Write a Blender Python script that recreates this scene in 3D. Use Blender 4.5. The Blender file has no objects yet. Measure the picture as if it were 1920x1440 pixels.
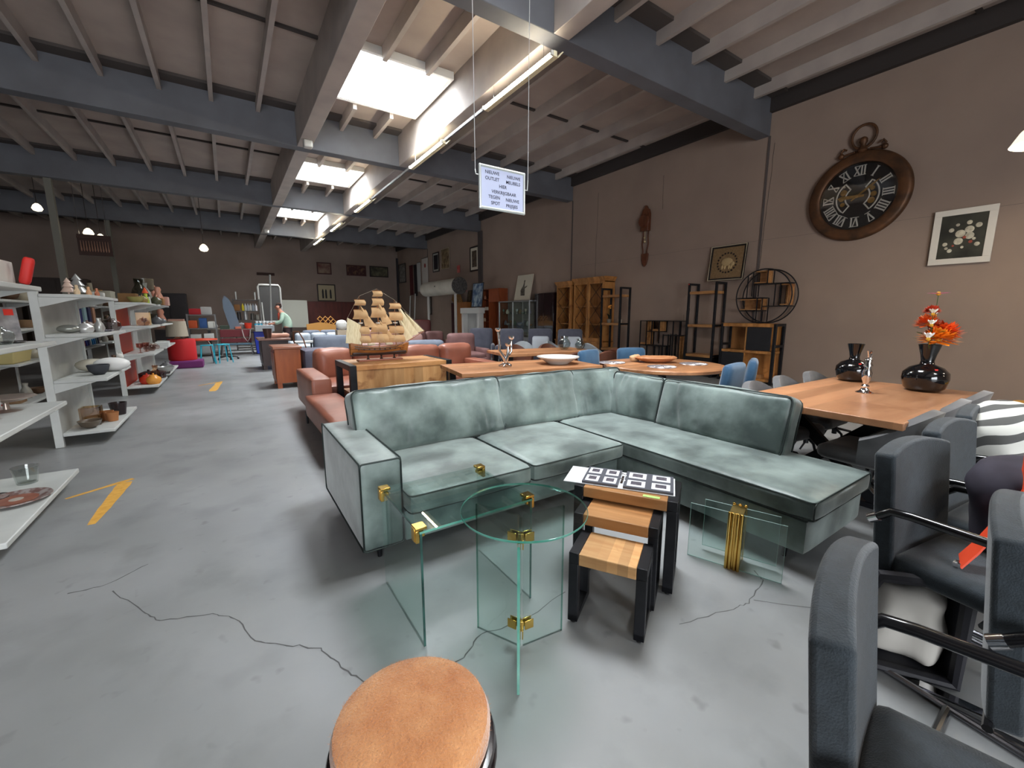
import bpy, bmesh, math, random
from mathutils import Matrix, Vector, Euler, noise
random.seed(7)
S = bpy.context.scene
COL = S.collection
PI = math.pi
# ---------------------------------------------------------------- camera, world, exposure
cam = bpy.data.cameras.new('camera')
cam.sensor_fit = 'HORIZONTAL'; cam.sensor_width = 36.0; cam.lens = 36.0*787/1920
cam.clip_start = 0.02; cam.clip_end = 200
camo = bpy.data.objects.new('camera', cam); COL.objects.link(camo)
camo.location = (0, 0, 1.4)
camo.rotation_euler = (math.radians(90-9.38), 0, -math.radians(33.84))
S.camera = camo
S.view_settings.view_transform = 'Standard'; S.view_settings.look = 'None'
S.view_settings.gamma = 1.0; S.view_settings.use_curve_mapping = False
S.view_settings.exposure = 0.0
w = bpy.data.worlds.new('daylight'); S.world = w; w.use_nodes = True
bg = w.node_tree.nodes['Background']
bg.inputs[0].default_value = (0.75, 0.87, 1.0, 1); bg.inputs[1].default_value = 1.2

def area(name, loc, sx, sy, power, color, rot=(0, 0, 0), spread=PI):
    l = bpy.data.lights.new(name, 'AREA'); l.shape = 'RECTANGLE'; l.size = sx; l.size_y = sy
    l.energy = power; l.color = color; l.spread = spread
    o = bpy.data.objects.new(name, l); COL.objects.link(o); o.location = loc; o.rotation_euler = rot
    return o
BEAM_Y = [-6.95, -1.15, 4.65, 10.45, 16.25, 22.05]
SKY_Y = [-4.9, 1.62, 7.42, 13.3, 19.2]        # near edge of each skylight (1.75 m deep)
SKYX0, SKYX1 = 2.06, 3.66
SKY_W = {-4.9: 110, 1.62: 185, 7.42: 265, 13.3: 330, 19.2: 340}
for y in SKY_Y:
    area('skylight_daylight', (2.86, y+0.87, 6.02), 1.45, 1.65, SKY_W[y], (0.92, 0.96, 1.0), spread=2.2)
# added fill light, as if through an assumed opening behind the camera
area('rear_fill_light', (-1.5, -7.3, 1.9), 6.0, 3.2, 800, (0.93, 0.96, 1.0), (PI/2, 0, 0))
# ---------------------------------------------------------------- helpers
class MB:
    """collects shapes; obj() links them as one mesh object"""
    def __init__(s, M=None):
        s.v = []; s.f = []; s.M = M or Matrix()
    def add(s, vs, fs):
        n = len(s.v)
        s.v += [s.M @ Vector(p) for p in vs]
        s.f += [tuple(i+n for i in f) for f in fs]
        return s
    def box(s, lo, hi):
        x0, y0, z0 = lo; x1, y1, z1 = hi
        return s.add([(x0,y0,z0),(x1,y0,z0),(x1,y1,z0),(x0,y1,z0),(x0,y0,z1),(x1,y0,z1),(x1,y1,z1),(x0,y1,z1)],
            [(0,3,2,1),(4,5,6,7),(0,1,5,4),(1,2,6,5),(2,3,7,6),(3,0,4,7)])
    def cb(s, c, sz, R=None):
        h = [a/2 for a in sz]; old = s.M
        s.M = old @ Matrix.Translation(c) @ (R.to_4x4() if R else Matrix())
        s.box((-h[0],-h[1],-h[2]), (h[0],h[1],h[2])); s.M = old
        return s
    def bar(s, a, b, wx, wy=None, up=(0, 0, 1)):
        """square bar from a to b"""
        a = Vector(a); b = Vector(b); wy = wy or wx; d = b-a; L = d.length; d.normalize()
        u = Vector(up)
        if abs(d.dot(u)) > .99: u = Vector((0, 1, 0))
        x = d.cross(u).normalized(); y = x.cross(d)
        R = Matrix((x, y, d)).transposed()
        return s.cb((a+b)/2, (wx, wy, L), R)
    def cyl(s, a, b, r, n=12, r2=None):
        a = Vector(a); b = Vector(b); r2 = r if r2 is None else r2; d = (b-a).normalized()
        u = Vector((0, 0, 1)) if abs(d.z) < .9 else Vector((1, 0, 0))
        x = d.cross(u).normalized(); y = d.cross(x); vs = []
        for p, q in ((a, r), (b, r2)):
            for i in range(n):
                t = 2*PI*i/n; vs.append(p+x*(q*math.cos(t))+y*(q*math.sin(t)))
        fs = [(i, (i+1) % n, n+(i+1) % n, n+i) for i in range(n)]
        fs += [tuple(reversed(range(n))), tuple(range(n, 2*n))]
        return s.add(vs, fs)
    def tube(s, pts, r, n=8, closed=False):
        pts = [Vector(p) for p in pts]; m = len(pts); vs = []; prev = None
        for k, p in enumerate(pts):
            if closed: d = pts[(k+1) % m]-pts[k-1]
            else: d = pts[min(k+1, m-1)]-pts[max(k-1, 0)]
            d.normalize()
            if prev is None:
                u = Vector((0, 0, 1)) if abs(d.z) < .9 else Vector((1, 0, 0))
                x = d.cross(u).normalized()
            else:
                x = (prev-d*prev.dot(d))
                x = x.normalized() if x.length > 1e-6 else d.orthogonal().normalized()
            prev = x; y = d.cross(x); rr = r[k] if isinstance(r, (list, tuple)) else r
            for i in range(n):
                t = 2*PI*i/n; vs.append(p+x*(rr*math.cos(t))+y*(rr*math.sin(t)))
        fs = []
        for k in range(m if closed else m-1):
            k2 = (k+1) % m
            for i in range(n): fs.append((k*n+i, k*n+(i+1) % n, k2*n+(i+1) % n, k2*n+i))
        if not closed: fs += [tuple(reversed(range(n))), tuple(range((m-1)*n, m*n))]
        return s.add(vs, fs)
    def lathe(s, prof, c=(0, 0, 0), n=20, sx=1, sy=1):
        """prof: list of (r, z); closes at the axis"""
        vs = []; fs = []
        for r, z in prof:
            for i in range(n):
                t = 2*PI*i/n; vs.append((c[0]+sx*r*math.cos(t), c[1]+sy*r*math.sin(t), c[2]+z))
        for k in range(len(prof)-1):
            for i in range(n): fs.append((k*n+i, k*n+(i+1) % n, (k+1)*n+(i+1) % n, (k+1)*n+i))
        if prof[0] == prof[-1]: return s.add(vs, fs)
        if prof[0][0] > 1e-5: fs.append(tuple(reversed(range(n))))
        if prof[-1][0] > 1e-5: fs.append(tuple(range((len(prof)-1)*n, len(prof)*n)))
        return s.add(vs, fs)
    def ball(s, c, r, n=12, sz=(1, 1, 1)):
        return s.lathe([(r*math.sin(PI*k/8)*1.0 if 0 < k < 8 else 0, -r*sz[2]*math.cos(PI*k/8)) for k in range(9)], c, n, sz[0], sz[1])
    def prism(s, poly, z0, z1, M=None):
        n = len(poly); old = s.M
        if M: s.M = old @ M
        s.add([(x, y, z0) for x, y in poly]+[(x, y, z1) for x, y in poly],
              [(i, (i+1) % n, n+(i+1) % n, n+i) for i in range(n)]+[tuple(reversed(range(n))), tuple(range(n, 2*n))])
        s.M = old
        return s
    def sheet(s, F, nu, nv, th=.002):
        """thin solid sheet through F(u,v)"""
        P = [[Vector(F(i/nu, j/nv)) for j in range(nv+1)] for i in range(nu+1)]; vs = []
        for sg in (-1, 1):
            for i in range(nu+1):
                for j in range(nv+1):
                    a = P[min(i+1, nu)][j]-P[max(i-1, 0)][j]; b = P[i][min(j+1, nv)]-P[i][max(j-1, 0)]
                    nn = a.cross(b)
                    nn = nn.normalized() if nn.length > 1e-9 else Vector((0, 0, 1))
                    vs.append(P[i][j]+nn*(sg*th/2))
        N = (nu+1)*(nv+1); ix = lambda i, j: i*(nv+1)+j; fs = []
        for i in range(nu):
            for j in range(nv):
                q = (ix(i, j), ix(i+1, j), ix(i+1, j+1), ix(i, j+1))
                fs.append(tuple(reversed(q))); fs.append(tuple(a+N for a in q))
        rim = [ix(i, 0) for i in range(nu+1)]+[ix(nu, j) for j in range(1, nv+1)]+[ix(i, nv) for i in range(nu-1, -1, -1)]+[ix(0, j) for j in range(nv-1, 0, -1)]
        for k in range(len(rim)):
            a, b = rim[k], rim[(k+1) % len(rim)]; fs.append((a, b, b+N, a+N))
        return s.add(vs, fs)
    def rbox(s, c, sz, r, n=8, bulge=(0, 0, 0), R=None, wr=0, ws=6, seed=0, post=None):
        """rounded, bulging cushion block"""
        h = [a/2 for a in sz]; r = min(r, *[a*.999 for a in h]); idx = {}; vs = []; fs = []
        def V(i, j, k):
            key = (i, j, k)
            if key in idx: return idx[key]
            q = [2*i/n-1, 2*j/n-1, 2*k/n-1]
            # push the samples towards the rounded rim
            q = [math.copysign(abs(a)**.75, a) for a in q]
            p = Vector([q[a]*h[a] for a in range(3)])
            inn = Vector([max(-(h[a]-r), min(h[a]-r, p[a])) for a in range(3)])
            d = p-inn
            if d.length > 1e-7: p = inn+d.normalized()*min(r, d.length if d.length < r else r)
            for a in range(3):
                if bulge[a]:
                    b, e = (a+1) % 3, (a+2) % 3
                    f = (1-q[b]**2)*(1-q[e]**2)*q[a]
                    p[a] += bulge[a]*f
            if wr:
                nz = noise.noise_vector(Vector((p.x*ws+seed*7.3, p.y*ws, p.z*ws)))
                p += nz*wr
            if post: p = post(p, q)
            idx[key] = len(vs); vs.append(p); return idx[key]
        for a in range(n):
            for b in range(n):
                for k in (0, n):
                    q = [(a, b), (a+1, b), (a+1, b+1), (a, b+1)]
                    for ax in range(3):
                        f = []
                        for (x, y) in q:
                            t = [0, 0, 0]; t[ax] = k; t[(ax+1) % 3] = x; t[(ax+2) % 3] = y; f.append(V(*t))
                        fs.append(tuple(f) if k else tuple(reversed(f)))
        old = s.M; s.M = old @ Matrix.Translation(c) @ (R.to_4x4() if R else Matrix())
        s.add(vs, fs); s.M = old
        return s
    def obj(s, name, mat, parent=None, smooth=35, bevel=0, bseg=2, **kw):
        me = bpy.data.meshes.new(name); me.from_pydata([tuple(v) for v in s.v], [], s.f); me.update()
        me.materials.append(mat)
        if smooth:
            me.shade_smooth(); me.set_sharp_from_angle(angle=math.radians(smooth))
        o = bpy.data.objects.new(name, me); COL.objects.link(o)
        if parent: o.parent = parent
        if bevel:
            b = o.modifiers.new('bevel', 'BEVEL'); b.width = bevel; b.segments = bseg; b.limit_method = 'ANGLE'; b.angle_limit = math.radians(40)
        if 'loc' in kw: o.location = kw['loc']
        if 'rz' in kw: o.rotation_euler = (0, 0, kw['rz'])
        for k in ('label', 'category', 'group', 'kind'):
            if kw.get(k): o[k] = kw[k]
        return o
def thing(name, label, cat, loc=(0, 0, 0), rz=0, group=None, rot=None):
    o = bpy.data.objects.new(name, None); COL.objects.link(o); o.empty_display_size = .1
    o.location = loc; o.rotation_euler = rot if rot else (0, 0, rz)
    o['label'] = label; o['category'] = cat
    if group: o['group'] = group
    return o
def kids(o): return [c for c in bpy.data.objects if c.parent == o]
def dup(root, loc, rz=None, label=None, group=None, rot=None, scale=None):
    def cp(o, par):
        c = o.copy(); COL.objects.link(c)
        if par: c.parent = par
        for k in kids(o): cp(k, c)
        return c
    r = cp(root, None); r.location = loc
    if rz is not None: r.rotation_euler = (0, 0, rz)
    if rot is not None: r.rotation_euler = rot
    if scale: r.scale = scale
    if label: r['label'] = label
    if group: r['group'] = group
    return r
def RX(a): return Matrix.Rotation(a, 3, 'X')
def RY(a): return Matrix.Rotation(a, 3, 'Y')
def RZ(a): return Matrix.Rotation(a, 3, 'Z')
def L3(c):
    def f(v):
        v /= 255.0
        return v/12.92 if v <= .04045 else ((v+.055)/1.055)**2.4
    return tuple(f(v) for v in c)
# ---------------------------------------------------------------- materials
MATS = {}
def mat(name, c, rough=.6, metal=0, c2=None, scale=4, detail=4, bump=0, bscale=40, sheen=0, coat=0, lo=.35, hi=.65, stretch=None, spec=.5, trans=0, ior=1.45, emit=None, es=0):
    if name in MATS: return MATS[name]
    m = bpy.data.materials.new(name); m.use_nodes = True; nt = m.node_tree; N = nt.nodes; K = nt.links
    b = N['Principled BSDF']
    b.inputs['Base Color'].default_value = (*L3(c), 1); b.inputs['Roughness'].default_value = rough
    b.inputs['Metallic'].default_value = metal; b.inputs['Specular IOR Level'].default_value = spec
    b.inputs['Sheen Weight'].default_value = sheen; b.inputs['Coat Weight'].default_value = coat
    b.inputs['Transmission Weight'].default_value = trans; b.inputs['IOR'].default_value = ior
    if emit: b.inputs['Emission Color'].default_value = (*L3(emit), 1); b.inputs['Emission Strength'].default_value = es
    if c2 or bump:
        tc = N.new('ShaderNodeTexCoord'); mp = N.new('ShaderNodeMapping'); K.new(tc.outputs['Object'], mp.inputs[0])
        if stretch: mp.inputs['Scale'].default_value = stretch
    if c2:
        nz = N.new('ShaderNodeTexNoise'); nz.inputs['Scale'].default_value = scale; nz.inputs['Detail'].default_value = detail
        K.new(mp.outputs[0], nz.inputs['Vector'])
        cr = N.new('ShaderNodeValToRGB'); e = cr.color_ramp.elements
        e[0].position = lo; e[0].color = (*L3(c), 1); e[1].position = hi; e[1].color = (*L3(c2), 1)
        K.new(nz.outputs['Fac'], cr.inputs[0]); K.new(cr.outputs[0], b.inputs['Base Color'])
    if bump:
        n2 = N.new('ShaderNodeTexNoise'); n2.inputs['Scale'].default_value = bscale; n2.inputs['Detail'].default_value = 3
        K.new(mp.outputs[0], n2.inputs['Vector'])
        bp = N.new('ShaderNodeBump'); bp.inputs['Strength'].default_value = bump; bp.inputs['Distance'].default_value = .01
        K.new(n2.outputs['Fac'], bp.inputs['Height']); K.new(bp.outputs[0], b.inputs['Normal'])
    MATS[name] = m
    return m
def wood(name, c, c2, c3=None, rough=.45, scale=2.0, stretch=(1, 8, 8), planks=0, paxis=1, coat=0):
    """streaky timber grain; planks>0 adds boards of that width along axis"""
    if name in MATS: return MATS[name]
    m = mat(name, c, rough, c2=c2, scale=scale, detail=8, stretch=stretch, bump=.08, bscale=scale*6, lo=.3, hi=.7, coat=coat)
    nt = m.node_tree; N = nt.nodes; K = nt.links; b = N['Principled BSDF']; cr = [n for n in N if n.type == 'VALTORGB'][0]
    last = cr.outputs[0]
    if c3:
        tc = N.new('ShaderNodeTexCoord'); n3 = N.new('ShaderNodeTexNoise'); n3.inputs['Scale'].default_value = 3.5; n3.inputs['Detail'].default_value = 3
        n3.inputs['Distortion'].default_value = 1.2
        K.new(tc.outputs['Object'], n3.inputs['Vector'])
        r3 = N.new('ShaderNodeValToRGB'); r3.color_ramp.elements[0].position = .56; r3.color_ramp.elements[1].position = .72
        K.new(n3.outputs['Fac'], r3.inputs[0])
        mx = N.new('ShaderNodeMixRGB'); K.new(r3.outputs[0], mx.inputs[0]); K.new(last, mx.inputs[1]); mx.inputs[2].default_value = (*L3(c3), 1); last = mx.outputs[0]
    if planks:
        tc = N.new('ShaderNodeTexCoord'); sp = N.new('ShaderNodeSeparateXYZ'); K.new(tc.outputs['Object'], sp.inputs[0])
        dv = N.new('ShaderNodeMath'); dv.operation = 'DIVIDE'; K.new(sp.outputs[paxis], dv.inputs[0]); dv.inputs[1].default_value = planks
        fl = N.new('ShaderNodeMath'); fl.operation = 'FLOOR'; K.new(dv.outputs[0], fl.inputs[0])
        wn = N.new('ShaderNodeTexWhiteNoise'); wn.noise_dimensions = '1D'; K.new(fl.outputs[0], wn.inputs['W'])
        mr = N.new('ShaderNodeMapRange'); mr.inputs[3].default_value = .72; mr.inputs[4].default_value = 1.18; K.new(wn.outputs['Value'], mr.inputs[0])
        mu = N.new('ShaderNodeMixRGB'); mu.blend_type = 'MULTIPLY'; mu.inputs[0].default_value = 1
        K.new(last, mu.inputs[1]); K.new(mr.outputs[0], mu.inputs[2]); last = mu.outputs[0]
    K.new(last, b.inputs['Base Color'])
    return m
def glassm(name, tint=(235, 245, 242), rough=0.0):
    if name in MATS: return MATS[name]
    m = bpy.data.materials.new(name); m.use_nodes = True; nt = m.node_tree; N = nt.nodes; K = nt.links
    N.remove(N['Principled BSDF']); out = N['Material Output']
    tr = N.new('ShaderNodeBsdfTransparent'); tr.inputs[0].default_value = (*L3(tint), 1)
    gl = N.new('ShaderNodeBsdfGlossy'); gl.inputs['Roughness'].default_value = rough; gl.inputs['Color'].default_value = (1, 1, 1, 1)
    lw = N.new('ShaderNodeLayerWeight'); pw = N.new('ShaderNodeMath'); pw.operation = 'POWER'; pw.inputs[1].default_value = 5; K.new(lw.outputs['Facing'], pw.inputs[0]); lw.inputs[0].default_value = .5
    fr = N.new('ShaderNodeMath'); fr.operation = 'MULTIPLY_ADD'; fr.inputs[1].default_value = .9; fr.inputs[2].default_value = .045; K.new(pw.outputs[0], fr.inputs[0])
    mx = N.new('ShaderNodeMixShader'); K.new(fr.outputs[0], mx.inputs[0]); K.new(tr.outputs[0], mx.inputs[1]); K.new(gl.outputs[0], mx.inputs[2])
    K.new(mx.outputs[0], out.inputs[0]); MATS[name] = m
    return m
M_white = mat('white_laminate', (205, 208, 205), .45, c2=(190, 193, 190), scale=3)
M_blacksteel = mat('black_steel', (24, 25, 28), .38, .3, c2=(34, 35, 39), scale=9, bump=.05, bscale=200)
M_chrome = mat('chrome', (225, 225, 228), .08, 1)
M_brass = mat('brass', (226, 190, 105), .2, 1, c2=(205, 165, 85), scale=6)
M_mango = wood('mango_wood', (205, 152, 98), (172, 118, 68), (150, 96, 54), .42, 2.2, (1.2, 9, 9), planks=.07, paxis=1)
M_oak = wood('table_oak', (194, 140, 98), (172, 118, 80), (160, 108, 70), .38, 2.0, (1.2, 9, 9), planks=.09, paxis=1)
M_cabwood = wood('cabinet_wood', (196, 140, 80), (164, 108, 56), (140, 90, 48), .45, 2.2, (5, 5, 1.2), planks=.11, paxis=0)
# ---------------------------------------------------------------- the hall
def struct(name, mb, m, **kw):
    o = mb.obj(name, m, **kw); o['kind'] = 'structure'; return o
X0, X1, Y0, Y1, ZC = -9.2, 9.3, -7.6, 26.9, 5.62
# polished concrete floor: patches, stains and a few cracks
mf = mat('concrete_floor', (128, 130, 130), .36, c2=(150, 152, 152), scale=.9, detail=6, bump=.03, bscale=30, lo=.35, hi=.68)
nt = mf.node_tree; N = nt.nodes; K = nt.links; b = N['Principled BSDF']; cr = [n for n in N if n.type == 'VALTORGB'][0]
tc = N.new('ShaderNodeTexCoord')
def noise_mask(sc, p0, p1, det=5, dist=0.0):
    n = N.new('ShaderNodeTexNoise'); n.inputs['Scale'].default_value = sc; n.inputs['Detail'].default_value = det; n.inputs['Distortion'].default_value = dist
    K.new(tc.outputs['Object'], n.inputs['Vector']); r = N.new('ShaderNodeValToRGB')
    r.color_ramp.elements[0].position = p0; r.color_ramp.elements[1].position = p1; K.new(n.outputs['Fac'], r.inputs[0]); return r.outputs[0]
def mixc(fac, a, col, kind='MIX', f=1.0):
    mx = N.new('ShaderNodeMixRGB'); mx.blend_type = kind
    if f != 1.0:
        mu = N.new('ShaderNodeMath'); mu.operation = 'MULTIPLY'; mu.inputs[1].default_value = f; K.new(fac, mu.inputs[0]); fac = mu.outputs[0]
    K.new(fac, mx.inputs[0]); K.new(a, mx.inputs[1]); mx.inputs[2].default_value = (*L3(col), 1); return mx.outputs[0]
col = mixc(noise_mask(2.6, .52, .72), cr.outputs[0], (104, 106, 106), f=.55)
col = mixc(noise_mask(.5, .45, .7, 3), col, (162, 164, 166), f=.5)
col = mixc(noise_mask(9, .66, .8, 2), col, (92, 92, 92), f=.5)
K.new(col, b.inputs['Base Color'])
rr = N.new('ShaderNodeMapRange'); rr.inputs[3].default_value = .26; rr.inputs[4].default_value = .5
n9 = N.new('ShaderNodeTexNoise'); n9.inputs['Scale'].default_value = 1.7; n9.inputs['Detail'].default_value = 5; K.new(tc.outputs['Object'], n9.inputs['Vector'])
K.new(n9.outputs['Fac'], rr.inputs[0]); K.new(rr.outputs[0], b.inputs['Roughness'])
struct('floor', MB().box((X0, Y0, -.1), (X1+.3, Y1, 0)), mf)
# painted block walls
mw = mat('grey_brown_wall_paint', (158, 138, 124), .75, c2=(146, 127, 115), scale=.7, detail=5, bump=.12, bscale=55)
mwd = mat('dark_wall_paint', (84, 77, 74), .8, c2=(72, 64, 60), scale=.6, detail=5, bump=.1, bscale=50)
struct('wall_right', MB().box((X1, Y0, 0), (X1+.25, Y1+.25, ZC+.2)), mw)
struct('wall_back', MB().box((X0, Y1, 0), (X1+.25, Y1+.25, ZC+.2)), mat('back_wall_paint', (156, 138, 128), .75, c2=(140, 124, 114), scale=.6, detail=5, bump=.1, bscale=50))
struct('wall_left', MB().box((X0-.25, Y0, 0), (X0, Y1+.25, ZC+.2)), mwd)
# rear wall around the assumed opening for the fill light
fw = MB(); fw.box((X0, Y0-.25, 0), (-4.8, Y0, ZC+.2)); fw.box((1.8, Y0-.25, 0), (X1+.25, Y0, ZC+.2)); fw.box((-4.8, Y0-.25, 3.7), (1.8, Y0, ZC+.2))
struct('wall_front', fw, mw)
# roof deck with holes for the skylights
mdeck = mat('roof_deck', (176, 162, 152), .85, c2=(162, 148, 140), scale=1.2, detail=4)
dk = MB(); ys = [Y0] + [v for y in SKY_Y for v in (y, y+1.75)] + [Y1]
dk.box((X0, Y0, ZC), (SKYX0, Y1, ZC+.12)); dk.box((SKYX1, Y0, ZC), (X1+.3, Y1, ZC+.12))
for i in range(0, len(ys), 2): dk.box((SKYX0, ys[i], ZC), (SKYX1, ys[i+1], ZC+.12))
struct('ceiling', dk, mdeck)
mbeam = mat('beam_grey_paint', (106, 108, 114), .6, c2=(96, 97, 102), scale=1.5, detail=4)
mjoist = mat('joist_grey_paint', (180, 170, 162), .7, c2=(166, 156, 150), scale=2, detail=4)
for i, y in enumerate(BEAM_Y):
    struct('ceiling_beam', MB().box((X0, y, 4.9), (X1-.002, y+.26, ZC)), mbeam, bevel=.01)
for x0, x1 in ((1.55, 1.82), (3.75, 4.0)):
    for a, c in zip([Y0]+[y+.26 for y in BEAM_Y], BEAM_Y+[Y1]):
        struct('ceiling_girder', MB().box((x0, a+.001, 4.9), (x1, c-.001, ZC)), mjoist, bevel=.008)
JX = [-1.41-.765*k for k in range(10, 0, -1)]+[-1.41, -.645, .12, .885, 2.47, 3.2, 4.85, 5.75, 6.65, 7.6, 8.6]
for x in JX:
    for a, c in zip([Y0]+[y+.26 for y in BEAM_Y], BEAM_Y+[Y1]):
        segs = [(a+.001, c-.001)]
        if SKYX0-.05 < x < SKYX1+.05:
            for y in SKY_Y:
                if a < y < c: segs = [(a+.001, y-.07), (y+1.82, c-.001)]
        for p, q in segs:
            if q-p > .1: struct('ceiling_joist', MB().box((x-.035, p, 5.40), (x+.035, q, ZC)), mjoist)
# deck joints: thin battens across the joists
mseam = mat('deck_joint', (66, 60, 58), .8)
for a, c in zip([Y0]+[y+.26 for y in BEAM_Y], BEAM_Y+[Y1]):
    m_ = (a+c)/2
    for (xa, xb) in ((X0, 1.55), (4.0, X1)):
        struct('trim_1', MB().box((xa, m_-.03, ZC-.035), (xb, m_+.03, ZC-.001)), mseam)
    for (xa, xb) in ((X0, 1.55), (1.82, 3.75), (4.0, X1)):
        struct('trim_2', MB().box((xa, c-.3, ZC-.05), (xb, c-.001, ZC-.001)), mat('deck_edge_board', (80, 73, 70), .8))
# wall plate along the right wall, pilaster strips and seams
struct('trim_3', MB().box((X1-.1, Y0, 5.32), (X1-.001, Y1, ZC-.001)), mat('wall_plate', (58, 52, 50), .8))
for y in BEAM_Y:
    struct('trim_4', MB().box((X1-.016, y-.02, 0), (X1-.001, y+.02, 4.9)), mat('wall_seam', (92, 83, 80), .8))
struct('trim_5', MB().box((X1-.07, 16.1, 0), (X1-.001, 16.42, 4.9)), mat('pilaster_paint', (80, 72, 70), .75), bevel=.01)
struct('trim_6', MB().box((X1-.12, Y1-.14, 0), (X1-.02, Y1-.02, 4.9)), mat('corner_pipe', (52, 50, 54), .6))
# cracks and joint lines of the wall (shallow dark filler)
ck = MB()
for (y, z0, z1) in ((4.62, 2.35, 4.75), (7.1, 4.0, 4.8), (9.4, 1.9, 4.9)):
    z = z0; yy = y
    while z < z1:
        y2 = yy+random.uniform(-.012, .012); ck.bar((X1-.001, yy, z), (X1-.001, y2, min(z+.15, z1)), .008, .004); yy = y2; z += .15
struct('trim_7', ck, mseam)
ck = MB()
yy = 16.2; z = 2.9
for k in range(24):
    z2 = z+random.uniform(-.01, .01); ck.bar((X1-.001, 10-k*.4, z), (X1-.001, 9.6-k*.4, z2), .006, .003); z = z2
struct('trim_8', ck, mat('wall_joint_line', (102, 92, 88), .8))
# floor crack, following the one on the concrete
CR = [(-.62, 2.76), (-.458, 2.484), (-.385, 2.35), (-.182, 2.277), (-.098, 2.178), (-.023, 1.971), (.089, 1.86), (.201, 1.767), (.255, 1.615), (.306, 1.491), (.42, 1.40), (.684, 1.376), (.804, 1.454), (1.008, 1.415), (1.31, 1.464)]
def crackmesh(P, w_=.006):
    out = MB(); pts = []
    for a, c in zip(P, P[1:]):
        for k in range(6):
            t = k/6; pts.append((a[0]+(c[0]-a[0])*t+random.uniform(-.006, .006), a[1]+(c[1]-a[1])*t+random.uniform(-.006, .006)))
    pts.append(P[-1]); L = []; Rr = []
    for i, p in enumerate(pts):
        q = pts[min(i+1, len(pts)-1)]; o = pts[max(i-1, 0)]; d = Vector((q[0]-o[0], q[1]-o[1])).normalized(); ww = w_*random.uniform(.25, .6)
        L.append((p[0]-d.y*ww, p[1]+d.x*ww, .0006)); Rr.append((p[0]+d.y*ww, p[1]-d.x*ww, .0006))
    n = len(pts); out.add(L+Rr, [(i, n+i, n+i+1, i+1) for i in range(n-1)]); return out
mcrack = mat('crack_filler', (84, 84, 84), .7)
struct('trim_9', crackmesh(CR), mcrack)
struct('trim_9', crackmesh([(1.6, 1.0), (1.9, .92), (2.0, .9), (2.25, .95), (2.3, 1.02)]), mcrack)
struct('trim_9', crackmesh([(-.80, 2.86), (-.65, 2.85), (-.5, 2.97)], .008), mcrack)
struct('trim_9', crackmesh([(2.05, .9), (2.3, .62), (2.8, .5)], .005), mcrack)
# skylights: white curb, opal dome
mcurb = mat('skylight_curb', (232, 234, 232), .5)
mopal = mat('opal_dome', (240, 243, 245), .5, emit=(236, 244, 255), es=7.0)
for i, y in enumerate(SKY_Y):
    t = thing('skylight', ['skylight behind the photographer', 'white framed skylight over the green corner sofa, in the ceiling', 'largest bright skylight at the top of the photo', 'middle one of the three bright ceiling skylights', 'farthest and smallest of the three bright ceiling skylights'][i], 'skylight', ((SKYX0+SKYX1)/2, y+.875, 5.5), group='roof skylights')
    hx, hy = (SKYX1-SKYX0)/2, .875; c = MB()
    for (a, b_) in (((-hx, -hy), (hx, -hy+.03)), ((-hx, hy-.03), (hx, hy)), ((-hx, -hy+.03), (-hx+.03, hy-.03)), ((hx-.03, -hy+.03), (hx, hy-.03))):
        c.box((a[0], a[1], .0), (b_[0], b_[1], .62))
    c.obj('curb', mcurb, t)
    c = MB()
    for (a, b_) in (((-hx-.05, -hy-.05), (hx+.05, -hy)), ((-hx-.05, hy), (hx+.05, hy+.05)), ((-hx-.05, -hy), (-hx, hy)), ((hx, -hy), (hx+.05, hy))):
        c.box((a[0], a[1], -.01), (b_[0], b_[1], .119))
    c.obj('trim_frame', mcurb, t, bevel=.006)
    MB().rbox((0, 0, .62), (2*hx-.06, 2*hy-.06, .12), .05, 6).obj('dome', mopal, t)
# fluorescent battens under the girder
mtube = mat('lit_tube', (255, 250, 235), .4, emit=(255, 244, 222), es=75)
mhouse = mat('cream_batten', (225, 214, 180), .5)
def batten(x, y, L, label, rz=0, z=4.62):
    t = thing('fluorescent_light', label, 'ceiling light', (x, y, z), rz, 'fluorescent lights along the ceiling girder')
    h = MB(); h.box((.0, 0, .0), (.055, L, .07)); h.obj('housing', mhouse, t, bevel=.006)
    h = MB(); h.prism([(.055, .0), (.075, .0), (.16, .09), (.14, .09)], 0, L, Matrix.Translation((0, L, 0)) @ Matrix.Rotation(PI/2, 4, 'X')); h.obj('reflector', mhouse, t)
    MB().cyl((-.022, .03, .03), (-.022, L-.03, .03), .016, 12).obj('tube', mtube, t)
    for yy in (.0, L-.03): MB().box((-.042, yy, .005), (0, yy+.03, .06)).obj('end_cap', mat('batten_cap', (200, 196, 186), .5), t, bevel=.004)
    for yy in (.25, L-.25): MB().cyl((.03, yy, .07), (.03, yy, 4.899-z), .004, 6).obj('hanger', M_chrome, t)
    return t
for (y, L, lb) in ((4.6, 1.75, 'nearest and longest lit fluorescent batten on the girder'), (7.9, 1.75, 'second nearest lit fluorescent batten, between the two big skylights'), (12.8, 1.75, 'third lit fluorescent batten, past the middle skylight'), (16.6, 1.75, 'fourth lit fluorescent batten, small, beside the farthest skylight'), (20.5, 1.75, 'farthest lit fluorescent batten, hanging by the back wall')):
    batten(3.72, y, L, lb)
batten(3.72, -3.0, 1.75, 'fluorescent batten far behind the photographer')
batten(3.72, .6, 1.75, 'fluorescent batten high above the nesting tables, outside the photo')
MB().bar((3.75, 6.36, 4.68), (3.75, 7.88, 4.68), .03, .05).obj('cable_rail', mat('grey_rail', (120, 118, 116), .5, .5), label='thin grey cable rail joining the two nearest fluorescent battens', category='cable rail')
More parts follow.
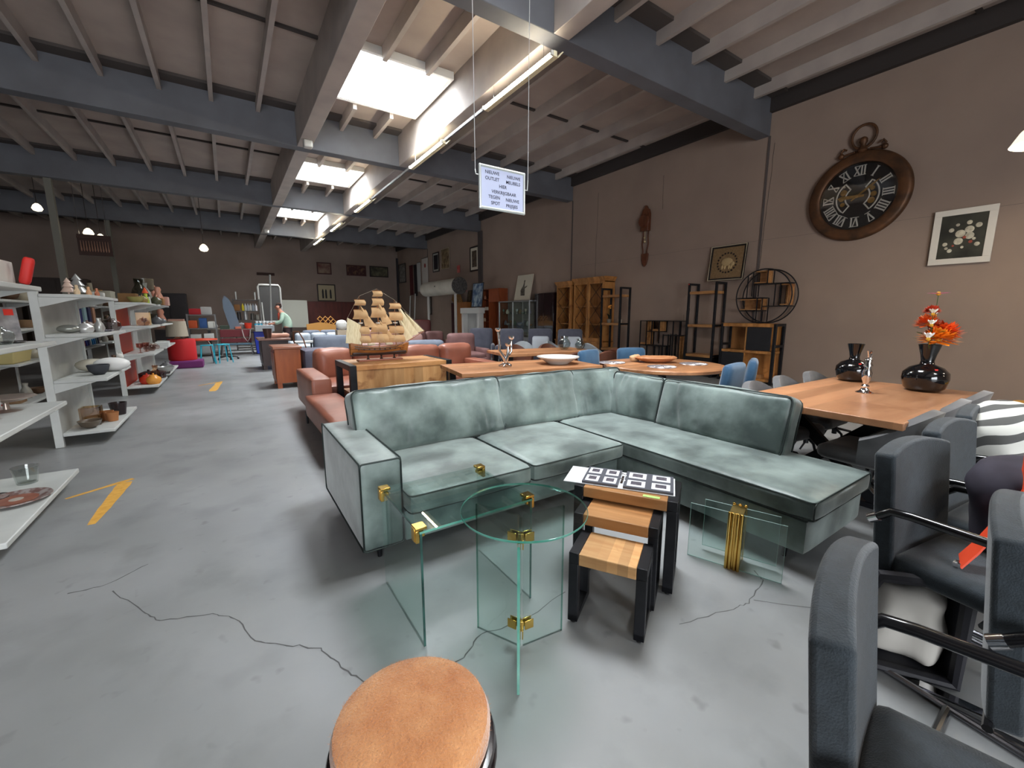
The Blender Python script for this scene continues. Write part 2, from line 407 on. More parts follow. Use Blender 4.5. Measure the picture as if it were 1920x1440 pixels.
MB().bar((3.75, 9.67, 4.68), (3.75, 12.78, 4.68), .03, .05).obj('cable_rail', mat('grey_rail', (120, 118, 116), .5, .5), label='thin grey cable rail past the second fluorescent batten', category='cable rail')
# ================================================================ green corner sofa
M_velvet = mat('green_grey_velvet', (70, 84, 81), .42, c2=(140, 156, 151), scale=3.4, detail=6, bump=.35, bscale=9, sheen=.45, lo=.36, hi=.70)
M_pipe = mat('dark_piping', (40, 50, 48), .6)
def boxpiping(c, sz, R, r=.006, faces=('f',), rr=.03):
    """piping loops on the edges of a box cushion; loop in the x-z plane at y=+-sy/2"""
    out = MB(); hx, hy, hz = [a/2 for a in sz]
    M = Matrix.Translation(c) @ (R.to_4x4() if R else Matrix()); out.M = M
    def loop(ax, s):
        pts = []
        for (cx_, cy_, a0) in ((1, 1, 0), (-1, 1, 90), (-1, -1, 180), (1, -1, 270)):
            for k in range(4):
                a = math.radians(a0+k*30)
                pts.append((cx_, cy_, a))
        P = []
        dims = {0: (hy, hz), 1: (hx, hz), 2: (hx, hy)}[ax]
        for sx_, sy_, a in pts:
            u = sx_*(dims[0]-rr)+rr*math.cos(a); v = sy_*(dims[1]-rr)+rr*math.sin(a)
            P.append({0: (s*hx, u, v), 1: (u, s*hy, v), 2: (u, v, s*hz)}[ax])
        out.tube(P, r, 6, closed=True)
    for f in faces:
        ax = 'xyz'.index(f[0]); loop(ax, 1 if f[1] == '+' else -1)
    return out
sofa = thing('corner_sofa', 'large green-grey velvet corner sofa with a chaise and loose back cushions', 'sofa', (0, 0, 0))
# left armrest
MB().rbox((.615, 2.72, .37), (.23, 1.06, .50), .022, 10, (.004, .004, .003)).obj('armrest', M_velvet, sofa)
boxpiping((.615, 2.72, .37), (.222, 1.058, .5), None, .005, ('y-', 'x-', 'x+'), .018).obj('armrest_piping', M_pipe, sofa)
# base frames
MB().rbox((1.60, 2.70, .215), (1.74, 1.05, .19), .02, 8).obj('base', M_velvet, sofa)
MB().rbox((2.885, 2.04, .2), (.80, 2.36, .20), .02, 8).obj('chaise_base', M_velvet, sofa)
# back frame, low, behind the cushions
MB().rbox((1.94, 3.25, .36), (2.44, .12, .46), .03, 8).obj('back_frame', M_velvet, sofa)
MB().rbox((3.31, 2.28, .33), (.07, 1.8, .42), .03, 8).obj('back_frame', M_velvet, sofa)
def seat(c, sz, seed, faces=('z+', 'z-')):
    o = MB().rbox(c, sz, .035, 14, (0, .012, .02), None, .004, 5, seed).obj('seat_cushion', M_velvet, sofa)
    boxpiping(c, (sz[0]-.012, sz[1]-.006, sz[2]-.03), None, .0045, faces, .03).obj('piping', M_pipe, o)
seat((1.155, 2.55, .365), (.84, .90, .13), 1)
seat((2.02, 2.55, .365), (.87, .90, .13), 2)
seat((2.885, 1.93, .365), (.83, 2.2, .13), 3, ('z+', 'z-', 'y-'))
def backc(c, sz, R, seed, name='back_cushion', wr=.012, creases=5):
    rn = random.Random(seed); cr_ = [(rn.uniform(-.42, .42)*sz[0], rn.uniform(-.6, .3), rn.uniform(.010, .020), rn.uniform(.014, .024), rn.choice((-1, 1, 1))) for _ in range(creases)]
    def post(p, q):
        if p.y < 0:
            for (x0, sl, dp, ww, top) in cr_:
                v = p.z/sz[2]; fade = max(0, min(1, (.35-v)/.75 if top > 0 else (v-.05)/.45)); fade = fade*fade*(3-2*fade)*max(0, 1-abs(q[2])**8)
                p.y += dp*fade*math.exp(-((p.x-x0-sl*p.z*.7)/ww)**2)-dp*.7*fade*math.exp(-((p.x-x0-sl*p.z*.7-2.2*ww)/(1.6*ww))**2)
        return p
    o = MB().rbox(c, sz, .05, 44, (0, .035, .012), R, wr, 4.5, seed, post).obj(name, M_velvet, sofa, smooth=80)
    boxpiping(c, (sz[0]-.01, sz[1]-.018, sz[2]-.01), R, .0055, ('y-', 'y+'), .045).obj('piping', M_pipe, o)
    # pull creases running down from the top seam
    return o
tilt = RX(-math.radians(17))
backc((1.27, 3.02, .63), (1.24, .19, .48), RZ(math.radians(3)) @ tilt, 4, wr=.014, creases=10)
backc((2.27, 3.05, .625), (.94, .18, .47), RZ(math.radians(-1)) @ tilt, 5)
backc((2.99, 3.0, .625), (.66, .16, .47), RZ(math.radians(-8)) @ tilt, 6)
backc((3.22, 2.62, .615), (.60, .15, .44), RZ(math.radians(-90)) @ RX(-math.radians(15)), 8)
backc((3.22, 1.80, .61), (1.06, .18, .44), RZ(math.radians(-90)) @ RX(-math.radians(15)), 7, wr=.006)
for (x, y) in ((.62, 2.32), (.62, 3.1), (3.18, 1.0), (2.6, 1.0), (3.2, 3.05), (1.6, 3.1)):
    MB().cyl((x, y, 0), (x+.0, y, .125), .013, 10, .022).obj('leg', M_blacksteel, sofa)
# ================================================================ glass tables
M_glass = glassm('clear_glass', (240, 248, 246)); M_gedge = mat('green_glass_edge', (60, 150, 130), .1, trans=.35, spec=.8, c2=(120, 190, 172), scale=7)
M_gdark = mat('dark_glass_edge', (28, 58, 52), .1, spec=.9, c2=(50, 92, 84), scale=9)
def clip(parent, c, R=None, s=1.0):
    m = MB(); old = Matrix.Translation(c) @ (R.to_4x4() if R else Matrix()); m.M = old
    m.box((-.032*s, -.026*s, .003), (.018*s, .026*s, .016)); m.box((-.032*s, -.026*s, -.05*s), (-.016*s, .026*s, .003))
    m.box((-.036*s, -.016*s, -.046*s), (-.03*s, .016*s, .012)); m.box((-.016*s, -.02*s, -.028*s), (.01*s, .02*s, -.010))
    return m.obj('brass_clip', M_brass, parent, bevel=.002)
gt = thing('glass_side_table', 'rectangular clear glass table with brass corner clips before the sofa', 'table', (.855, 1.79, 0))
MB().box((-.285, -.265, .518), (.285, .265, .528)).obj('tabletop', M_glass, gt)
MB().box((-.285, -.267, .5185), (.285, -.2651, .5275)).obj('tabletop_edge', M_gedge, gt, label='green glass edge')
MB().box((-.287, -.265, .5185), (-.2851, .265, .5275)).obj('tabletop_edge', M_gdark, gt, label='dark glass edge')
for s in (-1, 1):
    x = s*.279
    MB().box((x-.005, -.262, 0), (x+.005, .262, .5175)).obj('side_panel', M_glass, gt)
    MB().box((x-.005, -.2640, 0), (x+.005, -.2621, .5175)).obj('panel_edge', M_gdark, gt)
    for sy in (-1, 1): clip(gt, (s*.268, sy*.235, .527), RZ(0 if s < 0 else PI))
rt = thing('round_glass_table', 'round clear glass table on three glass fins joined by brass clips', 'table', (.955, 1.335, 0))
MB().lathe([(.262, .597), (.262, .607)], n=64).obj('tabletop', M_glass, rt)
e = MB(); n = 72; vs = []; 
for r_, z_ in ((.2622, .5975), (.2635, .599), (.2635, .605), (.2622, .6065)):
    vs += [(r_*math.cos(2*PI*i/n), r_*math.sin(2*PI*i/n), z_) for i in range(n)]
e.add(vs, [(k*n+i, k*n+(i+1) % n, (k+1)*n+(i+1) % n, (k+1)*n+i) for k in range(3) for i in range(n)]); e.obj('rim', M_gedge, rt, label='green glass edge')
J = Vector((.915-.955, 1.30-1.335, 0))
fins = [Vector((.82-.955, 1.497-1.335, 0)), Vector((1.121-.955, 1.276-1.335, 0)), Vector((.776-.955, 1.115-1.335, 0))]
for i, e_ in enumerate(fins):
    d = (e_-J).normalized(); p = J+d*.012
    MB().bar((p+e_)/2+Vector((0, 0, 0.0)), (p+e_)/2+Vector((0, 0, .5965)), (e_-p).length, .01, up=(-d.y, d.x, 0)).obj('glass_fin', M_glass, rt)
    MB().bar(e_+d*.0012, e_+d*.0012+Vector((0, 0, .596)), .0022, .0102, up=(-d.y, d.x, 0)).obj('fin_edge', M_gedge if i == 2 else glassm('edge_pale', (190, 225, 215)), rt)
for z in (.10, .50):
    for k, e_ in enumerate(fins):
        d = (e_-J).normalized(); dn = (fins[(k+1) % 3]-J).normalized(); h_ = (d+dn).normalized() if (d+dn).length > .1 else Vector((-d.y, d.x, 0))
        m = MB()
        m.bar(J+h_*.004+Vector((0, 0, z-.022)), J+h_*.004+Vector((0, 0, z+.022)), .016, .016, up=d)
        m.bar(J+d*.03+h_*.012+Vector((0, 0, z-.02)), J+d*.03+h_*.012+Vector((0, 0, z+.02)), .042, .005, up=(-d.y, d.x, 0))
        m.bar(J+dn*.03+h_*.012+Vector((0, 0, z-.02)), J+dn*.03+h_*.012+Vector((0, 0, z+.02)), .042, .005, up=(-dn.y, dn.x, 0))
        m.obj('brass_clip', M_brass, rt, bevel=.0015)
gb = thing('glass_table_base', 'two glass panes held upright in a fluted brass post, on the floor by the chaise', 'table base', (2.27, 1.12, 0), math.radians(-70))
for (y, w_, h_) in ((-.055, .27, .33), (.055, .2, .33)):
    for s in (-1, 1): pass
MB().box((-.235, -.06, .002), (.235, -.052, .325)).obj('glass_pane', M_glass, gb)
MB().box((-.18, .052, .03), (.2, .06, .32)).obj('glass_pane', M_glass, gb)
for (x0, x1, y, z0, z1) in ((-.235, .235, -.056, .002, .325), (-.18, .2, .056, .03, .32)):
    MB().tube([(x0, y, z0), (x1, y, z0), (x1, y, z1), (x0, y, z1)], .0022, 6, closed=True).obj('pane_edge', mat('pale_glass_edge', (165, 195, 188), .15, trans=.3), gb)
m = MB()
m.box((-.035, -.07, .0), (.035, .07, .33)); 
for x in (-.03, -.012, .012, .03): m.cyl((x, -.072, .0), (x, -.072, .335), .009, 8)
for x in (-.03, .0, .03): m.cyl((x, .072, .0), (x, .072, .335), .009, 8)
m.obj('brass_post', M_brass, gb, bevel=.002)
# ================================================================ nest of tables
A = math.radians(-58.7)
def nest(L, D, H, bw, loc, label, woodm):
    t = thing('nesting_table', label, 'table', loc, A, 'nest of three mango wood tables')
    MB().box((-L/2+bw, -D/2, H-.055), (L/2-bw, D/2, H)).obj('tabletop', woodm, t, bevel=.004)
    for s in (-1, 1):
        fr = MB(); x0, x1 = sorted((s*(L/2-bw), s*L/2))
        fr.box((x0, -D/2, H-.05), (x1, D/2, H+.001)); fr.box((x0, -D/2, .012), (x1, -D/2+.035, H-.05)); fr.box((x0, D/2-.035, .012), (x1, D/2, H-.05)); fr.box((x0, -D/2, .012), (x1, D/2, .045))
        f = fr.obj('side_frame', M_blacksteel, t, bevel=.003)
        for sy in (-1, 1): MB().cyl(((x0+x1)/2, sy*(D/2-.02), 0), ((x0+x1)/2, sy*(D/2-.02), .012), .012, 10).obj('foot', mat('rubber', (18, 18, 18), .8), f)
    return t
mw1 = wood('mango_small', (222, 178, 122), (196, 140, 86), (168, 112, 62), .45, 2.6, (1.3, 10, 10), planks=.045, paxis=0)
nest(.34, .22, .35, .045, (1.36, 1.21, 0), 'smallest mango wood nesting table, nearest the camera', mw1)
nest(.40, .25, .43, .045, (1.555, 1.345, 0), 'middle-sized nesting table, between the smallest and the tallest', M_mango)
nest(.52, .29, .50, .05, (1.72, 1.435, 0), 'tallest nesting table, carrying the open ring binder', M_mango)
# ring binder with photo sheets
bd = thing('ring_binder', 'white ring binder lying open with photo sheets on the tallest nesting table', 'binder', (1.715, 1.475, .502), A+math.radians(4))
MB().box((-.30, -.115, 0), (-.01, .125, .004)).obj('cover', mat('binder_white', (226, 228, 230), .4), bd, bevel=.001)
MB().box((.012, -.115, 0), (.27, .125, .004)).obj('cover', mat('binder_white', (0, 0, 0)), bd, bevel=.001)
MB().box((-.0095, -.115, 0), (.0115, .125, .003)).obj('spine', MATS['binder_white'], bd)
sheetg = mat('grey_photo_sheet', (92, 94, 102), .3); ppr = mat('photo_paper', (228, 230, 234), .4); phm = mat('photo_print', (62, 60, 72), .4, c2=(110, 104, 112), scale=60)
for (x0, x1, zz) in ((-.20, -.012, .004), (.015, .262, .004)):
    sh = MB(); sh.box((x0, -.11, zz), (x1, .118, zz+.012)); sh.obj('photo_sheet', sheetg, bd)
    cw = (x1-x0)/2
    for i in range(2):
        for j in range(2):
            cx_ = x0+cw*(i+.5); cy_ = -.11+.114*(j+.5)
            p = MB().cb((cx_, cy_, zz+.0125), (cw*.74, .082, .001)).obj('photo', ppr, bd)
            MB().cb((cx_, cy_+.004, zz+.0133), (cw*.44, .046, .0008)).obj('print', phm, p)
rg = MB()
for y in (-.03, .04):
    rg.tube([(.02*math.cos(a), y, .006+.02*math.sin(a)) for a in [PI*k/8 for k in range(9)]], .0016, 6)
rg.obj('rings', M_chrome, bd, kind=None)
MB().box((-.006, -.05, .003), (.006, .06, .006)).obj('ring_mechanism', M_chrome, bd)
tg = MB().box((-.04, -.012, 0), (.04, .012, .0008)).obj('price_tag', mat('green_tag', (176, 226, 120), .6), loc=(1.68, 1.255, .502), rz=A, label='small pale green price tag stuck on the tallest nesting table', category='price tag')
# ================================================================ round fur stool
st = thing('round_stool', 'round stool with an orange-brown fur seat, at the bottom of the photo', 'stool', (.285, .855, 0))
M_fur = mat('caramel_fur', (176, 104, 48), .85, c2=(210, 150, 96), scale=7, detail=6, bump=.5, bscale=160, sheen=.6, lo=.35, hi=.68)
pr = [(.0, .455)]
cu = MB(); cu.lathe([(.178, .385), (.186, .40), (.187, .425), (.180, .443), (.16, .452), (.10, .457), (.04, .459), (0, .459)], n=48)
fur = cu.obj('fur_seat', M_fur, st)
mdk = mat('dark_lacquer', (28, 20, 22), .18, coat=.6)
MB().lathe([(.182, .385), (.196, .382), (.200, .372), (.196, .362), (.190, .358), (.199, .352), (.203, .342), (.199, .332), (.19, .326), (.17, .32), (.0, .32)][::-1], n=48).obj('seat_ring', mdk, st)
for k in range(4):
    a = PI/4+k*PI/2; c_, s_ = math.cos(a), math.sin(a)
    MB().tube([(.15*c_, .15*s_, .33), (.165*c_, .165*s_, .2), (.15*c_, .15*s_, .1), (.18*c_, .18*s_, .0)], [.022, .018, .013, .016], 10).obj('leg', mdk, st)
# short fur fibres as real strands along the rim and top
fb = MB(); 
for k in range(5200):
    a = random.uniform(0, 2*PI); r_ = .186*math.sqrt(random.uniform(.0, 1)); z_ = .459-.02*(r_/.186)**6 if r_ < .18 else .44-random.uniform(0, .03)
    if r_ > .18: r_ = .187
    p = Vector((r_*math.cos(a), r_*math.sin(a), z_)); b_ = random.uniform(0, 6.28); L = random.uniform(.004, .008)
    tip = p+Vector((math.cos(a)*.3+math.cos(b_)*.5, math.sin(a)*.3+math.sin(b_)*.5, .75 if r_ < .18 else .3)).normalized()*L
    s_ = Vector((math.cos(b_+1.5), math.sin(b_+1.5), 0))*.0004
    fb.add([p-s_, p+s_, tip], [(0, 1, 2)])
o = fb.obj('fur_fibres', M_fur, fur, smooth=0, kind='stuff')
# ================================================================ big dining table, vases and its chairs
dt = thing('dining_table', 'large oak dining table with black crossed legs by the right wall', 'table', (4.27, 1.24, 0), math.radians(-1))
MB().box((-.92, -.53, .70), (.98, .53, .75)).obj('tabletop', wood('dining_oak', (200, 146, 106), (184, 128, 90), (170, 116, 80), .3, 1.6, (1.2, 9, 9), planks=.16, paxis=1), dt, bevel=.006)
for s in (-1, 1):
    m = MB(); x = s*.5+.05
    m.bar((x, -.34, .04), (x, .34, .68), .08, .05, up=(1, 0, 0)); m.obj('leg', M_blacksteel, dt, bevel=.004)
    m = MB(); m.bar((x+.055, .34, .04), (x+.055, -.34, .68), .08, .05, up=(1, 0, 0)); m.obj('leg', M_blacksteel, dt, bevel=.004)
    MB().box((x-.04, -.42, .0), (x+.1, .42, .04)).obj('foot_bar', M_blacksteel, dt, bevel=.004)
    MB().box((x-.04, -.42, .68), (x+.1, .42, .6995)).obj('top_plate', M_blacksteel, dt)
M_dgrey = mat('charcoal_velvet', (66, 66, 68), .6, c2=(92, 92, 94), scale=5, bump=.2, bscale=14, sheen=.6)
def shell_chair(label, loc, rz, m=M_dgrey, group='grey shell chairs at the big dining table', legs='spider', cat='chair', name='shell_chair', proto=[{}]):
    t = thing(name, label, cat, loc, rz, group)
    MB().rbox((0, -.02, .45), (.46, .46, .10), .045, 10, (0, 0, .015)).obj('seat', m, t)
    # wrap-around back that turns into low arms
    def F(u, v):
        a = PI*(.04+.92*u); hgt = .22*(math.sin(a)**1.4)+.15
        r_ = .25+.03*v
        return (-r_*math.cos(a)*1.02, -.02+r_*math.sin(a)*.95+.05*v*math.sin(a), .44+hgt*v)
    MB().sheet(F, 18, 6, .055).obj('backrest', m, t, smooth=60)
    if legs == 'spider':
        MB().cyl((0, 0, .2), (0, 0, .41), .022, 10).obj('column', M_blacksteel, t)
        for k in range(4):
            a = PI/4+k*PI/2
            MB().tube([(0, 0, .26), (.14*math.cos(a), .14*math.sin(a), .23), (.25*math.cos(a), .25*math.sin(a), .09), (.29*math.cos(a), .29*math.sin(a), .008)], [.013, .012, .010, .009], 8).obj('leg', M_blacksteel, t)
    else:
        for sx in (-1, 1):
            for sy in (-1, 1):
                MB().tube([(sx*.16, sy*.16, .41), (sx*.22, sy*.22, 0)], [.014, .009], 8).obj('leg', M_blacksteel, t)
    return t
sc = shell_chair('grey velvet shell chair at the near end of the dining table\'s right side', (3.62, .93, 0), math.radians(176))
i = 0
for (loc, rz, lb) in (((4.26, .92, 0), 181, 'grey velvet shell chair, second along the dining table\'s right side'),
                      ((4.88, .90, 0), 178, 'grey velvet shell chair at the far right corner of the dining table'),
                      ((3.86, 1.62, 0), -6, 'grey velvet shell chair behind the chaise back, left of the dining table'),
                      ((4.46, 1.64, 0), 0, 'grey velvet shell chair by the open wood cabinet, left of the dining table'),
                      ((5.06, 1.62, 0), -3, 'darkest grey shell chair, at the far left side of the dining table')):
    dup(sc, loc, math.radians(rz), lb)
M_bvase = mat('glossy_black_ceramic', (14, 14, 16), .12, coat=.7)
def vase(label, loc, s, cat='vase'):
    t = thing('black_vase', label, cat, loc, 0, 'glossy black vases by the wall')
    MB().lathe([(0, 0), (.10*s, 0), (.135*s, .03*s), (.155*s, .11*s), (.15*s, .16*s), (.11*s, .205*s), (.05*s, .23*s), (.043*s, .26*s), (.052*s, .31*s), (.075*s, .40*s), (.07*s, .40*s), (.045*s, .31*s), (0, .28*s)], n=36).obj('body', M_bvase, t, smooth=60)
    MB().cb((-.085*s, -.075*s, .195*s), (.02, .02, .012), RZ(.8)).obj('price_sticker', mat('red_sticker', (226, 52, 40), .5), t)
    return t
vase('glossy black vase standing empty at the back of the dining table', (5.12, 1.55, .75), .92)
v2 = vase('glossy black vase holding orange and white flowers on the dining table', (4.95, .99, .75), 1.0)
# flowers
M_stem = mat('flower_stem', (70, 96, 48), .6)
def flower(kind, loc, label, top, col, n=14, r=.04):
    t = thing('artificial_flower', label, 'flower', loc, 0, 'flowers in the black vase')
    MB().tube([(0, 0, 0), (top[0]*.4, top[1]*.4, top[2]*.55), top], .0025, 6).obj('stem', M_stem, t)
    m = MB(); c = Vector(top)
    N_ = 90 if kind == 'full' else n
    for k in range(N_):
        if kind == 'full':
            zz = 1-1.35*(k+.5)/N_; a = k*2.39996; q_ = math.sqrt(max(0, 1-zz*zz)); d = Vector((q_*math.cos(a), q_*math.sin(a), zz*.85)); rr_ = r*random.uniform(1.1, 1.5)
        elif kind == 'lily': a = 2*PI*k/n; d = Vector((math.cos(a)*.5, math.sin(a)*.5, .8)).normalized(); rr_ = r
        else: a = 2*PI*k/n; d = Vector((math.cos(a), math.sin(a), .12)); rr_ = r
        sd = Vector((-math.sin(a), math.cos(a), 0))*rr_*(.2 if kind == 'full' else .24)
        c0 = c+d*rr_*.25
        m.add([c0, c+d*rr_*.7-sd, c+d*rr_, c+d*rr_*.7+sd, c+d*rr_*.6+Vector((0, 0, .004))], [(0, 1, 4), (0, 4, 3), (1, 2, 4), (4, 2, 3), (0, 3, 2, 1)])
    m.obj('petals', mat('petal_%d_%d_%d' % col, col, .6), t, smooth=0)
    MB().ball(c+Vector((0, 0, .004)), r*.22, 8).obj('flower_centre', mat('flower_core', (206, 150, 40), .7), t)
for (k, tp, col, n, r, lb) in (('full', (-.04, -.05, .12), (238, 140, 30), 18, .105, 'largest orange-yellow bloom at the vase mouth'), ('full', (.07, -.06, .17), (236, 92, 30), 16, .095, 'red-orange bloom right of the largest bloom'), ('full', (.17, -.02, .16), (230, 80, 34), 16, .085, 'rightmost red-orange bloom in the black vase'), ('full', (.02, .04, .25), (222, 98, 36), 14, .08, 'dull orange bloom above the largest one'), ('full', (-.01, .02, .36), (200, 74, 44), 12, .05, 'small rust-red bloom below the pink one'),
        ('open', (.0, .0, .50), (222, 120, 168), 12, .075, 'single pink bloom at the very top'), ('lily', (-.07, .0, .33), (236, 236, 220), 6, .06, 'white bud cluster at upper left of the bouquet'), ('lily', (.04, .01, .32), (240, 240, 226), 6, .06, 'white bud beside the rust-red bloom'), ('lily', (-.16, -.02, .24), (236, 238, 226), 6, .06, 'white lily left of the orange blooms'), ('lily', (-.24, -.03, .13), (232, 234, 230), 6, .07, 'lowest white lily hanging at the far left')):
    flower(k, (4.95, .99, 1.07), lb, tp, col, n, r)
lf = MB()
for k in range(7):
    a = random.uniform(0, 6.28); c = Vector((-.07+.05*math.cos(a), .05*math.sin(a), .12+.03*k*.5)); d = Vector((math.cos(a), math.sin(a), .3))*.07; s_ = Vector((-math.sin(a), math.cos(a), 0))*.02
    lf.add([c, c+d*.5-s_, c+d, c+d*.5+s_], [(0, 1, 2, 3)])
lf.obj('leaf_spray', mat('grey_green_leaf', (110, 124, 70), .6), smooth=0, loc=(4.95, .99, 1.07), label='grey-green leaves on the left of the orange bouquet', category='leaves')
# silver vase on the table
sv = thing('silver_vase', 'slender polished silver candle vase in the middle of the dining table', 'vase', (4.40, 1.235, .75))
MB().lathe([(0, 0), (.06, 0), (.062, .006), (.035, .02), (.022, .045), (.03, .06), (.016, .075), (.03, .12), (.036, .17), (.022, .21), (.034, .235), (.022, .255), (.03, .275), (.02, .29), (0, .29)], n=28).obj('body', M_chrome, sv, smooth=60)
hd = MB(); hd.tube([(.022, 0, .26), (.05, 0, .29), (.055, 0, .33), (.03, 0, .35), (-.01, 0, .33)], .006, 8); hd.tube([(0, 0, .285), (-.03, 0, .34), (-.045, 0, .36)], .006, 8)
hd.obj('figure', M_chrome, sv)
# ================================================================ black upholstered armchairs (lower right)
M_blk = mat('charcoal_weave', (26, 36, 42), .8, c2=(37, 47, 54), scale=30, bump=.25, bscale=260, sheen=.3)
M_tube = mat('black_tube', (22, 22, 24), .22, .2, coat=.4)
def armchair(label, loc, rz, grp='black upholstered armchairs with tubular arms'):
    t = thing('armchair', label, 'armchair', loc, rz, grp)
    # origin on the floor under the backrest; sits towards -y
    MB().rbox((0, -.27, .43), (.46, .50, .085), .035, 12, (0, .004, .012)).obj('seat', M_blk, t)
    # backrest with an arched top, made as a thick curved slab
    def F(u, v):
        x = (u-.5)*.47; top = .86+.035*(1-(2*u-1)**2)
        return (x, .0+.05*(v-.2)+.02*(1-(2*u-1)**2), .36+(top-.36)*v)
    MB().sheet(F, 14, 10, .066).obj('backrest', M_blk, t, smooth=50, bevel=.012, bseg=3)
    for s in (-1, 1):
        x = s*.262
        a = MB(); a.tube([(x, .02, .62), (x, -.02, .655), (x, -.08, .66), (x, -.46, .66)], .016, 12); arm = a.obj('armrest', M_tube, t)
        MB().tube([(x, -.46, .66), (x, -.54, .655), (x, -.565, .60), (x, -.565, .06), (x, -.54, .018), (x, -.45, .013), (x, .1, .013)], .0125, 10).obj('frame_tube', mat('satin_chrome', (150, 150, 155), .25, 1), t)
        MB().cyl((x, .018, .62), (x, .045, .60), .019, 12).obj('end_cap', M_chrome, t)
    MB().tube([(-.262, .1, .013), (0, .12, .013), (.262, .1, .013)], .0125, 8).obj('base_bar', M_tube, t)
    MB().tube([(-.262, -.3, .37), (.262, -.3, .37)], .011, 8).obj('cross_bar', M_tube, t)
    MB().tube([(-.262, .02, .37), (.262, .02, .37)], .011, 8).obj('cross_bar', M_tube, t)
    return t
ac = armchair('nearest black armchair, cropped by the bottom right corner of the photo', (1.02, .225, 0), math.radians(12))
dup(ac, (2.31, .42, 0), math.radians(-9), 'black armchair facing away with a clear empty seat, behind the nearest one')
dup(ac, (2.90, .42, 0), math.radians(-6), 'black armchair half hidden between the mustard bag and the striped blanket')
dup(ac, (1.76, .085, 0), math.radians(5), 'black armchair at the right edge of the photo, seen edge-on between two others')
# ================================================================ things on and along the right wall (front faces local -y; rz=-90 turns it to -x)
RW = -PI/2
M_rust = mat('bronze_rust', (74, 54, 40), .5, .5, c2=(112, 76, 50), scale=5, detail=6, bump=.15, bscale=30)
M_dial = mat('clock_dial', (16, 16, 18), .5, c2=(24, 23, 24), scale=3)
M_num = mat('clock_numerals', (206, 202, 192), .4)
M_gold = mat('old_gold', (190, 150, 78), .35, .7, c2=(150, 116, 58), scale=20)
# round clock: centre (9.2, 3.05, 3.42)
ck = thing('wall_clock', 'huge round pocket-watch style clock with a black dial on the right wall', 'clock', (9.295, 3.07, 3.42), RW)
cyl = Matrix.Rotation(PI/2, 4, 'X')     # local z -> local -y (out of the wall)
m = MB(cyl); m.lathe([(.55, .02), (.55, .085), (.57, .10), (.60, .105), (.68, .10), (.715, .085), (.73, .05), (.73, .0), (.55, .0), (.55, .02)], n=72); m.obj('rim', M_rust, ck, smooth=50)
m = MB(cyl); m.lathe([(.549, .0), (.549, .03), (0, .03)], n=64); m.obj('dial', M_dial, ck)
m = MB(cyl); m.lathe([(.53, .0305), (.547, .036), (.53, .042), (.53, .0305)], n=64); m.obj('bezel_ring', mat('bezel_grey', (84, 78, 72), .3, .8), ck)
for sgn, a0 in ((1, -52), (-1, 128)):
    m = MB(cyl); pts = [(.30*math.cos(math.radians(a0+k*6.5)), .30*math.sin(math.radians(a0+k*6.5)), .036) for k in range(17)]
    pin = [(.17*math.cos(math.radians(a0+k*6.5)), .17*math.sin(math.radians(a0+k*6.5)), .036) for k in range(16, -1, -1)]
    m.tube(pts+pin, .012, 6, closed=True); m.obj('arc_frame', M_num, ck)
    m = MB(cyl)
    for k in range(3):
        a = math.radians(a0+26+k*26); r_ = .225; m.lathe([(.022, .031), (.052-.008*k, .034), (.05-.008*k, .042), (.02, .044), (0, .044)], (r_*math.cos(a), r_*math.sin(a), 0), 14)
    m.obj('gear', M_gold, ck)
def stroke(m, x0, y0, x1, y1, w_, Z=.037): m.bar((x0, y0, Z), (x1, y1, Z), w_, .006, up=(0, 0, 1))
NUM = ['XII', 'I', 'II', 'III', 'IIII', 'V', 'VI', 'VII', 'VIII', 'IX', 'X', 'XI']
for h, s_ in enumerate(NUM):
    a = math.radians(90-30*h); R_ = Matrix.Rotation(a-PI/2, 4, 'Z'); m = MB(cyl @ R_)
    wd = {'I': .042, 'V': .085, 'X': .085}; tot = sum(wd[c] for c in s_); x = -tot/2; y0, y1 = .35, .495
    for c in s_:
        w_ = wd[c]
        if c == 'I': stroke(m, x+w_/2, y0, x+w_/2, y1, .022)
        elif c == 'V': stroke(m, x+.006, y1, x+w_/2, y0, .022); stroke(m, x+w_-.006, y1, x+w_/2, y0, .014)
        else: stroke(m, x+.006, y1, x+w_-.006, y0, .022); stroke(m, x+w_-.006, y1, x+.006, y0, .014)
        x += w_
    stroke(m, -tot/2, y0-.004, tot/2, y0-.004, .009); stroke(m, -tot/2, y1+.004, tot/2, y1+.004, .009)
    m.obj('numeral', M_num, ck)
for nm, ang, L, w_ in (('hour_hand', -88, .30, .034), ('minute_hand', 52, .38, .022)):
    m = MB(cyl @ Matrix.Rotation(-math.radians(ang), 4, 'Z')); m.prism([(-w_/2, -.10), (w_/2, -.10), (w_*.9, L*.7), (0, L), (-w_*.9, L*.7)], .05, .055); m.obj(nm, M_gold, ck)
MB(cyl).lathe([(.028, .045), (.028, .06), (.012, .066), (0, .066)], n=16).obj('hub', M_gold, ck)
MB(cyl).lathe([(.548, .07), (.548, .074), (0, .074)], n=64).obj('glass', glassm('clock_glass', (250, 250, 250)), ck)
cr_ = MB(); cr_.tube([(.17*math.sin(a), -.05, .96+.19*math.cos(a)) for a in [2*PI*k/28 for k in range(28)]], .02, 8, closed=True); cr_.obj('crown_ring', M_rust, ck)
cr_ = MB(); cr_.lathe([(.05, .70), (.075, .74), (.05, .78), (.035, .83), (.06, .87), (.055, .92), (.02, .95), (0, .955)], (0, -.05, 0), 18); cr_.ball((0, -.06, .90), .055, 12)
cr_.obj('crown_knob', M_rust, ck, smooth=60)
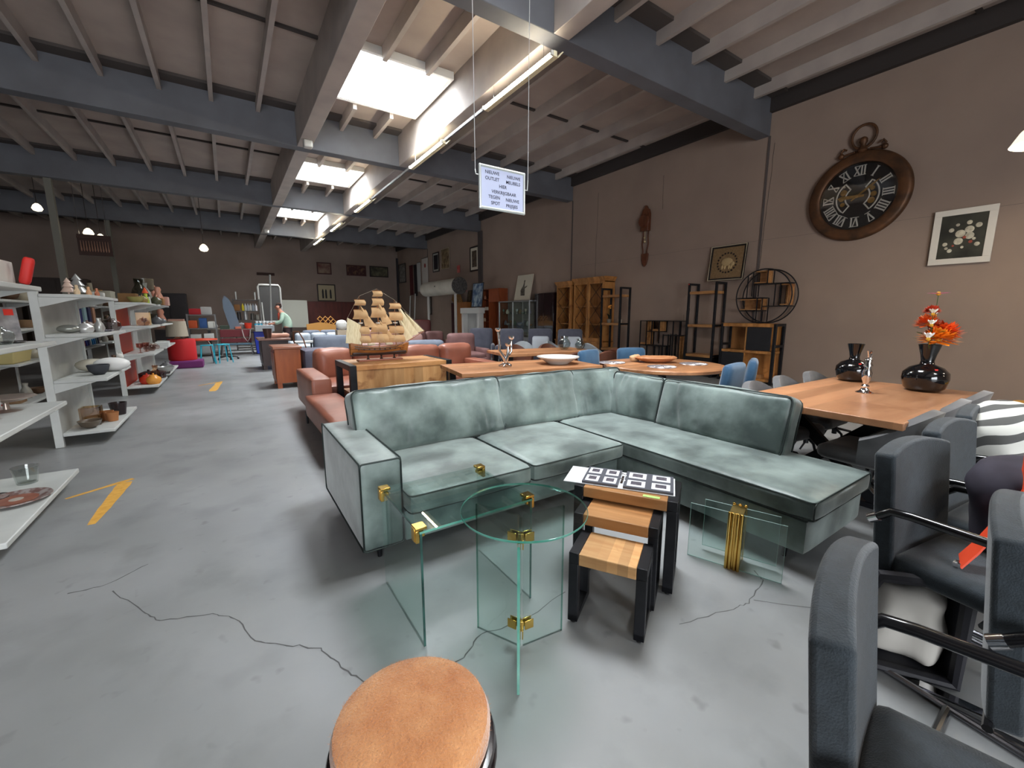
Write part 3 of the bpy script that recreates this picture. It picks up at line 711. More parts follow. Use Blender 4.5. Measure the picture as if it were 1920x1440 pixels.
for s in (-1, 1):
    m = MB(); m.tube([(s*.1, -.05, .74), (s*.2, -.05, .73), (s*.27, -.05, .72), (s*.31, -.05, .78), (s*.27, -.05, .83), (s*.23, -.05, .80)], .018, 8); m.ball((s*.3, -.05, .72), .045, 10); m.obj('scroll', M_rust, ck)
def framed(name, label, cat, y, z, w_, h_, fw_, fm, im, mw_=0, mm=None, x=9.27, rz=RW, lean=0, X=None, group=None, th=.03):
    """picture: centre y,z on the wall; frame bars, optional mount, picture panel"""
    t = thing(name, label, cat, (x, y, z), rot=(lean, 0, rz), group=group)
    m = MB(); a, b_ = w_/2, h_/2
    m.box((-a, -th, -b_), (a, 0, -b_+fw_)); m.box((-a, -th, b_-fw_), (a, 0, b_)); m.box((-a, -th, -b_+fw_), (-a+fw_, 0, b_-fw_)); m.box((a-fw_, -th, -b_+fw_), (a, 0, b_-fw_))
    m.obj('frame', fm, t, bevel=.003)
    if mw_: MB().box((-a+fw_, -th*.45, -b_+fw_), (a-fw_, -th*.3, b_-fw_)).obj('mount', mm, t)
    q = fw_+mw_
    MB().box((-a+q, -th*.62, -b_+q), (a-q, -th*.46, b_-q)).obj('picture', im, t)
    return t
M_fdark = mat('dark_frame', (40, 30, 26), .4); M_fwhite = mat('white_frame', (222, 216, 206), .45, bump=.1, bscale=90); M_mcream = mat('cream_mount', (206, 200, 182), .7)
# white framed flower painting
fp = framed('flower_painting', 'white-framed dark painting of pale flowers beside the big clock', 'painting', 1.70, 2.56, .66, .80, .085, M_fwhite, mat('painting_dark', (38, 38, 34), .4, c2=(66, 66, 58), scale=4))
for (u, v, r_) in ((-.02, .04, .055), (.07, .09, .05), (.08, -.0, .05), (-.03, -.07, .05), (-.12, .1, .03), (.16, .14, .035), (-.17, -.1, .028), (.17, -.13, .03), (-.06, .17, .022), (.06, .19, .03), (-.11, -.2, .028), (.13, -.05, .02), (.02, -.16, .018), (-.15, -.16, .02)):
    MB(cyl).lathe([(r_, 0), (r_*.9, .002), (r_*.5, .003), (0, .003)], (u, v, .019), 14).obj('painted_flower', mat('pale_petals', (208, 202, 182), .6, c2=(168, 160, 142), scale=22), fp)
rd = MB(cyl)
for (u, v, r_) in ((.03, -.02, .02), (.1, -.09, .022), (-.08, -.13, .014)): rd.lathe([(r_, 0), (0, .002)], (u, v, .0225), 10)
rd.obj('painted_roses', mat('dull_red_paint', (160, 76, 60), .6), fp)
# pendulum wall clock
M_walnut = wood('walnut_carved', (110, 62, 38), (78, 42, 26), None, .4, 4, (4, 4, 1))
pc = thing('pendulum_clock', 'narrow brown wooden pendulum clock hanging above the low cube shelf', 'clock', (9.29, 7.55, 3.42), RW)
m = MB(); m.box((-.12, -.12, .12), (.12, 0, .55)); m.prism([(-.12, .55), (.12, .55), (.08, .66), (.04, .68), (0, .76), (-.04, .68), (-.08, .66)], 0, .1, cyl); m.obj('case', M_walnut, pc, bevel=.008)
MB(cyl @ Matrix.Translation((0, .36, 0))).lathe([(.15, .10), (.165, .13), (.15, .155), (.12, .15), (0, .15)], n=28).obj('dial', M_walnut, pc)
m = MB()
for s in (-1, 1): m.tube([(s*.09, -.03, .14), (s*.075, -.03, 0), (s*.10, -.03, -.2), (s*.06, -.03, -.38), (s*.08, -.03, -.5)], .013, 6)
m.obj('side_rail', M_walnut, pc)
MB().prism([(-.1, -.44), (.1, -.44), (.09, -.6), (.05, -.72), (0, -.77), (-.05, -.72), (-.09, -.6)], 0, .05, cyl).obj('base_bracket', M_walnut, pc, bevel=.006)
m = MB(); m.cyl((0, -.06, .14), (0, -.06, -.12), .006, 6); m.ball((0, -.06, -.14), .035, 12); m.ball((0, -.07, -.04), .028, 10); m.obj('pendulum', mat('pale_brass', (214, 196, 150), .3, .7), pc)
# bear picture leaning on the tall bookcase
bp_ = framed('bear_picture', 'black-framed brown relief picture of a bear, leaning on the tall bookcase', 'picture', 5.27, 2.52, .80, .76, .05, mat('black_frame', (24, 20, 18), .4), mat('hessian', (134, 108, 76), .9, c2=(116, 92, 62), scale=40), x=9.22, lean=-.12)
m = MB(cyl); m.tube([(.40*math.copysign(1, a)*1.0 if 0 else u, v, .034) for u, v, a in ((-.39, -.37, 0), (.39, -.37, 0), (.39, .37, 0), (-.39, .37, 0))], .012, 6, closed=True); m.obj('frame_edge', mat('pale_frame_edge', (190, 176, 150), .4), bp_)
m = MB(cyl)
for k in range(20):
    a = 2*PI*k/20
    m.ball((.21*math.cos(a), .21*math.sin(a), .02), .022, 8, (1, 1, .4))
m.obj('relief_wreath', mat('burnt_brown', (44, 32, 26), .7), bp_)
br = MB(cyl); br.ball((-.01, .02, .018), .12, 14, (1.15, .75, .25)); br.ball((.12, -.03, .02), .055, 10, (1, .9, .35))
for x_ in (-.1, -.04, .05, .1): br.ball((x_, -.09, .018), .035, 8, (.8, 1.6, .4))
br.obj('bear_relief', mat('pale_tan', (176, 150, 108), .8), bp_)
# industrial shelves
def shelf_frame(t, W_, D, H, zs, s=.045, m=M_blacksteel):
    for s_ in (-1, 1):
        f = MB(); x0, x1 = sorted((s_*(W_/2-s), s_*W_/2))
        f.box((x0, -D/2, 0), (x1, -D/2+s, H)); f.box((x0, D/2-s, 0), (x1, D/2, H)); f.box((x0, -D/2+s, H-s), (x1, D/2-s, H)); f.box((x0, -D/2+s, 0), (x1, D/2-s, s))
        for z in zs: f.box((x0, -D/2+s, z-s), (x1, D/2-s, z))
        f.obj('side_frame', m, t, bevel=.003)
def bookcase(label, loc, rz, W_=.72, D=.40, H=2.1, zs=(.42+.0, .95, 1.5, 1.98), drawer=True, name='bookcase', s=.045):
    t = thing(name, label, 'shelf', loc, rz, 'black steel and mango wood bookcases')
    shelf_frame(t, W_, D, H, zs[:-1], s)
    for z in zs: MB().box((-W_/2+s, -D/2+.01, z-.06), (W_/2-s, D/2-.01, z)).obj('shelf_board', M_mango, t, bevel=.004)
    if drawer:
        b_ = MB().box((-W_/2+s, -D/2+.03, .06), (W_/2-s, D/2-.02, zs[0]-.061)).obj('cabinet_box', mat('black_front', (26, 26, 30), .45), t)
        MB().box((-.07, -D/2+.018, zs[0]-.2), (.07, -D/2+.029, zs[0]-.185)).obj('handle', mat('dark_bar_handle', (60, 60, 64), .3, .8), t)
    return t
b1 = bookcase('tall black and wood bookcase under the bear picture', (9.09, 5.62, 0), RW, .70, .40, 2.11, (.50, 1.18, 1.92), True)
b1['label'] = 'tall black and wood bookcase under the bear picture'
dup(b1, (8.72, 8.0, 0), RW, 'tall black and wood bookcase with a potted orchid, beside the glazed oak cabinet')
MB().cb((8.878, 5.94, 2.085), (.006, .02, .02)).obj('red_sticker', mat('red_sticker', (0, 0, 0)), label='red dot sticker on the upper corner of the bookcase under the bear picture', category='sticker')
# open cabinet with black doors
oc = thing('open_cabinet', 'low mango wood cabinet with two black doors and black steel sides', 'cabinet', (9.07, 4.54, 0), RW)
shelf_frame(oc, 1.12, .40, 1.22, (.8,), .05)
MB().box((-.56, -.2, 1.221), (.45, .2, 1.225)).obj('top_plate', M_cabwood, oc)
for (x0, x1, z0, z1) in ((-.51, .51, 1.155, 1.22), (-.51, .51, .62, .67), (-.51, .51, .06, .11)): MB().box((x0, -.195, z0), (x1, .195, z1)).obj('board', M_cabwood, oc, bevel=.003)
MB().box((-.03, -.19, .67), (-.005, .19, 1.155)).obj('divider', M_cabwood, oc); MB().box((-.03, -.19, .11), (-.005, .19, .62)).obj('divider', M_cabwood, oc)
MB().box((-.51, .17, .11), (.51, .19, .62)).obj('back_panel', M_cabwood, oc); MB().box((-.51, .17, .67), (.51, .19, 1.155)).obj('back_panel', M_cabwood, oc)
md = mat('black_ribbed_door', (34, 34, 38), .5, bump=.3, bscale=60, stretch=(.2, 1, 1))
MB().box((.0, -.19, .68), (.47, -.17, 1.15)).obj('door', md, oc, bevel=.003); MB().box((-.505, -.19, .12), (-.035, -.17, .61)).obj('door', md, oc, bevel=.003)
MB().cb((8.878, 5.06, 1.19), (.006, .022, .022)).obj('red_sticker', mat('red_sticker', (0, 0, 0)), label='red dot sticker on the left corner of the low cabinet', category='sticker')
MB().cb((9.0, 4.28, .145), (.12, .14, .07)).obj('wooden_block', M_mango, label='small light wooden block inside the lower right of the low cabinet', category='block', bevel=.004)
# round shelf on top
rs = thing('round_shelf', 'round black wire shelf with wooden boxes, standing on the low cabinet', 'shelf', (9.08, 4.33, 1.766), RW)
for y in (-.13, .13):
    MB().tube([(.53*math.cos(a), y, .53*math.sin(a)) for a in [2*PI*k/48 for k in range(48)]], .012, 8, closed=True).obj('ring', M_blacksteel, rs)
g = MB()
def hsh(x0, x1, z): g.box((x0, -.13, z-.008), (x1, .13, z+.008))
def vsh(x, z0, z1):
    g.box((x-.008, -.135, z0), (x+.008, -.12, z1)); g.box((x-.008, .12, z0), (x+.008, .135, z1))
hsh(-.22, .47, .24); hsh(-.52, .0, -.03); hsh(.0, .50, -.20); hsh(-.45, -.02, -.29)
vsh(-.22, .0, .47); vsh(-.32, -.03, .42); vsh(.06, .24, .52); vsh(.22, -.2, .24); vsh(.31, -.2, .24); vsh(-.1, -.52, -.03); vsh(.0, -.53, -.03)
g.obj('shelf_bars', M_blacksteel, rs)
for (x0, x1, z0, z1) in ((-.20, .04, .26, .50), (-.46, -.02, -.27, -.05), (.32, .46, -.18, .22)):
    b_ = MB()
    b_.box((x0, .1, z0), (x1, .12, z1)); b_.box((x0, -.11, z0), (x1, .1, z0+.02)); b_.box((x0, -.11, z1-.02), (x1, .1, z1)); b_.box((x1-.02, -.11, z0+.02), (x1, .1, z1-.02))
    b_.obj('wooden_box', M_mango, rs, bevel=.002)
# low cube shelf
lc = thing('cube_shelf', 'low black wire shelf with three wooden boxes, standing by the wall', 'shelf', (9.10, 6.74, 0), RW)
g = MB()
def vb(x, z0, z1):
    for y in (-.15, .15): g.box((x-.011, y-.011, z0), (x+.011, y+.011, z1))
def hb(x0, x1, z): g.box((x0, -.16, z-.008), (x1, .16, z+.008))
vb(-.58, 0, 1.25); vb(.58, 0, 1.25); vb(-.38, .62, 1.25); vb(-.22, .66, 1.25); vb(0, .96, 1.25); vb(.13, .3, .92); vb(.28, .3, .92); vb(.4, .0, 1.25); vb(-.1, .15, .62); vb(.03, .15, .62); vb(-.35, 0, .62)
hb(-.58, .58, 1.245); hb(-.58, -.38, .62); hb(-.38, 0, .98); hb(.13, .58, .90); hb(-.35, .13, .62); hb(-.1, .4, .3); hb(-.58, .58, .012)
g.obj('frame', M_blacksteel, lc)
for (x0, x1, z0, z1) in ((-.57, -.40, .64, 1.23), (-.21, -.01, .99, 1.23), (.42, .57, .3, .88)):
    b_ = MB(); b_.box((x0, .12, z0), (x1, .14, z1)); b_.box((x0, -.14, z0), (x1, .12, z0+.05)); b_.box((x1-.02, -.14, z0+.05), (x1, .12, z1)); b_.obj('wooden_box', M_mango, lc)
# oak display cabinets (two)
def oakcab(label, loc, W_, H, nd, drawers=True):
    t = thing('display_cabinet', label, 'cabinet', loc, RW, 'oak display cabinets')
    D = .42; b0 = .62
    c = MB(); c.box((-W_/2, D/2-.02, 0), (W_/2, D/2, H-.12)); c.box((-W_/2, -D/2+.02, b0), (-W_/2+.03, D/2-.02, H-.12)); c.box((W_/2-.03, -D/2+.02, b0), (W_/2, D/2-.02, H-.12)); c.box((-W_/2, -D/2+.02, b0), (W_/2, D/2-.02, b0+.03)); c.box((-W_/2, -D/2+.02, H-.15), (W_/2, D/2-.02, H-.12))
    c.box((-W_/2-.01, -D/2-.02, .05), (W_/2+.01, D/2-.02, b0-.04)); c.obj('carcass', M_cabwood, t, bevel=.003)
    MB().box((-W_/2-.03, -D/2-.04, b0-.04), (W_/2+.03, D/2, b0)).obj('base_top', M_cabwood, t, bevel=.004)
    c = MB(); M_ = Matrix.Translation((0, 0, 0))
    c.add([(-W_/2, -D/2+.01, H-.12), (W_/2, -D/2+.01, H-.12), (W_/2, D/2, H-.12), (-W_/2, D/2, H-.12), (-W_/2-.07, -D/2-.06, H), (W_/2+.07, -D/2-.06, H), (W_/2+.07, D/2, H), (-W_/2-.07, D/2, H)], [(0, 3, 2, 1), (4, 5, 6, 7), (0, 1, 5, 4), (1, 2, 6, 5), (2, 3, 7, 6), (3, 0, 4, 7)])
    c.obj('cornice', M_cabwood, t)
    for z in (1.1, 1.62): MB().box((-W_/2+.03, -D/2+.06, z), (W_/2-.03, D/2-.02, z+.03)).obj('shelf_board', M_cabwood, t)
    dw = (W_-.02)/nd
    for k in range(nd):
        x0 = -W_/2+.01+dw*k; x1 = x0+dw-.01; z0, z1 = b0+.005, H-.125
        d = MB(); f = .06; d.box((x0, -D/2-.01, z0), (x0+f, -D/2+.018, z1)); d.box((x1-f, -D/2-.01, z0), (x1, -D/2+.018, z1)); d.box((x0+f, -D/2-.01, z0), (x1-f, -D/2+.018, z0+f*1.6)); d.box((x0+f, -D/2-.01, z1-f), (x1-f, -D/2+.018, z1))
        dr = d.obj('door', M_cabwood, t, bevel=.003)
        g_ = MB(); zt = [z0+f*1.6, z0+.62, z0+1.17, z1-f]
        for a, b_ in zip(zt, zt[1:]):
            g_.bar((x0+f, -D/2, a), (x1-f, -D/2, b_), .012, .006, up=(0, 1, 0)); g_.bar((x1-f, -D/2, a), (x0+f, -D/2, b_), .012, .006, up=(0, 1, 0))
        g_.obj('lattice', M_blacksteel, dr)
    if drawers:
        for k in range(nd):
            x0 = -W_/2+.02+dw*k; x1 = x0+dw-.03
            q = MB().box((x0, -D/2-.032, .34), (x1, -D/2-.021, b0-.06)).obj('drawer', M_cabwood, t, bevel=.004)
            MB().box(((x0+x1)/2-.05, -D/2-.045, .45), ((x0+x1)/2+.05, -D/2-.033, .465)).obj('handle', M_blacksteel, q)
            MB().box((x0, -D/2-.032, .08), (x1, -D/2-.021, .32)).obj('door_panel', M_cabwood, t, bevel=.004)
    return t
oakcab('narrow single-door oak display cabinet with black lattice', (9.08, 10.30, 0), .70, 2.42, 1)
oakcab('wide two-door oak display cabinet with black lattice and cornice', (9.05, 9.17, 0), 1.26, 2.46, 2)
# plants on the second bookcase
def potplant(label, loc, pot, col, h, n):
    t = thing('potted_plant', label, 'plant', loc)
    MB().lathe([(0, 0), (.05, 0), (.065, .10), (.058, .10), (.05, .08), (0, .08)], n=16).obj('pot', mat('pot_%d' % pot[0], pot, .5), t)
    for k in range(n):
        a = k*2.4; L = h*random.uniform(.6, 1); d = Vector((math.cos(a), math.sin(a), 0))
        m = MB(); m.sheet(lambda u, v: (d*(L*.45*u*u)+Vector((0, 0, .09+L*(u-.35*u*u)))+Vector((-d.y, d.x, 0))*((v-.5)*.05*math.sin(PI*min(.98, u+.06)))), 6, 2, .002); m.obj('leaf', mat('leaf_%d' % col[0], col, .45), t)
    return t
potplant('dark green potted plant left on the middle shelf of the second bookcase', (8.62, 8.12, 1.18), (120, 112, 100), (26, 36, 24), .26, 9)
o_ = potplant('small green plant in a pale pot, right on the second bookcase', (8.80, 7.90, 1.18), (178, 166, 150), (44, 66, 40), .16, 7)
for (x, dy, c) in ((8.62, 8.12, (226, 150, 60)),):
    m = MB(); m.tube([(0, 0, .08), (.01, .02, .3), (.02, .0, .42)], .004, 5); t = thing('orchid_bloom', 'orange bloom rising from the dark potted plant on the second bookcase', 'flower', (x-.01, dy, 1.18)); m.obj('stem', M_stem, t)
    m = MB()
    for k in range(6): m.ball((.02+.03*math.cos(k), .03*math.sin(k), .40+.012*k), .024, 6)
    m.obj('petals', mat('orange_bloom', c, .6), t)
# dark twig bundle behind the tall bookcase
tw = MB()
for k in range(9):
    a = random.uniform(-.25, .25); b_ = random.uniform(-.1, .1); tw.tube([(0, k*.004, 0), (b_*.4, a*.1, .7), (b_, a*.24+.01, 1.2+.05*k)], .004, 5)
tw.obj('twig_bundle', mat('twig', (70, 56, 48), .8), loc=(9.02, 6.03+.02, .0), label='bundle of dry dark twigs between the cube shelf and the tall bookcase', category='twigs')
# dark purple glossy panel cabinet
dp = thing('glossy_cabinet', 'dark purple high-gloss cabinet left of the oak display cabinets', 'cabinet', (9.12, 11.42, 0), RW)
mgl = mat('purple_gloss', (34, 16, 22), .12, coat=.8)
MB().box((-.52, -.16, .02), (.52, .16, 2.12)).obj('body', mgl, dp, bevel=.004)
for s in (-1, 1): MB().box((min(0, s*.515)+.003, -.178, .05), (max(0, s*.515)-.003, -.161, 2.09)).obj('door', mgl, dp, bevel=.002)
# glass showcase with things
gs = thing('glass_showcase', 'grey-framed glass showcase full of small glassware', 'cabinet', (9.0, 13.0, 0), RW)
fm = mat('grey_alu', (170, 172, 172), .35, .7); hw = .98
f = MB()
for x in (-hw, -.05, hw):
    for y in (-.22, .22): f.box((x-.02, y-.02, 0), (x+.02, y+.02, 1.9))
f.box((-hw, -.24, 1.86), (hw, .24, 1.9)); f.box((-hw, -.24, .55), (hw, .24, .6)); f.obj('frame', fm, gs)
MB().box((-hw+.02, -.2, 0.02), (hw-.02, .2, .549)).obj('plinth', fm, gs)
for z in (1.0, 1.42): MB().box((-hw+.02, -.2, z), (hw-.02, .2, z+.008)).obj('glass_shelf', M_glass, gs)
for s in (-1, 1): MB().box((-.05 if s > 0 else -hw+.02, -.218, .61), (hw-.02 if s > 0 else -.07, -.212, 1.855)).obj('glass_door', M_glass, gs)
MB().box((-hw+.02, .2, .61), (hw-.02, .206, 1.855)).obj('back', mat('showcase_back', (130, 122, 114), .6), gs)
gcols = [(200, 200, 196), (150, 120, 90), (96, 110, 96), (210, 190, 170), (120, 120, 130)]; gi = 0
gk = [('glass goblet', [(0, 0), (.04, 0), (.008, .02), (.008, .08), (.04, .11), (.045, .18), (.03, .18), (0, .12)]), ('bulbous jar', [(0, 0), (.05, 0), (.07, .06), (.05, .12), (.03, .15), (.035, .17), (0, .17)]), ('small bowl', [(0, 0), (.04, 0), (.09, .06), (.085, .06), (0, .012)])]
for z, zn in ((.60, 'bottom'), (1.008, 'middle'), (1.428, 'upper')):
    for k in range(8):
        y = 13.0+.86-k*.24; kd = gk[(k+int(z*7)) % 3]; gi += 1
        o = MB().lathe(kd[1], n=14).obj(kd[0].replace(' ', '_'), mat('ware_%d' % (gi % 5), gcols[gi % 5], .15, spec=.8), smooth=60, loc=(8.97+.06*math.sin(gi), y, z), label='%s, %s from the left on the %s level of the glass showcase' % (kd[0], ['first', 'second', 'third', 'fourth', 'fifth', 'sixth', 'seventh', 'eighth'][k], zn), category=kd[0].split()[-1], group='glassware in the showcase')
# leaning drawing on the showcase
ld = framed('leaning_drawing', 'pale drawing of a seated figure leaning on top of the glass showcase', 'picture', 12.85, 2.38, .98, .94, .015, mat('pale_edge', (196, 188, 168), .6), mat('ivory_paper', (206, 200, 180), .7), x=9.15, lean=-.2, th=.03)
m = MB(cyl); m.prism([(-.12, -.3), (.14, -.3), (.10, -.1), (.04, .05), (.03, .2), (-.03, .2), (-.05, .05), (-.16, -.08)], .019, .0215); m.prism([(-.18, -.12), (-.05, .02), (-.08, -.2)], .019, .0215); m.prism([(.05, .02), (.22, .06), (.2, .02), (.06, -.06)], .019, .0215); m.lathe([(.045, .019), (0, .0215)], (0, .23, 0), 12)
m.obj('drawn_figure', mat('charcoal_drawing', (70, 66, 60), .8, c2=(120, 112, 98), scale=14), ld)
# orange-brown bookcase
ob = thing('teak_bookcase', 'orange-brown teak bookcase standing left of the glass showcase', 'shelf', (9.05, 14.95, 0), RW)
mt = wood('teak', (150, 76, 40), (122, 58, 30), None, .45, 2.5, (6, 6, 1))
c = MB(); c.box((-.85, .18, 0), (.85, .2, 2.42))
for x in (-.85, .05, .83): c.box((x, -.2, 0), (x+.025, .18, 2.42))
c.box((-.825, -.2, 2.395), (.83, .18, 2.42)); c.obj('carcass', mt, ob)
for z in (.1, .6, 1.1, 1.55, 2.0): MB().box((-.825, -.19, z), (.05, .18, z+.025)).obj('shelf_board', mt, ob)
MB().box((.08, -.2, 1.9), (.83, -.18, 2.39)).obj('door', mt, ob, bevel=.003)
for k, (y, z, c_) in enumerate(((15.3, 1.575, (214, 200, 180)), (15.15, 1.575, (226, 216, 200)), (15.4, 1.125, (200, 170, 140)), (15.2, .625, (210, 196, 176)), (15.35, 2.025, (180, 120, 90)))):
    MB().lathe([(0, 0), (.05, 0), (.06, .08), (.03, .14), (0, .14)], n=12).obj('ceramic_jar', mat('jar_%d' % k, c_, .4), loc=(8.95, y, z), label=['cream jar at the left of the teak bookcase, middle level', 'whitish jar beside the cream jar in the teak bookcase', 'tan jar on the level below the cream jar', 'pale jar on the lowest open level of the teak bookcase', 'brown jar on the top level of the teak bookcase'][k], category='jar')
# white fireplace surround
wf = thing('fireplace_surround', 'plain white fireplace surround standing before the wall', 'fireplace', (8.55, 15.75, 0), RW)
c = MB(); c.box((-.75, -.12, 0), (-.6, .12, 1.45)); c.box((.6, -.12, 0), (.75, .12, 1.45)); c.box((-.8, -.15, 1.45), (.8, .15, 1.68)); c.obj('surround', mat('white_plaster', (214, 214, 210), .5), wf, bevel=.01)
MB().box((-.6, .1, 0), (.25, .12, 1.45)).obj('inner_panel', mat('off_white_panel', (180, 182, 180), .6), wf)
# orange panel cabinet behind, with a frame on top
MB().box((-.5, -.2, 0), (.5, .2, 1.95)).obj('wardrobe', wood('honey_wood', (164, 106, 52), (140, 88, 42), None, .5, 2, (6, 6, 1)), loc=(8.98, 17.1, 0), rz=RW, label='plain honey-brown wardrobe behind the white fireplace surround', category='wardrobe')
framed('small_brown_picture', 'small brown picture leaning on the honey-brown wardrobe', 'picture', 16.95, 2.22, .36, .5, .03, M_fdark, mat('brown_art', (108, 92, 66), .6, c2=(70, 56, 40), scale=9), x=9.1, lean=-.15)
framed('blue_painting', 'blue abstract painting leaning above the white fireplace surround', 'painting', 15.55, 2.20, .9, 1.0, .03, mat('grey_frame2', (56, 54, 54), .5), mat('blue_art', (60, 88, 120), .5, c2=(168, 182, 190), scale=4, detail=6, lo=.42, hi=.62), x=8.72, lean=-.1)
# white tank on posts
wt = thing('white_tank', 'big white cylinder with a dark round end, raised on white posts', 'tank', (8.35, 18.2, 2.62), 0)
MB().cyl((0, -1.7, 0), (0, 1.9, 0), .34, 40).obj('barrel', mat('cream_sheet', (206, 200, 186), .5, c2=(190, 184, 170), scale=2), wt)
m = MB(); m.cyl((0, -1.76, 0), (0, -1.701, 0), .36, 40); 
for k in range(6): m.bar((0, -1.765, 0), (.32*math.cos(k), -1.765, .32*math.sin(k)), .02)
m.obj('end_cover', mat('dark_lattice', (58, 56, 54), .6, c2=(92, 88, 84), scale=18), wt)
MB().ball((-.33, .1, .05), .035, 8).obj('plug', mat('dark_plug', (30, 28, 28), .5), wt)
for y in (-1.3, 1.7): MB().box((-.04, y-.05, -2.62), (.04, y+.05, -.3)).obj('post', mat('white_post', (206, 204, 198), .5), wt)
# dark red wall hanging with golden pendant
rh = thing('banner', 'dark red hanging with a golden fox-shaped pelt, under the white tank', 'banner', (9.2, 18.35, 0), RW)
MB().cyl((-.66, -.03, 1.95), (.66, -.03, 1.95), .02, 8).obj('rod', M_fdark, rh)
MB().box((-.62, -.055, .005), (.62, -.01, 1.93)).obj('cloth', mat('maroon_cloth', (60, 24, 26), .85), rh)
MB().prism([(-.55, 2.1), (-.3, 2.45), (.3, 2.45), (.6, 2.0), (.3, 1.9), (.28, 1.3), (0, .85), (-.28, 1.3), (-.3, 1.95)], .045, .07, cyl).obj('pelt', mat('golden_pelt', (150, 110, 60), .9, c2=(120, 84, 44), scale=12), rh)
# wall pictures along the right wall and at the back
artd = mat('art_dark', (60, 50, 44), .6, c2=(120, 110, 92), scale=5); artg = mat('art_grey', (150, 148, 140), .6, c2=(96, 92, 86), scale=6)
framed('framed_print', 'dark-framed print with a cream mount, high on the wall right of the pilaster pipe', 'picture', 16.78, 3.82, .78, 1.05, .06, M_fdark, mat('print_brown', (104, 88, 70), .6, c2=(60, 50, 42), scale=8), .12, M_mcream)
framed('framed_print', 'narrow black print, left one of the high pair above the white tank', 'picture', 20.9, 4.08, .78, .98, .05, M_fdark, mat('print_black', (30, 28, 34), .5), .08, mat('pale_mount', (170, 168, 160), .7))
framed('framed_print', 'tan portrait print, right one of the high pair above the white tank', 'picture', 19.75, 4.14, .95, 1.0, .04, mat('pale_frame3', (156, 142, 120), .5), mat('print_tan', (150, 130, 96), .6, c2=(84, 60, 40), scale=5))
framed('framed_print', 'pale grey sketch in a black frame next to the far corner pipe', 'picture', 26.0, 3.92, 1.2, 1.15, .06, M_fdark, artg)
for (y, z, w_, h_, c_, lb) in ((24.5, 3.4, .5, 1.7, (84, 30, 32), 'maroon cloth panel hanging left of the white one'), (23.85, 3.35, .4, 1.75, (36, 32, 34), 'black cloth strip hanging beside the maroon panel'), (23.3, 3.5, .5, 1.6, (188, 188, 184), 'pale cloth strip hanging between the dark cloths'), (22.4, 3.75, .8, 1.4, (196, 190, 182), 'white scroll with a red mark hanging above the tank')):
    t = thing('wall_scroll', lb, 'scroll', (9.27, y, z), RW)
    MB().box((-w_/2, -.02, -h_/2), (w_/2, 0, h_/2)).obj('cloth', mat('cloth_%d' % c_[0], c_, .8), t); MB().cyl((-w_/2-.02, -.02, h_/2), (w_/2+.02, -.02, h_/2), .015, 8).obj('rod', M_fdark, t)
    if c_[0] == 196: MB(cyl @ Matrix.Translation((.05, .3, 0))).lathe([(.12, .021), (0, .022)], n=12).obj('red_mark', mat('scroll_red', (150, 50, 46), .7), t)
framed('framed_print', 'small dark framed print low on the wall below the white scroll', 'picture', 21.9, 1.9, .5, 1.0, .05, M_fdark, artg)
MB().box((-.14, -.01, -.17), (.14, 0, .17)).obj('fire_sign', mat('sign_red', (176, 44, 44), .5, c2=(206, 120, 110), scale=3), loc=(9.27, 18.35, 3.52), rz=RW, label='small red fire sign on the wall above the white tank', category='sign')
MB().box((-.12, -.01, -.15), (.12, 0, .15)).obj('fire_sign', mat('sign_red', (0, 0, 0)), loc=(9.27, 17.7, 2.6), rz=RW, label='small faded red sign right of the dark end of the white tank', category='sign')
def backpic(label, x, z, w_, h_, fm_, im, mw_=0, mm=None): return framed('framed_picture', label, 'picture', 26.87, z, w_, h_, .06, fm_, im, mw_, mm, x=x, rz=0)
backpic('reddish picture, leftmost of the three high ones on the back wall', 4.92, 4.04, .78, .66, mat('red_frame', (72, 34, 30), .5), mat('art_red', (96, 40, 36), .6, c2=(150, 130, 110), scale=2.2))
backpic('wide red-brown picture, middle of the three high ones on the back wall', 6.72, 4.02, 1.15, .62, mat('red_frame', (0, 0, 0)), mat('art_supper', (62, 24, 22), .6, c2=(120, 88, 60), scale=5, lo=.5, hi=.7))
backpic('wide green-brown landscape, rightmost of the three high ones on the back wall', 8.08, 4.02, 1.15, .64, M_fdark, mat('art_land', (40, 38, 30), .6, c2=(104, 100, 76), scale=3))
bk3 = backpic('cream print of three dark figures standing on the dark red wardrobe', 4.96, 2.66, 1.0, .98, M_fdark, mat('cream_print', (184, 172, 142), .7), .0)
m = MB(cyl)
for x_ in (-.2, -.03, .22): m.prism([(x_-.05, -.32), (x_+.05, -.32), (x_+.045, .1), (x_+.02, .2), (x_-.02, .2), (x_-.05, .08)], .0185, .021)
m.obj('printed_figures', mat('print_black', (0, 0, 0)), bk3)
# pendant lamp at the right edge
pl = thing('pendant_lamp', 'lit white bell lamp cut off by the right edge of the photo', 'lamp', (6.95, .78, 3.1))
MB().lathe([(.26, 0), (.25, .02), (.2, .12), (.12, .22), (.05, .27), (.04, .27), (.1, .21), (.18, .12), (.235, .015), (.26, 0)], n=32).obj('shade', mat('opal_shade', (240, 236, 220), .4, emit=(255, 246, 224), es=1.1), pl, smooth=60)
MB().ball((0, 0, .12), .06, 14).obj('bulb', mat('warm_bulb', (255, 240, 210), .4, emit=(255, 232, 190), es=30), pl)
MB().cyl((0, 0, .26), (0, 0, 2.29), .006, 8).obj('cord', M_fdark, pl)
for (lx, ly) in ((6.95, .78), (6.95, -2.4), (6.95, -5.4)):  # last two belong to unseen lamps, added to brighten the right wall
    lp = bpy.data.lights.new('pendant_bulb', 'POINT'); lp.energy = 60; lp.color = (1, .86, .66); lp.shadow_soft_size = .07
    lo_ = bpy.data.objects.new('pendant_bulb', lp); COL.objects.link(lo_); lo_.location = (lx, ly, 3.13)
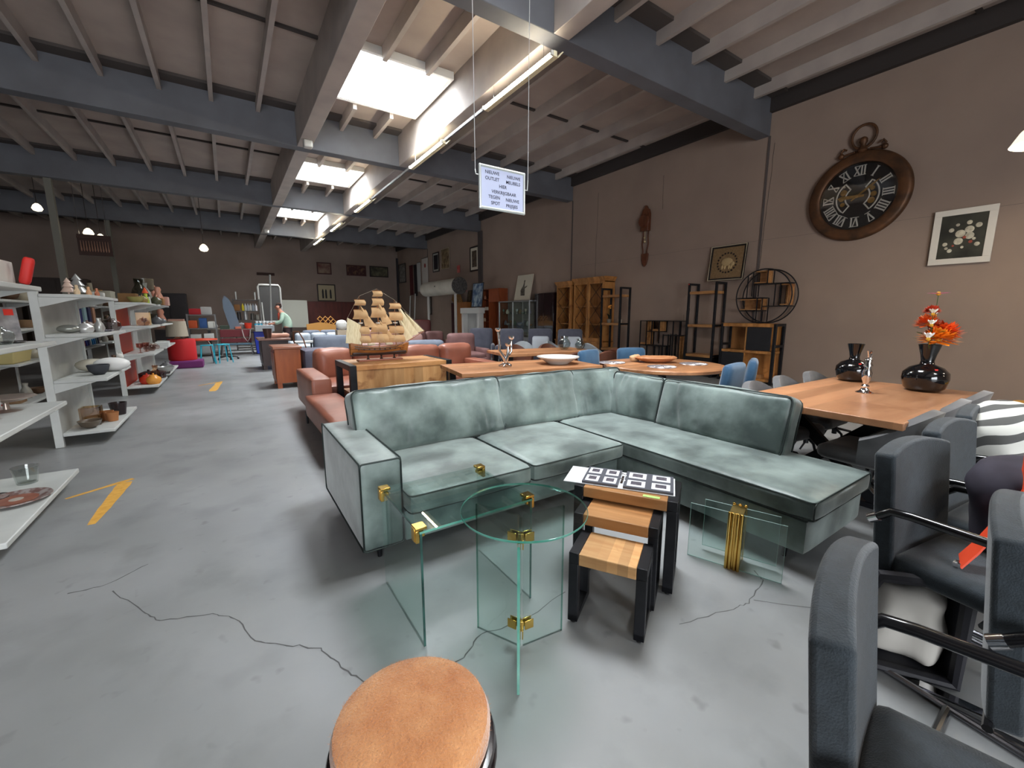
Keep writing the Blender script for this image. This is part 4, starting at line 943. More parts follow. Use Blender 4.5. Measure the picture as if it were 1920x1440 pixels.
dup(pl, (6.95, -2.4, 3.1), label='added unseen white bell lamp behind the camera'); dup(pl, (6.95, -5.4, 3.1), label='added unseen white bell lamp farthest behind the camera')
# ================================================================ middle of the hall: console, ship, tables, seating
cn = thing('console_counter', 'mango wood counter with black steel end frames carrying the model ship', 'counter', (1.86, 5.72, 0))
M_burl = wood('burl_front', (206, 160, 108), (176, 126, 76), (140, 92, 54), .45, 2.0, (7, 7, 1.2), planks=.13, paxis=0)
MB().box((-.60, -.42, .72), (.60, .42, .78)).obj('top', M_mango, cn, bevel=.004)
MB().box((-.60, -.41, .12), (.60, -.37, .72)).obj('front_panel', M_burl, cn)
MB().box((-.60, -.36, .35), (.60, .40, .38)).obj('shelf', M_mango, cn)
for s in (-1, 1):
    f = MB(); x0, x1 = sorted((s*.60, s*.68))
    f.box((x0, -.43, .0), (x1, -.35, .785)); f.box((x0, .35, 0), (x1, .43, .785)); f.box((x0, -.35, .715), (x1, .35, .785)); f.box((x0, -.35, 0), (x1, .35, .06)); f.obj('end_frame', M_blacksteel, cn, bevel=.004)
# model ship
sh = thing('model_ship', 'wooden model of a three-masted sailing ship with tan sails on a stand', 'model ship', (1.70, 5.80, .781))
M_hull = wood('ship_planks', (170, 112, 58), (120, 70, 34), None, .4, 6, (1, 6, 12)); M_keel = mat('ship_dark_wood', (48, 28, 20), .4); M_sail = mat('tan_sail', (214, 178, 132), .85, c2=(194, 154, 108), scale=6); M_sail2 = mat('ivory_sail', (226, 214, 180), .85, c2=(206, 190, 150), scale=14, stretch=(8, 1, 1))
MB().box((-.30, -.07, 0), (.30, .07, .022)).obj('stand_base', wood('ship_base', (150, 92, 72), (130, 78, 60), None), sh, bevel=.006)
for x in (-.16, .02, .2): MB().lathe([(.028, .022), (.012, .035), (.010, .06), (.02, .075), (0, .075)], (x, 0, 0), 12).obj('stand_column', M_keel, sh)
L = .78
def hullpt(u, v):
    x = -L/2+L*u; bw = .085*(math.sin(PI*min(1, .12+u*.9))**.5)*(1 if u < .85 else max(.05, (1-u)/.15)); zt = .185+.05*(2*u-1)**2+(.02 if u < .15 else 0)
    a = (v-.5)*PI; return (x+(.03 if u > .8 else 0)*(1-math.cos(a)), bw*math.sin(a), .085+(zt-.085)*(1-math.cos(a))**.8)
hm = MB(); hm.sheet(hullpt, 22, 14, .006); hull = hm.obj('hull', M_hull, sh, smooth=60)
k_ = MB(); k_.box((-.39, -.012, .072), (.36, .012, .10)); k_.rbox((0, 0, .105), (.74, .10, .045), .02, 6); k_.obj('keel', M_keel, sh)
MB().add([(-.38, -.06, .18), (.33, -.06, .18), (.36, 0, .18), (.33, .06, .18), (-.38, .06, .18)], [(0, 1, 2, 3, 4)]).obj('deck', M_hull, sh)
st_ = MB()
for z, w_ in ((.15, .088), (.175, .089)):
    for s in (-1, 1): st_.tube([(-L/2+L*u, s*w_*(math.sin(PI*min(1, .12+u*.9))**.5)*(1 if u < .85 else max(.1, (1-u)/.15)), z+.04*(2*u-1)**2) for u in [k/16 for k in range(1, 17)]], .005, 5)
st_.obj('wale', M_keel, hull)
for k in range(9):
    for s in (-1, 1): MB().cb((-.30+.07*k, s*.09, .162), (.012, .012, .02)).obj('gun_port', M_keel, hull)
def sail(parent, x, z0, z1, w0, w1, bul, y=.0, m=M_sail):
    def F(u, v): return (x+.0+bul*math.sin(PI*u)*math.sin(PI*v), (u-.5)*0+.0, 0)
    # square sails hang athwart, slightly turned so they show from the side
    ca, sa = math.cos(.5), math.sin(.5)
    def G(u, v):
        ww = w0+(w1-w0)*v; t_ = (u-.5)*ww; b_ = bul*math.sin(PI*v)*(1-(2*u-1)**2*.5)
        return (x+t_*ca+b_*sa*.8, y-t_*sa-b_*ca, z0+(z1-z0)*v)
    return MB().sheet(G, 8, 6, .003).obj('sail', m, parent)
for (x, H, ws) in ((-.235, .90, .20), (.0, 1.0, .22), (.235, .86, .21)):
    ms = MB(); ms.cyl((x, 0, .15), (x, 0, H-.25), .008, 8); ms.cyl((x, 0, H-.3), (x, 0, H-.04), .005, 8, .003); mast = ms.obj('mast', M_hull, sh)
    levels = {0: [(.24, .34, .24, .21), (.36, .46, .22, .19), (.56, .68, .20, .16), (.74, .81, .15, .13)], 1: [(.24, .36, .25, .22), (.38, .50, .23, .20), (.58, .71, .21, .17), (.74, .83, .16, .14), (.86, .93, .13, .12)], 2: [(.24, .34, .24, .21), (.36, .46, .22, .19), (.54, .65, .20, .17), (.70, .77, .16, .14)]}[[-.235, 0, .235].index(x)]
    for (z0, z1, a, b_) in levels:
        sail(mast, x, z0, z1, a, b_, .05)
        y_ = MB(); y_.bar((x-b_*.5*math.cos(.5), b_*.5*math.sin(.5), z1+.006), (x+b_*.5*math.cos(.5), -b_*.5*math.sin(.5), z1+.006), .007); y_.obj('yard', M_hull, mast)
    MB().lathe([(.028, .50), (.034, .515), (0, .515)], (x, 0, 0), 10).obj('crow_nest', mat('white_top', (222, 218, 208), .5), mast)
bs = MB(); bs.cyl((.34, 0, .21), (.66, 0, .39), .007, 8, .004); bs.obj('bowsprit', M_hull, sh)
def tri(a, b_, c, m, b=.03):
    a, b_, c = map(Vector, (a, b_, c))
    return MB().sheet(lambda u, v: a*(1-u)+(b_*(1-v)+c*v)*u+Vector((0, -b*math.sin(PI*u)*math.sin(PI*v), 0)) if u > .001 else a+Vector((0, 0, v*.001)), 8, 5, .003).obj('jib_sail', m, sh)
tri((.245, 0, .66), (.48, 0, .30), (.38, 0, .25), M_sail2); tri((.25, 0, .80), (.57, 0, .35), (.42, 0, .30), M_sail2); tri((.37, 0, .66), (.65, 0, .39), (.54, 0, .36), M_sail2)
tri((.0, -.02, .80), (.19, -.02, .50), (.05, -.02, .46), M_sail); tri((-.23, -.02, .74), (-.03, -.02, .46), (-.18, -.02, .44), M_sail); tri((.01, -.02, .55), (.21, -.02, .30), (.06, -.02, .30), M_sail)
MB().sheet(lambda u, v: (-.24-.20*u*(1-.2*v), -.01-.02*math.sin(PI*u), .23+.02*u+(.34+.10*u)*v*(.75)), 6, 6, .003).obj('spanker_sail', M_sail2, sh)
rg_ = MB()
for (a, b_) in (((-.235, 0, .86), (0, 0, .96)), ((0, 0, .96), (.235, 0, .82)), ((.235, 0, .82), (.66, 0, .39)), ((-.235, 0, .86), (-.44, 0, .5)), ((0, 0, .75), (.235, 0, .55))): rg_.cyl(a, b_, .0012, 4)
for x in (-.235, 0, .235):
    for s in (-1, 1):
        for dx in (-.06, -.03, 0, .03, .06): rg_.cyl((x+dx, s*.085, .2), (x, 0, .5), .001, 4)
rg_.obj('rigging', mat('thread', (180, 168, 148), .8), sh)
for (x) in (-.12, .12): MB().rbox((x, -.05, .225), (.10, .04, .035), .015, 6).obj('lifeboat', mat('pale_boat', (190, 176, 150), .6), sh)
# long oak table with white dish and candelabrum
def oaktable(name, label, loc, rz, L_, W_, H, legs=True):
    t = thing(name, label, 'table', loc, rz)
    MB().box((-L_/2, -W_/2, H-.05), (L_/2, W_/2, H)).obj('tabletop', M_oak, t, bevel=.005)
    for sx in (-1, 1):
        for sy in (-1, 1): MB().box((sx*(L_/2-.12)-.04, sy*(W_/2-.12)-.04, 0), (sx*(L_/2-.12)+.04, sy*(W_/2-.12)+.04, H-.05)).obj('leg', M_blacksteel, t, bevel=.003)
    return t
A2 = math.radians(-9.8)
oaktable('long_table', 'long oak table behind the corner sofa, carrying a white dish', (3.0, 4.28, 0), A2, 1.82, .92, .78)
dsh = thing('serving_dish', 'wide shallow white dish on the long oak table', 'dish', (3.47, 4.12, .781))
MB().lathe([(0, 0), (.13, 0), (.14, .012), (.24, .075), (.27, .085), (.27, .095), (.235, .088), (.13, .03), (0, .025)], n=48).obj('dish', mat('white_porcelain', (232, 232, 228), .25, coat=.5), dsh, smooth=60)
cd = thing('candelabrum', 'twisted polished silver candelabrum with three branches on the long oak table', 'candelabrum', (2.74, 4.22, .781))
m = MB()
m.tube([(0, 0, .03), (-.02, 0, .1), (-.09, 0, .2), (-.085, .01, .3), (-.11, 0, .42)], [.02, .022, .016, .016, .014], 10)
m.tube([(0, 0, .03), (.02, 0, .12), (.08, 0, .18), (.07, -.01, .24), (.08, 0, .32)], [.02, .02, .014, .015, .012], 10)
m.tube([(0, 0, .05), (.015, -.02, .15), (.02, -.02, .24)], [.02, .018, .014], 10); m.obj('stem', M_chrome, cd, smooth=60)
for (x, y, z) in ((-.11, 0, .42), (.08, 0, .32), (.02, -.02, .24)): MB().lathe([(.014, 0), (.034, .02), (.036, .045), (.03, .045), (0, .02)], (x, y, z), 14).obj('candle_cup', M_chrome, cd, smooth=60)
for k in range(5):
    a = k*1.257; MB().tube([(0, 0, .04), (.04*math.cos(a), .04*math.sin(a), .03), (.085*math.cos(a), .085*math.sin(a), .008)], [.016, .014, .009], 8).obj('foot', M_chrome, cd)
# round table
rtb = thing('round_dining_table', 'round oak dining table behind the corner sofa with a wooden bowl', 'table', (4.70, 3.45, 0))
MB().lathe([(0, .71), (.74, .71), (.76, .72), (.76, .75), (.75, .76), (0, .76)], n=64).obj('tabletop', M_oak, rtb)
MB().lathe([(0, 0), (.34, 0), (.34, .02), (.06, .05), (.05, .66), (.2, .70), (0, .70)], n=32).obj('pedestal', M_blacksteel, rtb)
bw = thing('wooden_bowl', 'knobbly light wooden bowl in the middle of the round table', 'bowl', (4.78, 3.62, .761), math.radians(-35))
m = MB(); vs = MB()
vs.lathe([(0, 0), (.14, 0), (.22, .03), (.285, .065), (.26, .08), (.18, .045), (0, .03)], n=40, sx=1, sy=.6)
for i, p in enumerate(vs.v): vs.v[i] = p*(1+.08*noise.noise(p*14))
vs.obj('bowl', wood('root_wood', (206, 150, 106), (176, 112, 72), None, .4, 5), bw, smooth=60)
gd = thing('wooden_gourd', 'pale lump of root wood beside the wooden bowl', 'ornament', (4.64, 3.86, .761))
MB().rbox((0, 0, .05), (.18, .10, .09), .045, 8, wr=.012, ws=20).obj('root', mat('pale_root', (214, 176, 134), .6), gd)
def mat_lace(label, loc):
    t = thing('placemat', label, 'placemat', loc, random.uniform(0, 1), 'silver placemats on the round table')
    m = MB()
    for k in range(14):
        a = 2*PI*k/14; m.tube([(.03*math.cos(a), .03*math.sin(a), .003), (.1*math.cos(a+.25), .1*math.sin(a+.25), .005), (.17*math.cos(a), .17*math.sin(a), .003)], .006, 5)
    for r_ in (.05, .11, .17): m.tube([(r_*math.cos(2*PI*k/24), r_*math.sin(2*PI*k/24), .004) for k in range(24)], .005, 5, closed=True)
    m.obj('lace_ring', mat('silver_lace', (196, 192, 196), .3, .6), t)
mat_lace('silver openwork placemat at the left of the round table', (4.25, 3.92, .761)); mat_lace('silver openwork placemat at the front of the round table, before the bowl', (4.42, 3.26, .761)); mat_lace('silver openwork placemat at the right of the round table', (5.02, 3.22, .761))
# blue chairs
M_blue = mat('petrol_blue', (44, 84, 118), .65, c2=(58, 100, 134), scale=6, sheen=.4); M_brownl = mat('brown_leather', (112, 68, 50), .5, c2=(92, 54, 40), scale=4); M_lgrey = mat('light_grey_shell', (150, 156, 160), .6); M_denim = mat('charcoal_blue', (62, 64, 78), .7, c2=(76, 78, 92), scale=5, sheen=.4)
def blockchair(label, loc, rz, m, group, H=.86, name='dining_chair'):
    t = thing(name, label, 'chair', loc, rz, group)
    MB().rbox((0, 0, .45), (.46, .46, .10), .04, 8, (0, 0, .01)).obj('seat', m, t)
    MB().rbox((0, .21, .47+(H-.47)/2), (.46, .10, H-.42), .045, 8, (0, .01, .01), RX(-.12)).obj('backrest', m, t)
    for sx in (-1, 1):
        for sy in (-1, 1): MB().cyl((sx*.2, sy*.19, 0), (sx*.19, sy*.18, .41), .012, 8, .016).obj('leg', M_blacksteel, t)
    return t
bc = blockchair('blue chair at the far left of the round table, by the white dish', (4.42, 4.28, 0), math.radians(10), M_blue, 'blue chairs at the round table')
dup(bc, (5.12, 4.22, 0), math.radians(-25), 'blue chair at the far side of the round table, behind the wooden bowl')
dup(bc, (4.42, 2.60, 0), math.radians(188), 'blue chair at the right of the round table, farther left of two')
dup(bc, (4.98, 2.70, 0), math.radians(205), 'blue chair at the right of the round table, with its back to the low cabinet')
# brown table with chairs
oaktable('brown_table', 'reddish oak table half hidden behind the white dish', (4.62, 5.95, 0), A2, 1.75, .9, .77)
br_ = shell_chair('brown leather chair behind the white dish, left one of the pair at the reddish table', (4.62, 5.22, 0), math.radians(170), M_brownl, 'brown leather chairs at the reddish table', 'straight')
for (loc, rz, lb) in (((5.22, 5.12, 0), 168, 'brown leather chair right of the white dish, at the near side of the reddish table'), ((5.85, 5.35, 0), 140, 'brown leather chair at the right end of the reddish table'), ((4.72, 6.72, 0), -5, 'brown leather chair at the far side of the reddish table, left'), ((5.40, 6.58, 0), -12, 'brown leather chair at the far side of the reddish table, right')):
    dup(br_, loc, math.radians(rz), lb)
lg = shell_chair('pale grey shell chair before the leftmost charcoal wing chairs', (5.30, 7.6, 0), math.radians(-50), M_lgrey, 'pale grey shell chairs', 'straight')
dup(lg, (6.15, 7.25, 0), math.radians(30), 'pale grey shell chair in front of the rightmost charcoal wing chair')
dup(lg, (6.5, 6.4, 0), math.radians(80), 'pale grey shell chair beside the glass vases')
# glass vases on the reddish table
for (x, y, s, lb) in ((5.08, 5.86, 1.0, 'big clear bulbous glass vase on the reddish table'), (5.32, 5.70, .8, 'smaller clear glass jug on the reddish table')):
    t = thing('glass_vase', lb, 'vase', (x, y, .771))
    MB().lathe([(0, 0), (.06*s, 0), (.11*s, .06*s), (.115*s, .12*s), (.08*s, .18*s), (.06*s, .2*s), (.08*s, .24*s), (.076*s, .24*s), (.056*s, .2*s), (.076*s, .18*s), (.11*s, .12*s), (.104*s, .06*s), (0, .01)], n=28).obj('glass', glassm('vase_glass', (225, 230, 230)), t, smooth=60)
sv_ = thing('root_stool', 'small dark wooden root sculpture on the floor before the second bookcase', 'sculpture', (7.2, 6.75, 0))
MB().rbox((0, 0, .3), (.3, .3, .6), .1, 8, wr=.05, ws=6).obj('trunk', wood('dark_root', (104, 64, 36), (70, 40, 24), None), sv_)
# charcoal wing chairs
def wing(label, loc, rz, m, group, H=1.02, name='wing_chair', W_=.66):
    t = thing(name, label, 'armchair', loc, rz, group)
    MB().rbox((0, 0, .36), (W_-.12, .6, .18), .05, 8, (0, 0, .02)).obj('seat', m, t)
    MB().rbox((0, .30, .66), (W_-.04, .14, .76), .06, 10, (0, .01, .01), RX(-.2)).obj('backrest', m, t)
    for s in (-1, 1): MB().rbox((s*(W_/2-.02), .0, .46), (.10, .62, .36), .045, 8).obj('armrest', m, t)
    for sx in (-1, 1):
        for sy in (-1, 1): MB().cyl((sx*(W_/2-.1), sy*.24, 0), (sx*(W_/2-.1), sy*.24, .29), .014, 8, .02).obj('leg', M_blacksteel, t)
    return t
wc = wing('charcoal wing chair, leftmost of the row, angled to the right', (5.55, 9.75, 0), math.radians(-30), M_denim, 'charcoal wing chairs')
dup(wc, (5.95, 8.95, 0), math.radians(-40), 'charcoal wing chair partly behind the candelabrum, second of the row')
dup(wc, (6.5, 8.45, 0), math.radians(-40), 'charcoal wing chair with a pale cushion, third of the row')
dup(wc, (7.0, 7.85, 0), math.radians(-40), 'charcoal wing chair with a pale cushion, rightmost of the row')
for (x, y, lb) in ((6.38, 8.25, 'pale grey cushion on the third charcoal wing chair'), (6.88, 7.65, 'pale grey cushion on the rightmost charcoal wing chair')):
    MB().rbox((0, 0, .21), (.42, .13, .40), .06, 8, (0, .03, 0), RX(-.3)).obj('cushion', mat('pale_cushion', (176, 182, 190), .8), loc=(x, y, .47), rz=math.radians(-40), label=lb, category='cushion', group='pale cushions on the wing chairs')
# pink leather corner sofa
M_pink = mat('pink_leather', (158, 100, 80), .42, c2=(134, 80, 62), scale=2.2, detail=5, bump=.12, bscale=12)
ps = thing('pink_sofa', 'salmon pink leather corner sofa behind the wooden counter', 'sofa')
MB().rbox((.92, 6.4, .36), (.26, 1.4, .48), .04, 8, (.005, 0, .01)).obj('armrest', M_pink, ps)
MB().rbox((.90, 4.8, .29), (.40, 1.76, .26), .04, 10, (0, 0, .02)).obj('chaise', M_pink, ps)
MB().rbox((2.35, 6.68, .29), (2.56, 1.0, .26), .04, 10, (0, 0, .02)).obj('seat', M_pink, ps)
MB().rbox((3.76, 6.5, .36), (.24, 1.3, .48), .04, 8).obj('armrest', M_pink, ps)
for (x0, x1, a) in ((1.06, 1.66, 14), (1.66, 2.42, 0), (2.46, 3.2, 0), (3.22, 3.86, -3)):
    MB().rbox(((x0+x1)/2, 7.25, .60), (x1-x0-.01, .30, .52), .1, 10, (0, .03, .015), RZ(math.radians(a)), wr=.012, ws=7, seed=x0).obj('back_cushion', M_pink, ps)
for (x, y) in ((.75, 5.9), (.75, 4.1), (1.05, 4.1), (1.0, 7.2), (3.7, 7.1), (3.7, 5.95)): MB().cyl((x, y, 0), (x, y, .165), .012, 8, .02).obj('leg', M_blacksteel, ps)
# assorted seating farther back
def sofa_s(label, loc, rz, W_, m, H=.8, D=.9, n=2, name='sofa', cat='sofa', arms=.2, group=None):
    t = thing(name, label, cat, loc, rz, group)
    MB().rbox((0, 0, .27), (W_, D, .26), .05, 8).obj('base', m, t)
    for k in range(n):
        w_ = (W_-2*arms)/n; x = -W_/2+arms+w_*(k+.5)
        MB().rbox((x, -.05, .43), (w_-.01, D-.15, .14), .05, 8, (0, 0, .02)).obj('seat_cushion', m, t)
        MB().rbox((x, D/2-.14, .43+(H-.43)/2), (w_-.01, .22, H-.40), .08, 8, (0, .02, .01)).obj('back_cushion', m, t)
    for s in (-1, 1): MB().rbox((s*(W_/2-arms/2), 0, .38), (arms, D, .44), .05, 8).obj('armrest', m, t)
    for sx in (-1, 1):
        for sy in (-1, 1): MB().cyl((sx*(W_/2-.12), sy*(D/2-.1), 0), (sx*(W_/2-.12), sy*(D/2-.1), .145), .02, 8).obj('leg', M_blacksteel, t)
    return t
M_mauve = mat('mauve_fabric', (132, 98, 96), .6, c2=(116, 84, 82), scale=4); M_mpink = mat('dusty_pink', (168, 134, 128), .65); M_steel = mat('blue_grey_fabric', (112, 120, 134), .7, c2=(98, 106, 120), scale=5); M_silver = mat('silver_fabric', (168, 176, 184), .5, c2=(150, 158, 166), scale=6, bump=.4, bscale=8)
sofa_s('mauve leather armchair left of the charcoal wing chairs', (4.75, 9.1, 0), math.radians(-5), .95, M_mauve, .93, .9, 1, 'armchair', 'armchair', .12)
sofa_s('grey-blue armchair with a rounded back behind the ship\'s bow', (3.55, 8.9, 0), math.radians(170), 1.05, M_steel, .84, .85, 1, 'armchair', 'armchair', .1)
sofa_s('dusty pink two-seater left of the mauve armchair', (3.85, 10.8, 0), math.radians(0), 1.6, M_mpink, .86, .9, 2)
sofa_s('mauve two-seater behind the model ship\'s stern rigging', (3.0, 10.3, 0) if False else (5.2, 12.4, 0), math.radians(0), 1.6, M_mauve, .86, .9, 2)
sofa_s('pale pink sofa at the back, before the maroon armchair', (4.1, 13.9, 0), 0, 1.8, M_mpink, .88, .9, 2)
sofa_s('grey recliner with a barrel-shaped back behind the pink sofa', (2.0, 11.0, 0), math.radians(182), .95, M_steel, .90, 1.0, 1, 'recliner', 'armchair', .06)
MB().rbox((0, 0, .36), (.5, .8, .72), .06, 8).obj('pouffe', mat('slate_fabric', (86, 84, 98), .75), loc=(1.42, 9.35, 0), label='slate grey upholstered block beside the orange-brown drawer cabinet', category='pouffe')
sofa_s('silver quilted sofa behind the grey recliner', (2.35, 14.2, 0), 0, 1.75, M_silver, .82, .9, 3)
sofa_s('grey sofa behind the silver quilted one, left part of the back row', (2.82, 16.7, 0), 0, 1.6, M_steel, .82, .9, 2)
sofa_s('grey-blue sofa right of the grey one in the back row', (4.65, 16.6, 0), 0, 1.7, mat('pale_blue_fabric', (134, 148, 156), .7), .82, .9, 2)
sofa_s('maroon leather armchair against the right side, before the white tank', (6.45, 16.3, 0), math.radians(-20), 1.2, mat('maroon_leather', (92, 44, 42), .5), 1.18, .9, 1, 'armchair', 'armchair', .15)
sofa_s('blue-grey bed-like daybed at the far end, by the lattice headboard', (4.3, 19.4, 0), 0, 1.6, mat('dusk_blue', (84, 92, 124), .7), .95, .9, 1, 'daybed', 'daybed', .1)
MB().rbox((0, 0, .14), (.3, .3, .28), .139, 10, wr=.008, ws=20).obj('white_pompom', mat('white_paper', (226, 226, 220), .8), loc=(2.62, 12.4, .98), label='round white pompom ornament just behind the model ship\'s stern', category='ornament')
pd = thing('tall_plinth', 'narrow pale plinth under the white pompom', 'plinth', (2.62, 12.4, 0)); MB().box((-.15, -.15, 0), (.15, .15, .98)).obj('body', mat('beige_plinth', (190, 174, 152), .6), pd)
# cabinets at the aisle
def drawercab(name, label, loc, W_, D, H, m, topm, over=.03, legs=.1):
    t = thing(name, label, 'cabinet', loc)
    MB().box((-W_/2, -D/2, legs), (W_/2, D/2, H-.05)).obj('body', m, t, bevel=.006)
    MB().box((-W_/2-over, -D/2-over, H-.05), (W_/2+over, D/2+over, H)).obj('top', topm, t, bevel=.012)
    for sx in (-1, 1):
        for sy in (-1, 1): MB().box((sx*(W_/2-.05)-.04, sy*(D/2-.05)-.04, 0), (sx*(W_/2-.05)+.04, sy*(D/2-.05)+.04, legs)).obj('foot', m, t)
    for k in range(2): MB().box((-W_/2-.012, -D/2+.05+k*(D/2-.03), legs+.08), (-W_/2-.001, -.02+k*(D/2-.02), H-.12)).obj('door', m, t, bevel=.004)
    return t
drawercab('drawer_cabinet', 'orange-brown wooden drawer cabinet facing the aisle', (.90, 9.45, 0), .44, .8, .80, wood('cherry', (158, 82, 36), (134, 64, 26), None, .4, 2, (5, 5, 1)), wood('cherry_top', (150, 96, 72), (130, 80, 58), None, .3, 2))
drawercab('dark_sideboard', 'dark brown sideboard with a thick top farther along the aisle', (.96, 12.85, 0), .6, 1.0, .80, mat('dark_walnut', (52, 36, 34), .4), wood('walnut_top', (120, 86, 74), (96, 66, 56), None, .25, 2), .07)
bk = thing('metal_bucket', 'dark metal bucket standing on the dark sideboard', 'bucket', (.84, 12.7, .801))
MB().lathe([(0, 0), (.075, 0), (.11, .24), (.104, .24), (.07, .01), (0, .01)], n=20).obj('body', mat('bucket_metal', (92, 72, 66), .3, .7), bk)
MB().rbox((0, 0, .05), (.5, .34, .10), .05, 8, wr=.02, ws=8).obj('folded_cloth', mat('salmon_cloth', (198, 148, 128), .8), loc=(1.12, 13.0, .801), label='folded salmon cloth lying on the dark sideboard', category='cloth')
# bentwood chair and small tables
bwc = thing('bentwood_chair', 'brown bentwood chair with a curved back behind the orange-brown cabinet', 'chair', (1.72, 12.5, 0), math.radians(120))
mb_ = wood('bentwood', (120, 76, 50), (96, 58, 38), None)
MB().lathe([(0, .44), (.22, .44), (.22, .48), (0, .48)], n=24).obj('seat', mb_, bwc)
MB().tube([(-.19, .16, .46), (-.2, .24, .75), (-.1, .29, .96), (.1, .29, .96), (.2, .24, .75), (.19, .16, .46)], .016, 8).obj('back_hoop', mb_, bwc)
for sx in (-1, 1):
    for sy in (-1, 1): MB().cyl((sx*.19, sy*.19, 0), (sx*.15, sy*.15, .44), .014, 8).obj('leg', mb_, bwc)
for (x, y, lb) in ((1.32, 14.9, 'small white side table behind the dark sideboard'), (1.75, 13.2, 'small white-topped table right of the bentwood chair')):
    t = thing('side_table', lb, 'table', (x, y, 0)); MB().box((-.25, -.25, .62), (.25, .25, .66)).obj('tabletop', M_white, t)
    for sx in (-1, 1):
        for sy in (-1, 1): MB().box((sx*.21-.02, sy*.21-.02, 0), (sx*.21+.02, sy*.21+.02, .62)).obj('leg', M_blacksteel, t)
# hanging sign
sg = thing('hanging_sign', 'silver-framed hanging sign with Dutch text under the ceiling', 'sign', (1.665, 2.6, 2.25), math.radians(0))
w_, h_ = .36, .265; m = MB()
for (a, b_) in (((-w_/2, -h_/2), (w_/2, -h_/2)), ((-w_/2, h_/2), (w_/2, h_/2)), ((-w_/2, -h_/2), (-w_/2, h_/2)), ((w_/2, -h_/2), (w_/2, h_/2))):
    m.cyl((a[0], 0, a[1]), (b_[0], 0, b_[1]), .010, 10)
for sx in (-1, 1):
    for sz in (-1, 1): m.ball((sx*w_/2, 0, sz*h_/2), .0105, 8)
m.obj('frame', mat('silver_frame', (214, 220, 218), .3, .5), sg)
MB().box((-w_/2, -.003, -h_/2), (w_/2, .003, h_/2)).obj('panel', mat('sign_paper', (196, 204, 232), .5), sg)
mtxt = mat('sign_text', (30, 34, 60), .6)
def text(s, x, z, size, parent, m=mtxt, y=-.0036):
    cu = bpy.data.curves.new('txt', 'FONT'); cu.body = s; cu.size = size; cu.align_x = 'CENTER'; cu.offset = size*.012; cu.extrude = .0002
    o = bpy.data.objects.new('txt', cu); COL.objects.link(o); bpy.context.view_layer.update()
    me = bpy.data.meshes.new_from_object(o.evaluated_get(bpy.context.evaluated_depsgraph_get())); bpy.data.objects.remove(o)
    me.materials.clear(); me.materials.append(m); q = bpy.data.objects.new('lettering', me); COL.objects.link(q); q.parent = parent
    q.location = (x, y, z); q.rotation_euler = (PI/2, 0, 0); return q
for (s, x, z) in (('NIEUWE', -.085, .088), ('NIEUWE', .09, .082), ('OUTLET', -.085, .050), ('MEUBELS', .085, .046), ('HIER', .0, .010), ('VERKRIJGBAAR', .01, -.030), ('TEGEN', -.07, -.066), ('NIEUWE', .08, -.070), ('SPOT', -.06, -.104), ('PRIJSJES', .075, -.108)):
    text(s, x, z, .030, sg)
for s in (-1, 1):
    MB().tube([(s*w_/2, 0, .07 if s < 0 else .03), (s*(w_/2+.03), 0, .07 if s < 0 else .03), (s*(w_/2+.035), 0, .10)], .004, 6).obj('hook', mat('silver_frame', (0, 0, 0)), sg)
    MB().cyl((s*(w_/2+.035), 0, .10), (s*(w_/2+.05), 0, ZC-2.25-.001), .0025, 6).obj('chain', mat('pale_chain', (206, 206, 206), .4, .5), sg)
# ================================================================ left side: white shop gondolas with bric-a-brac
def gondola(label, y0, y1, x0=-1.60, x1=-1.13, zs=(.15, .72, 1.20, 1.61), back=True, post=(True, True), H=1.64, backm=None, rz=0, cat='shelf', clip0=0):
    t = thing('gondola_shelf', label, cat, (x0, y0, 0), rz, 'white shop gondolas along the aisle'); L_ = y1-y0; D = x1-x0
    for k, yy in enumerate((0, L_-.05)):
        if post[k]:
            MB().box((-.035, yy, .0), (.035, yy+.05, H)).obj('upright', M_white, t, bevel=.005)
    if back: MB().box((-.012, .051, .10), (.012, L_-.051, H-.03)).obj('back_panel', backm or M_white, t)
    for i, z in enumerate(zs):
        m = MB(); m.box((.036 if i else .036, .0, z-.035), (D-(.03 if i == 3 else 0), L_, z)); m.obj('shelf_board', M_white, t, bevel=.006)
        for yy in (.0, L_-.006):
            if i: MB().prism([(.036, -.10), (.036, 0), (D*.8, 0)], 0, .006, Matrix.Translation((0, yy+.006, z-.036)) @ Matrix.Rotation(PI/2, 4, 'X')).obj('bracket', M_white, t)
    return t
gondola('white gondola nearest the camera, at the left edge of the photo', 3.35, 4.74)
gondola('white gondola with glassware and bowls, second along the aisle', 6.24, 7.62, x1=-1.15)
M_redp = mat('orange_red_panel', (196, 62, 36), .45)
gondola('white gondola with an orange-red back panel, third along the aisle', 9.72, 11.05, x1=-1.13, backm=M_redp)
gondola('white gondola, fourth and farthest along the aisle', 11.5, 13.4, x1=-1.13)
# second row farther left, facing the same way
M_gback = mat('taupe_back_panel', (92, 86, 78), .7)
for (y0, y1, lb) in ((6.6, 8.0, 'grey-backed gondola in the second row, behind the nearest gondola'), (8.6, 10.0, 'grey-backed gondola in the second row, behind the cream storage box'), (11.6, 13.6, 'gondola in the second row filled with blue folders and books'), (14.4, 16.2, 'farthest gondola of the second row')):
    gondola(lb, y0, y1, -2.9, -2.45, backm=M_gback)
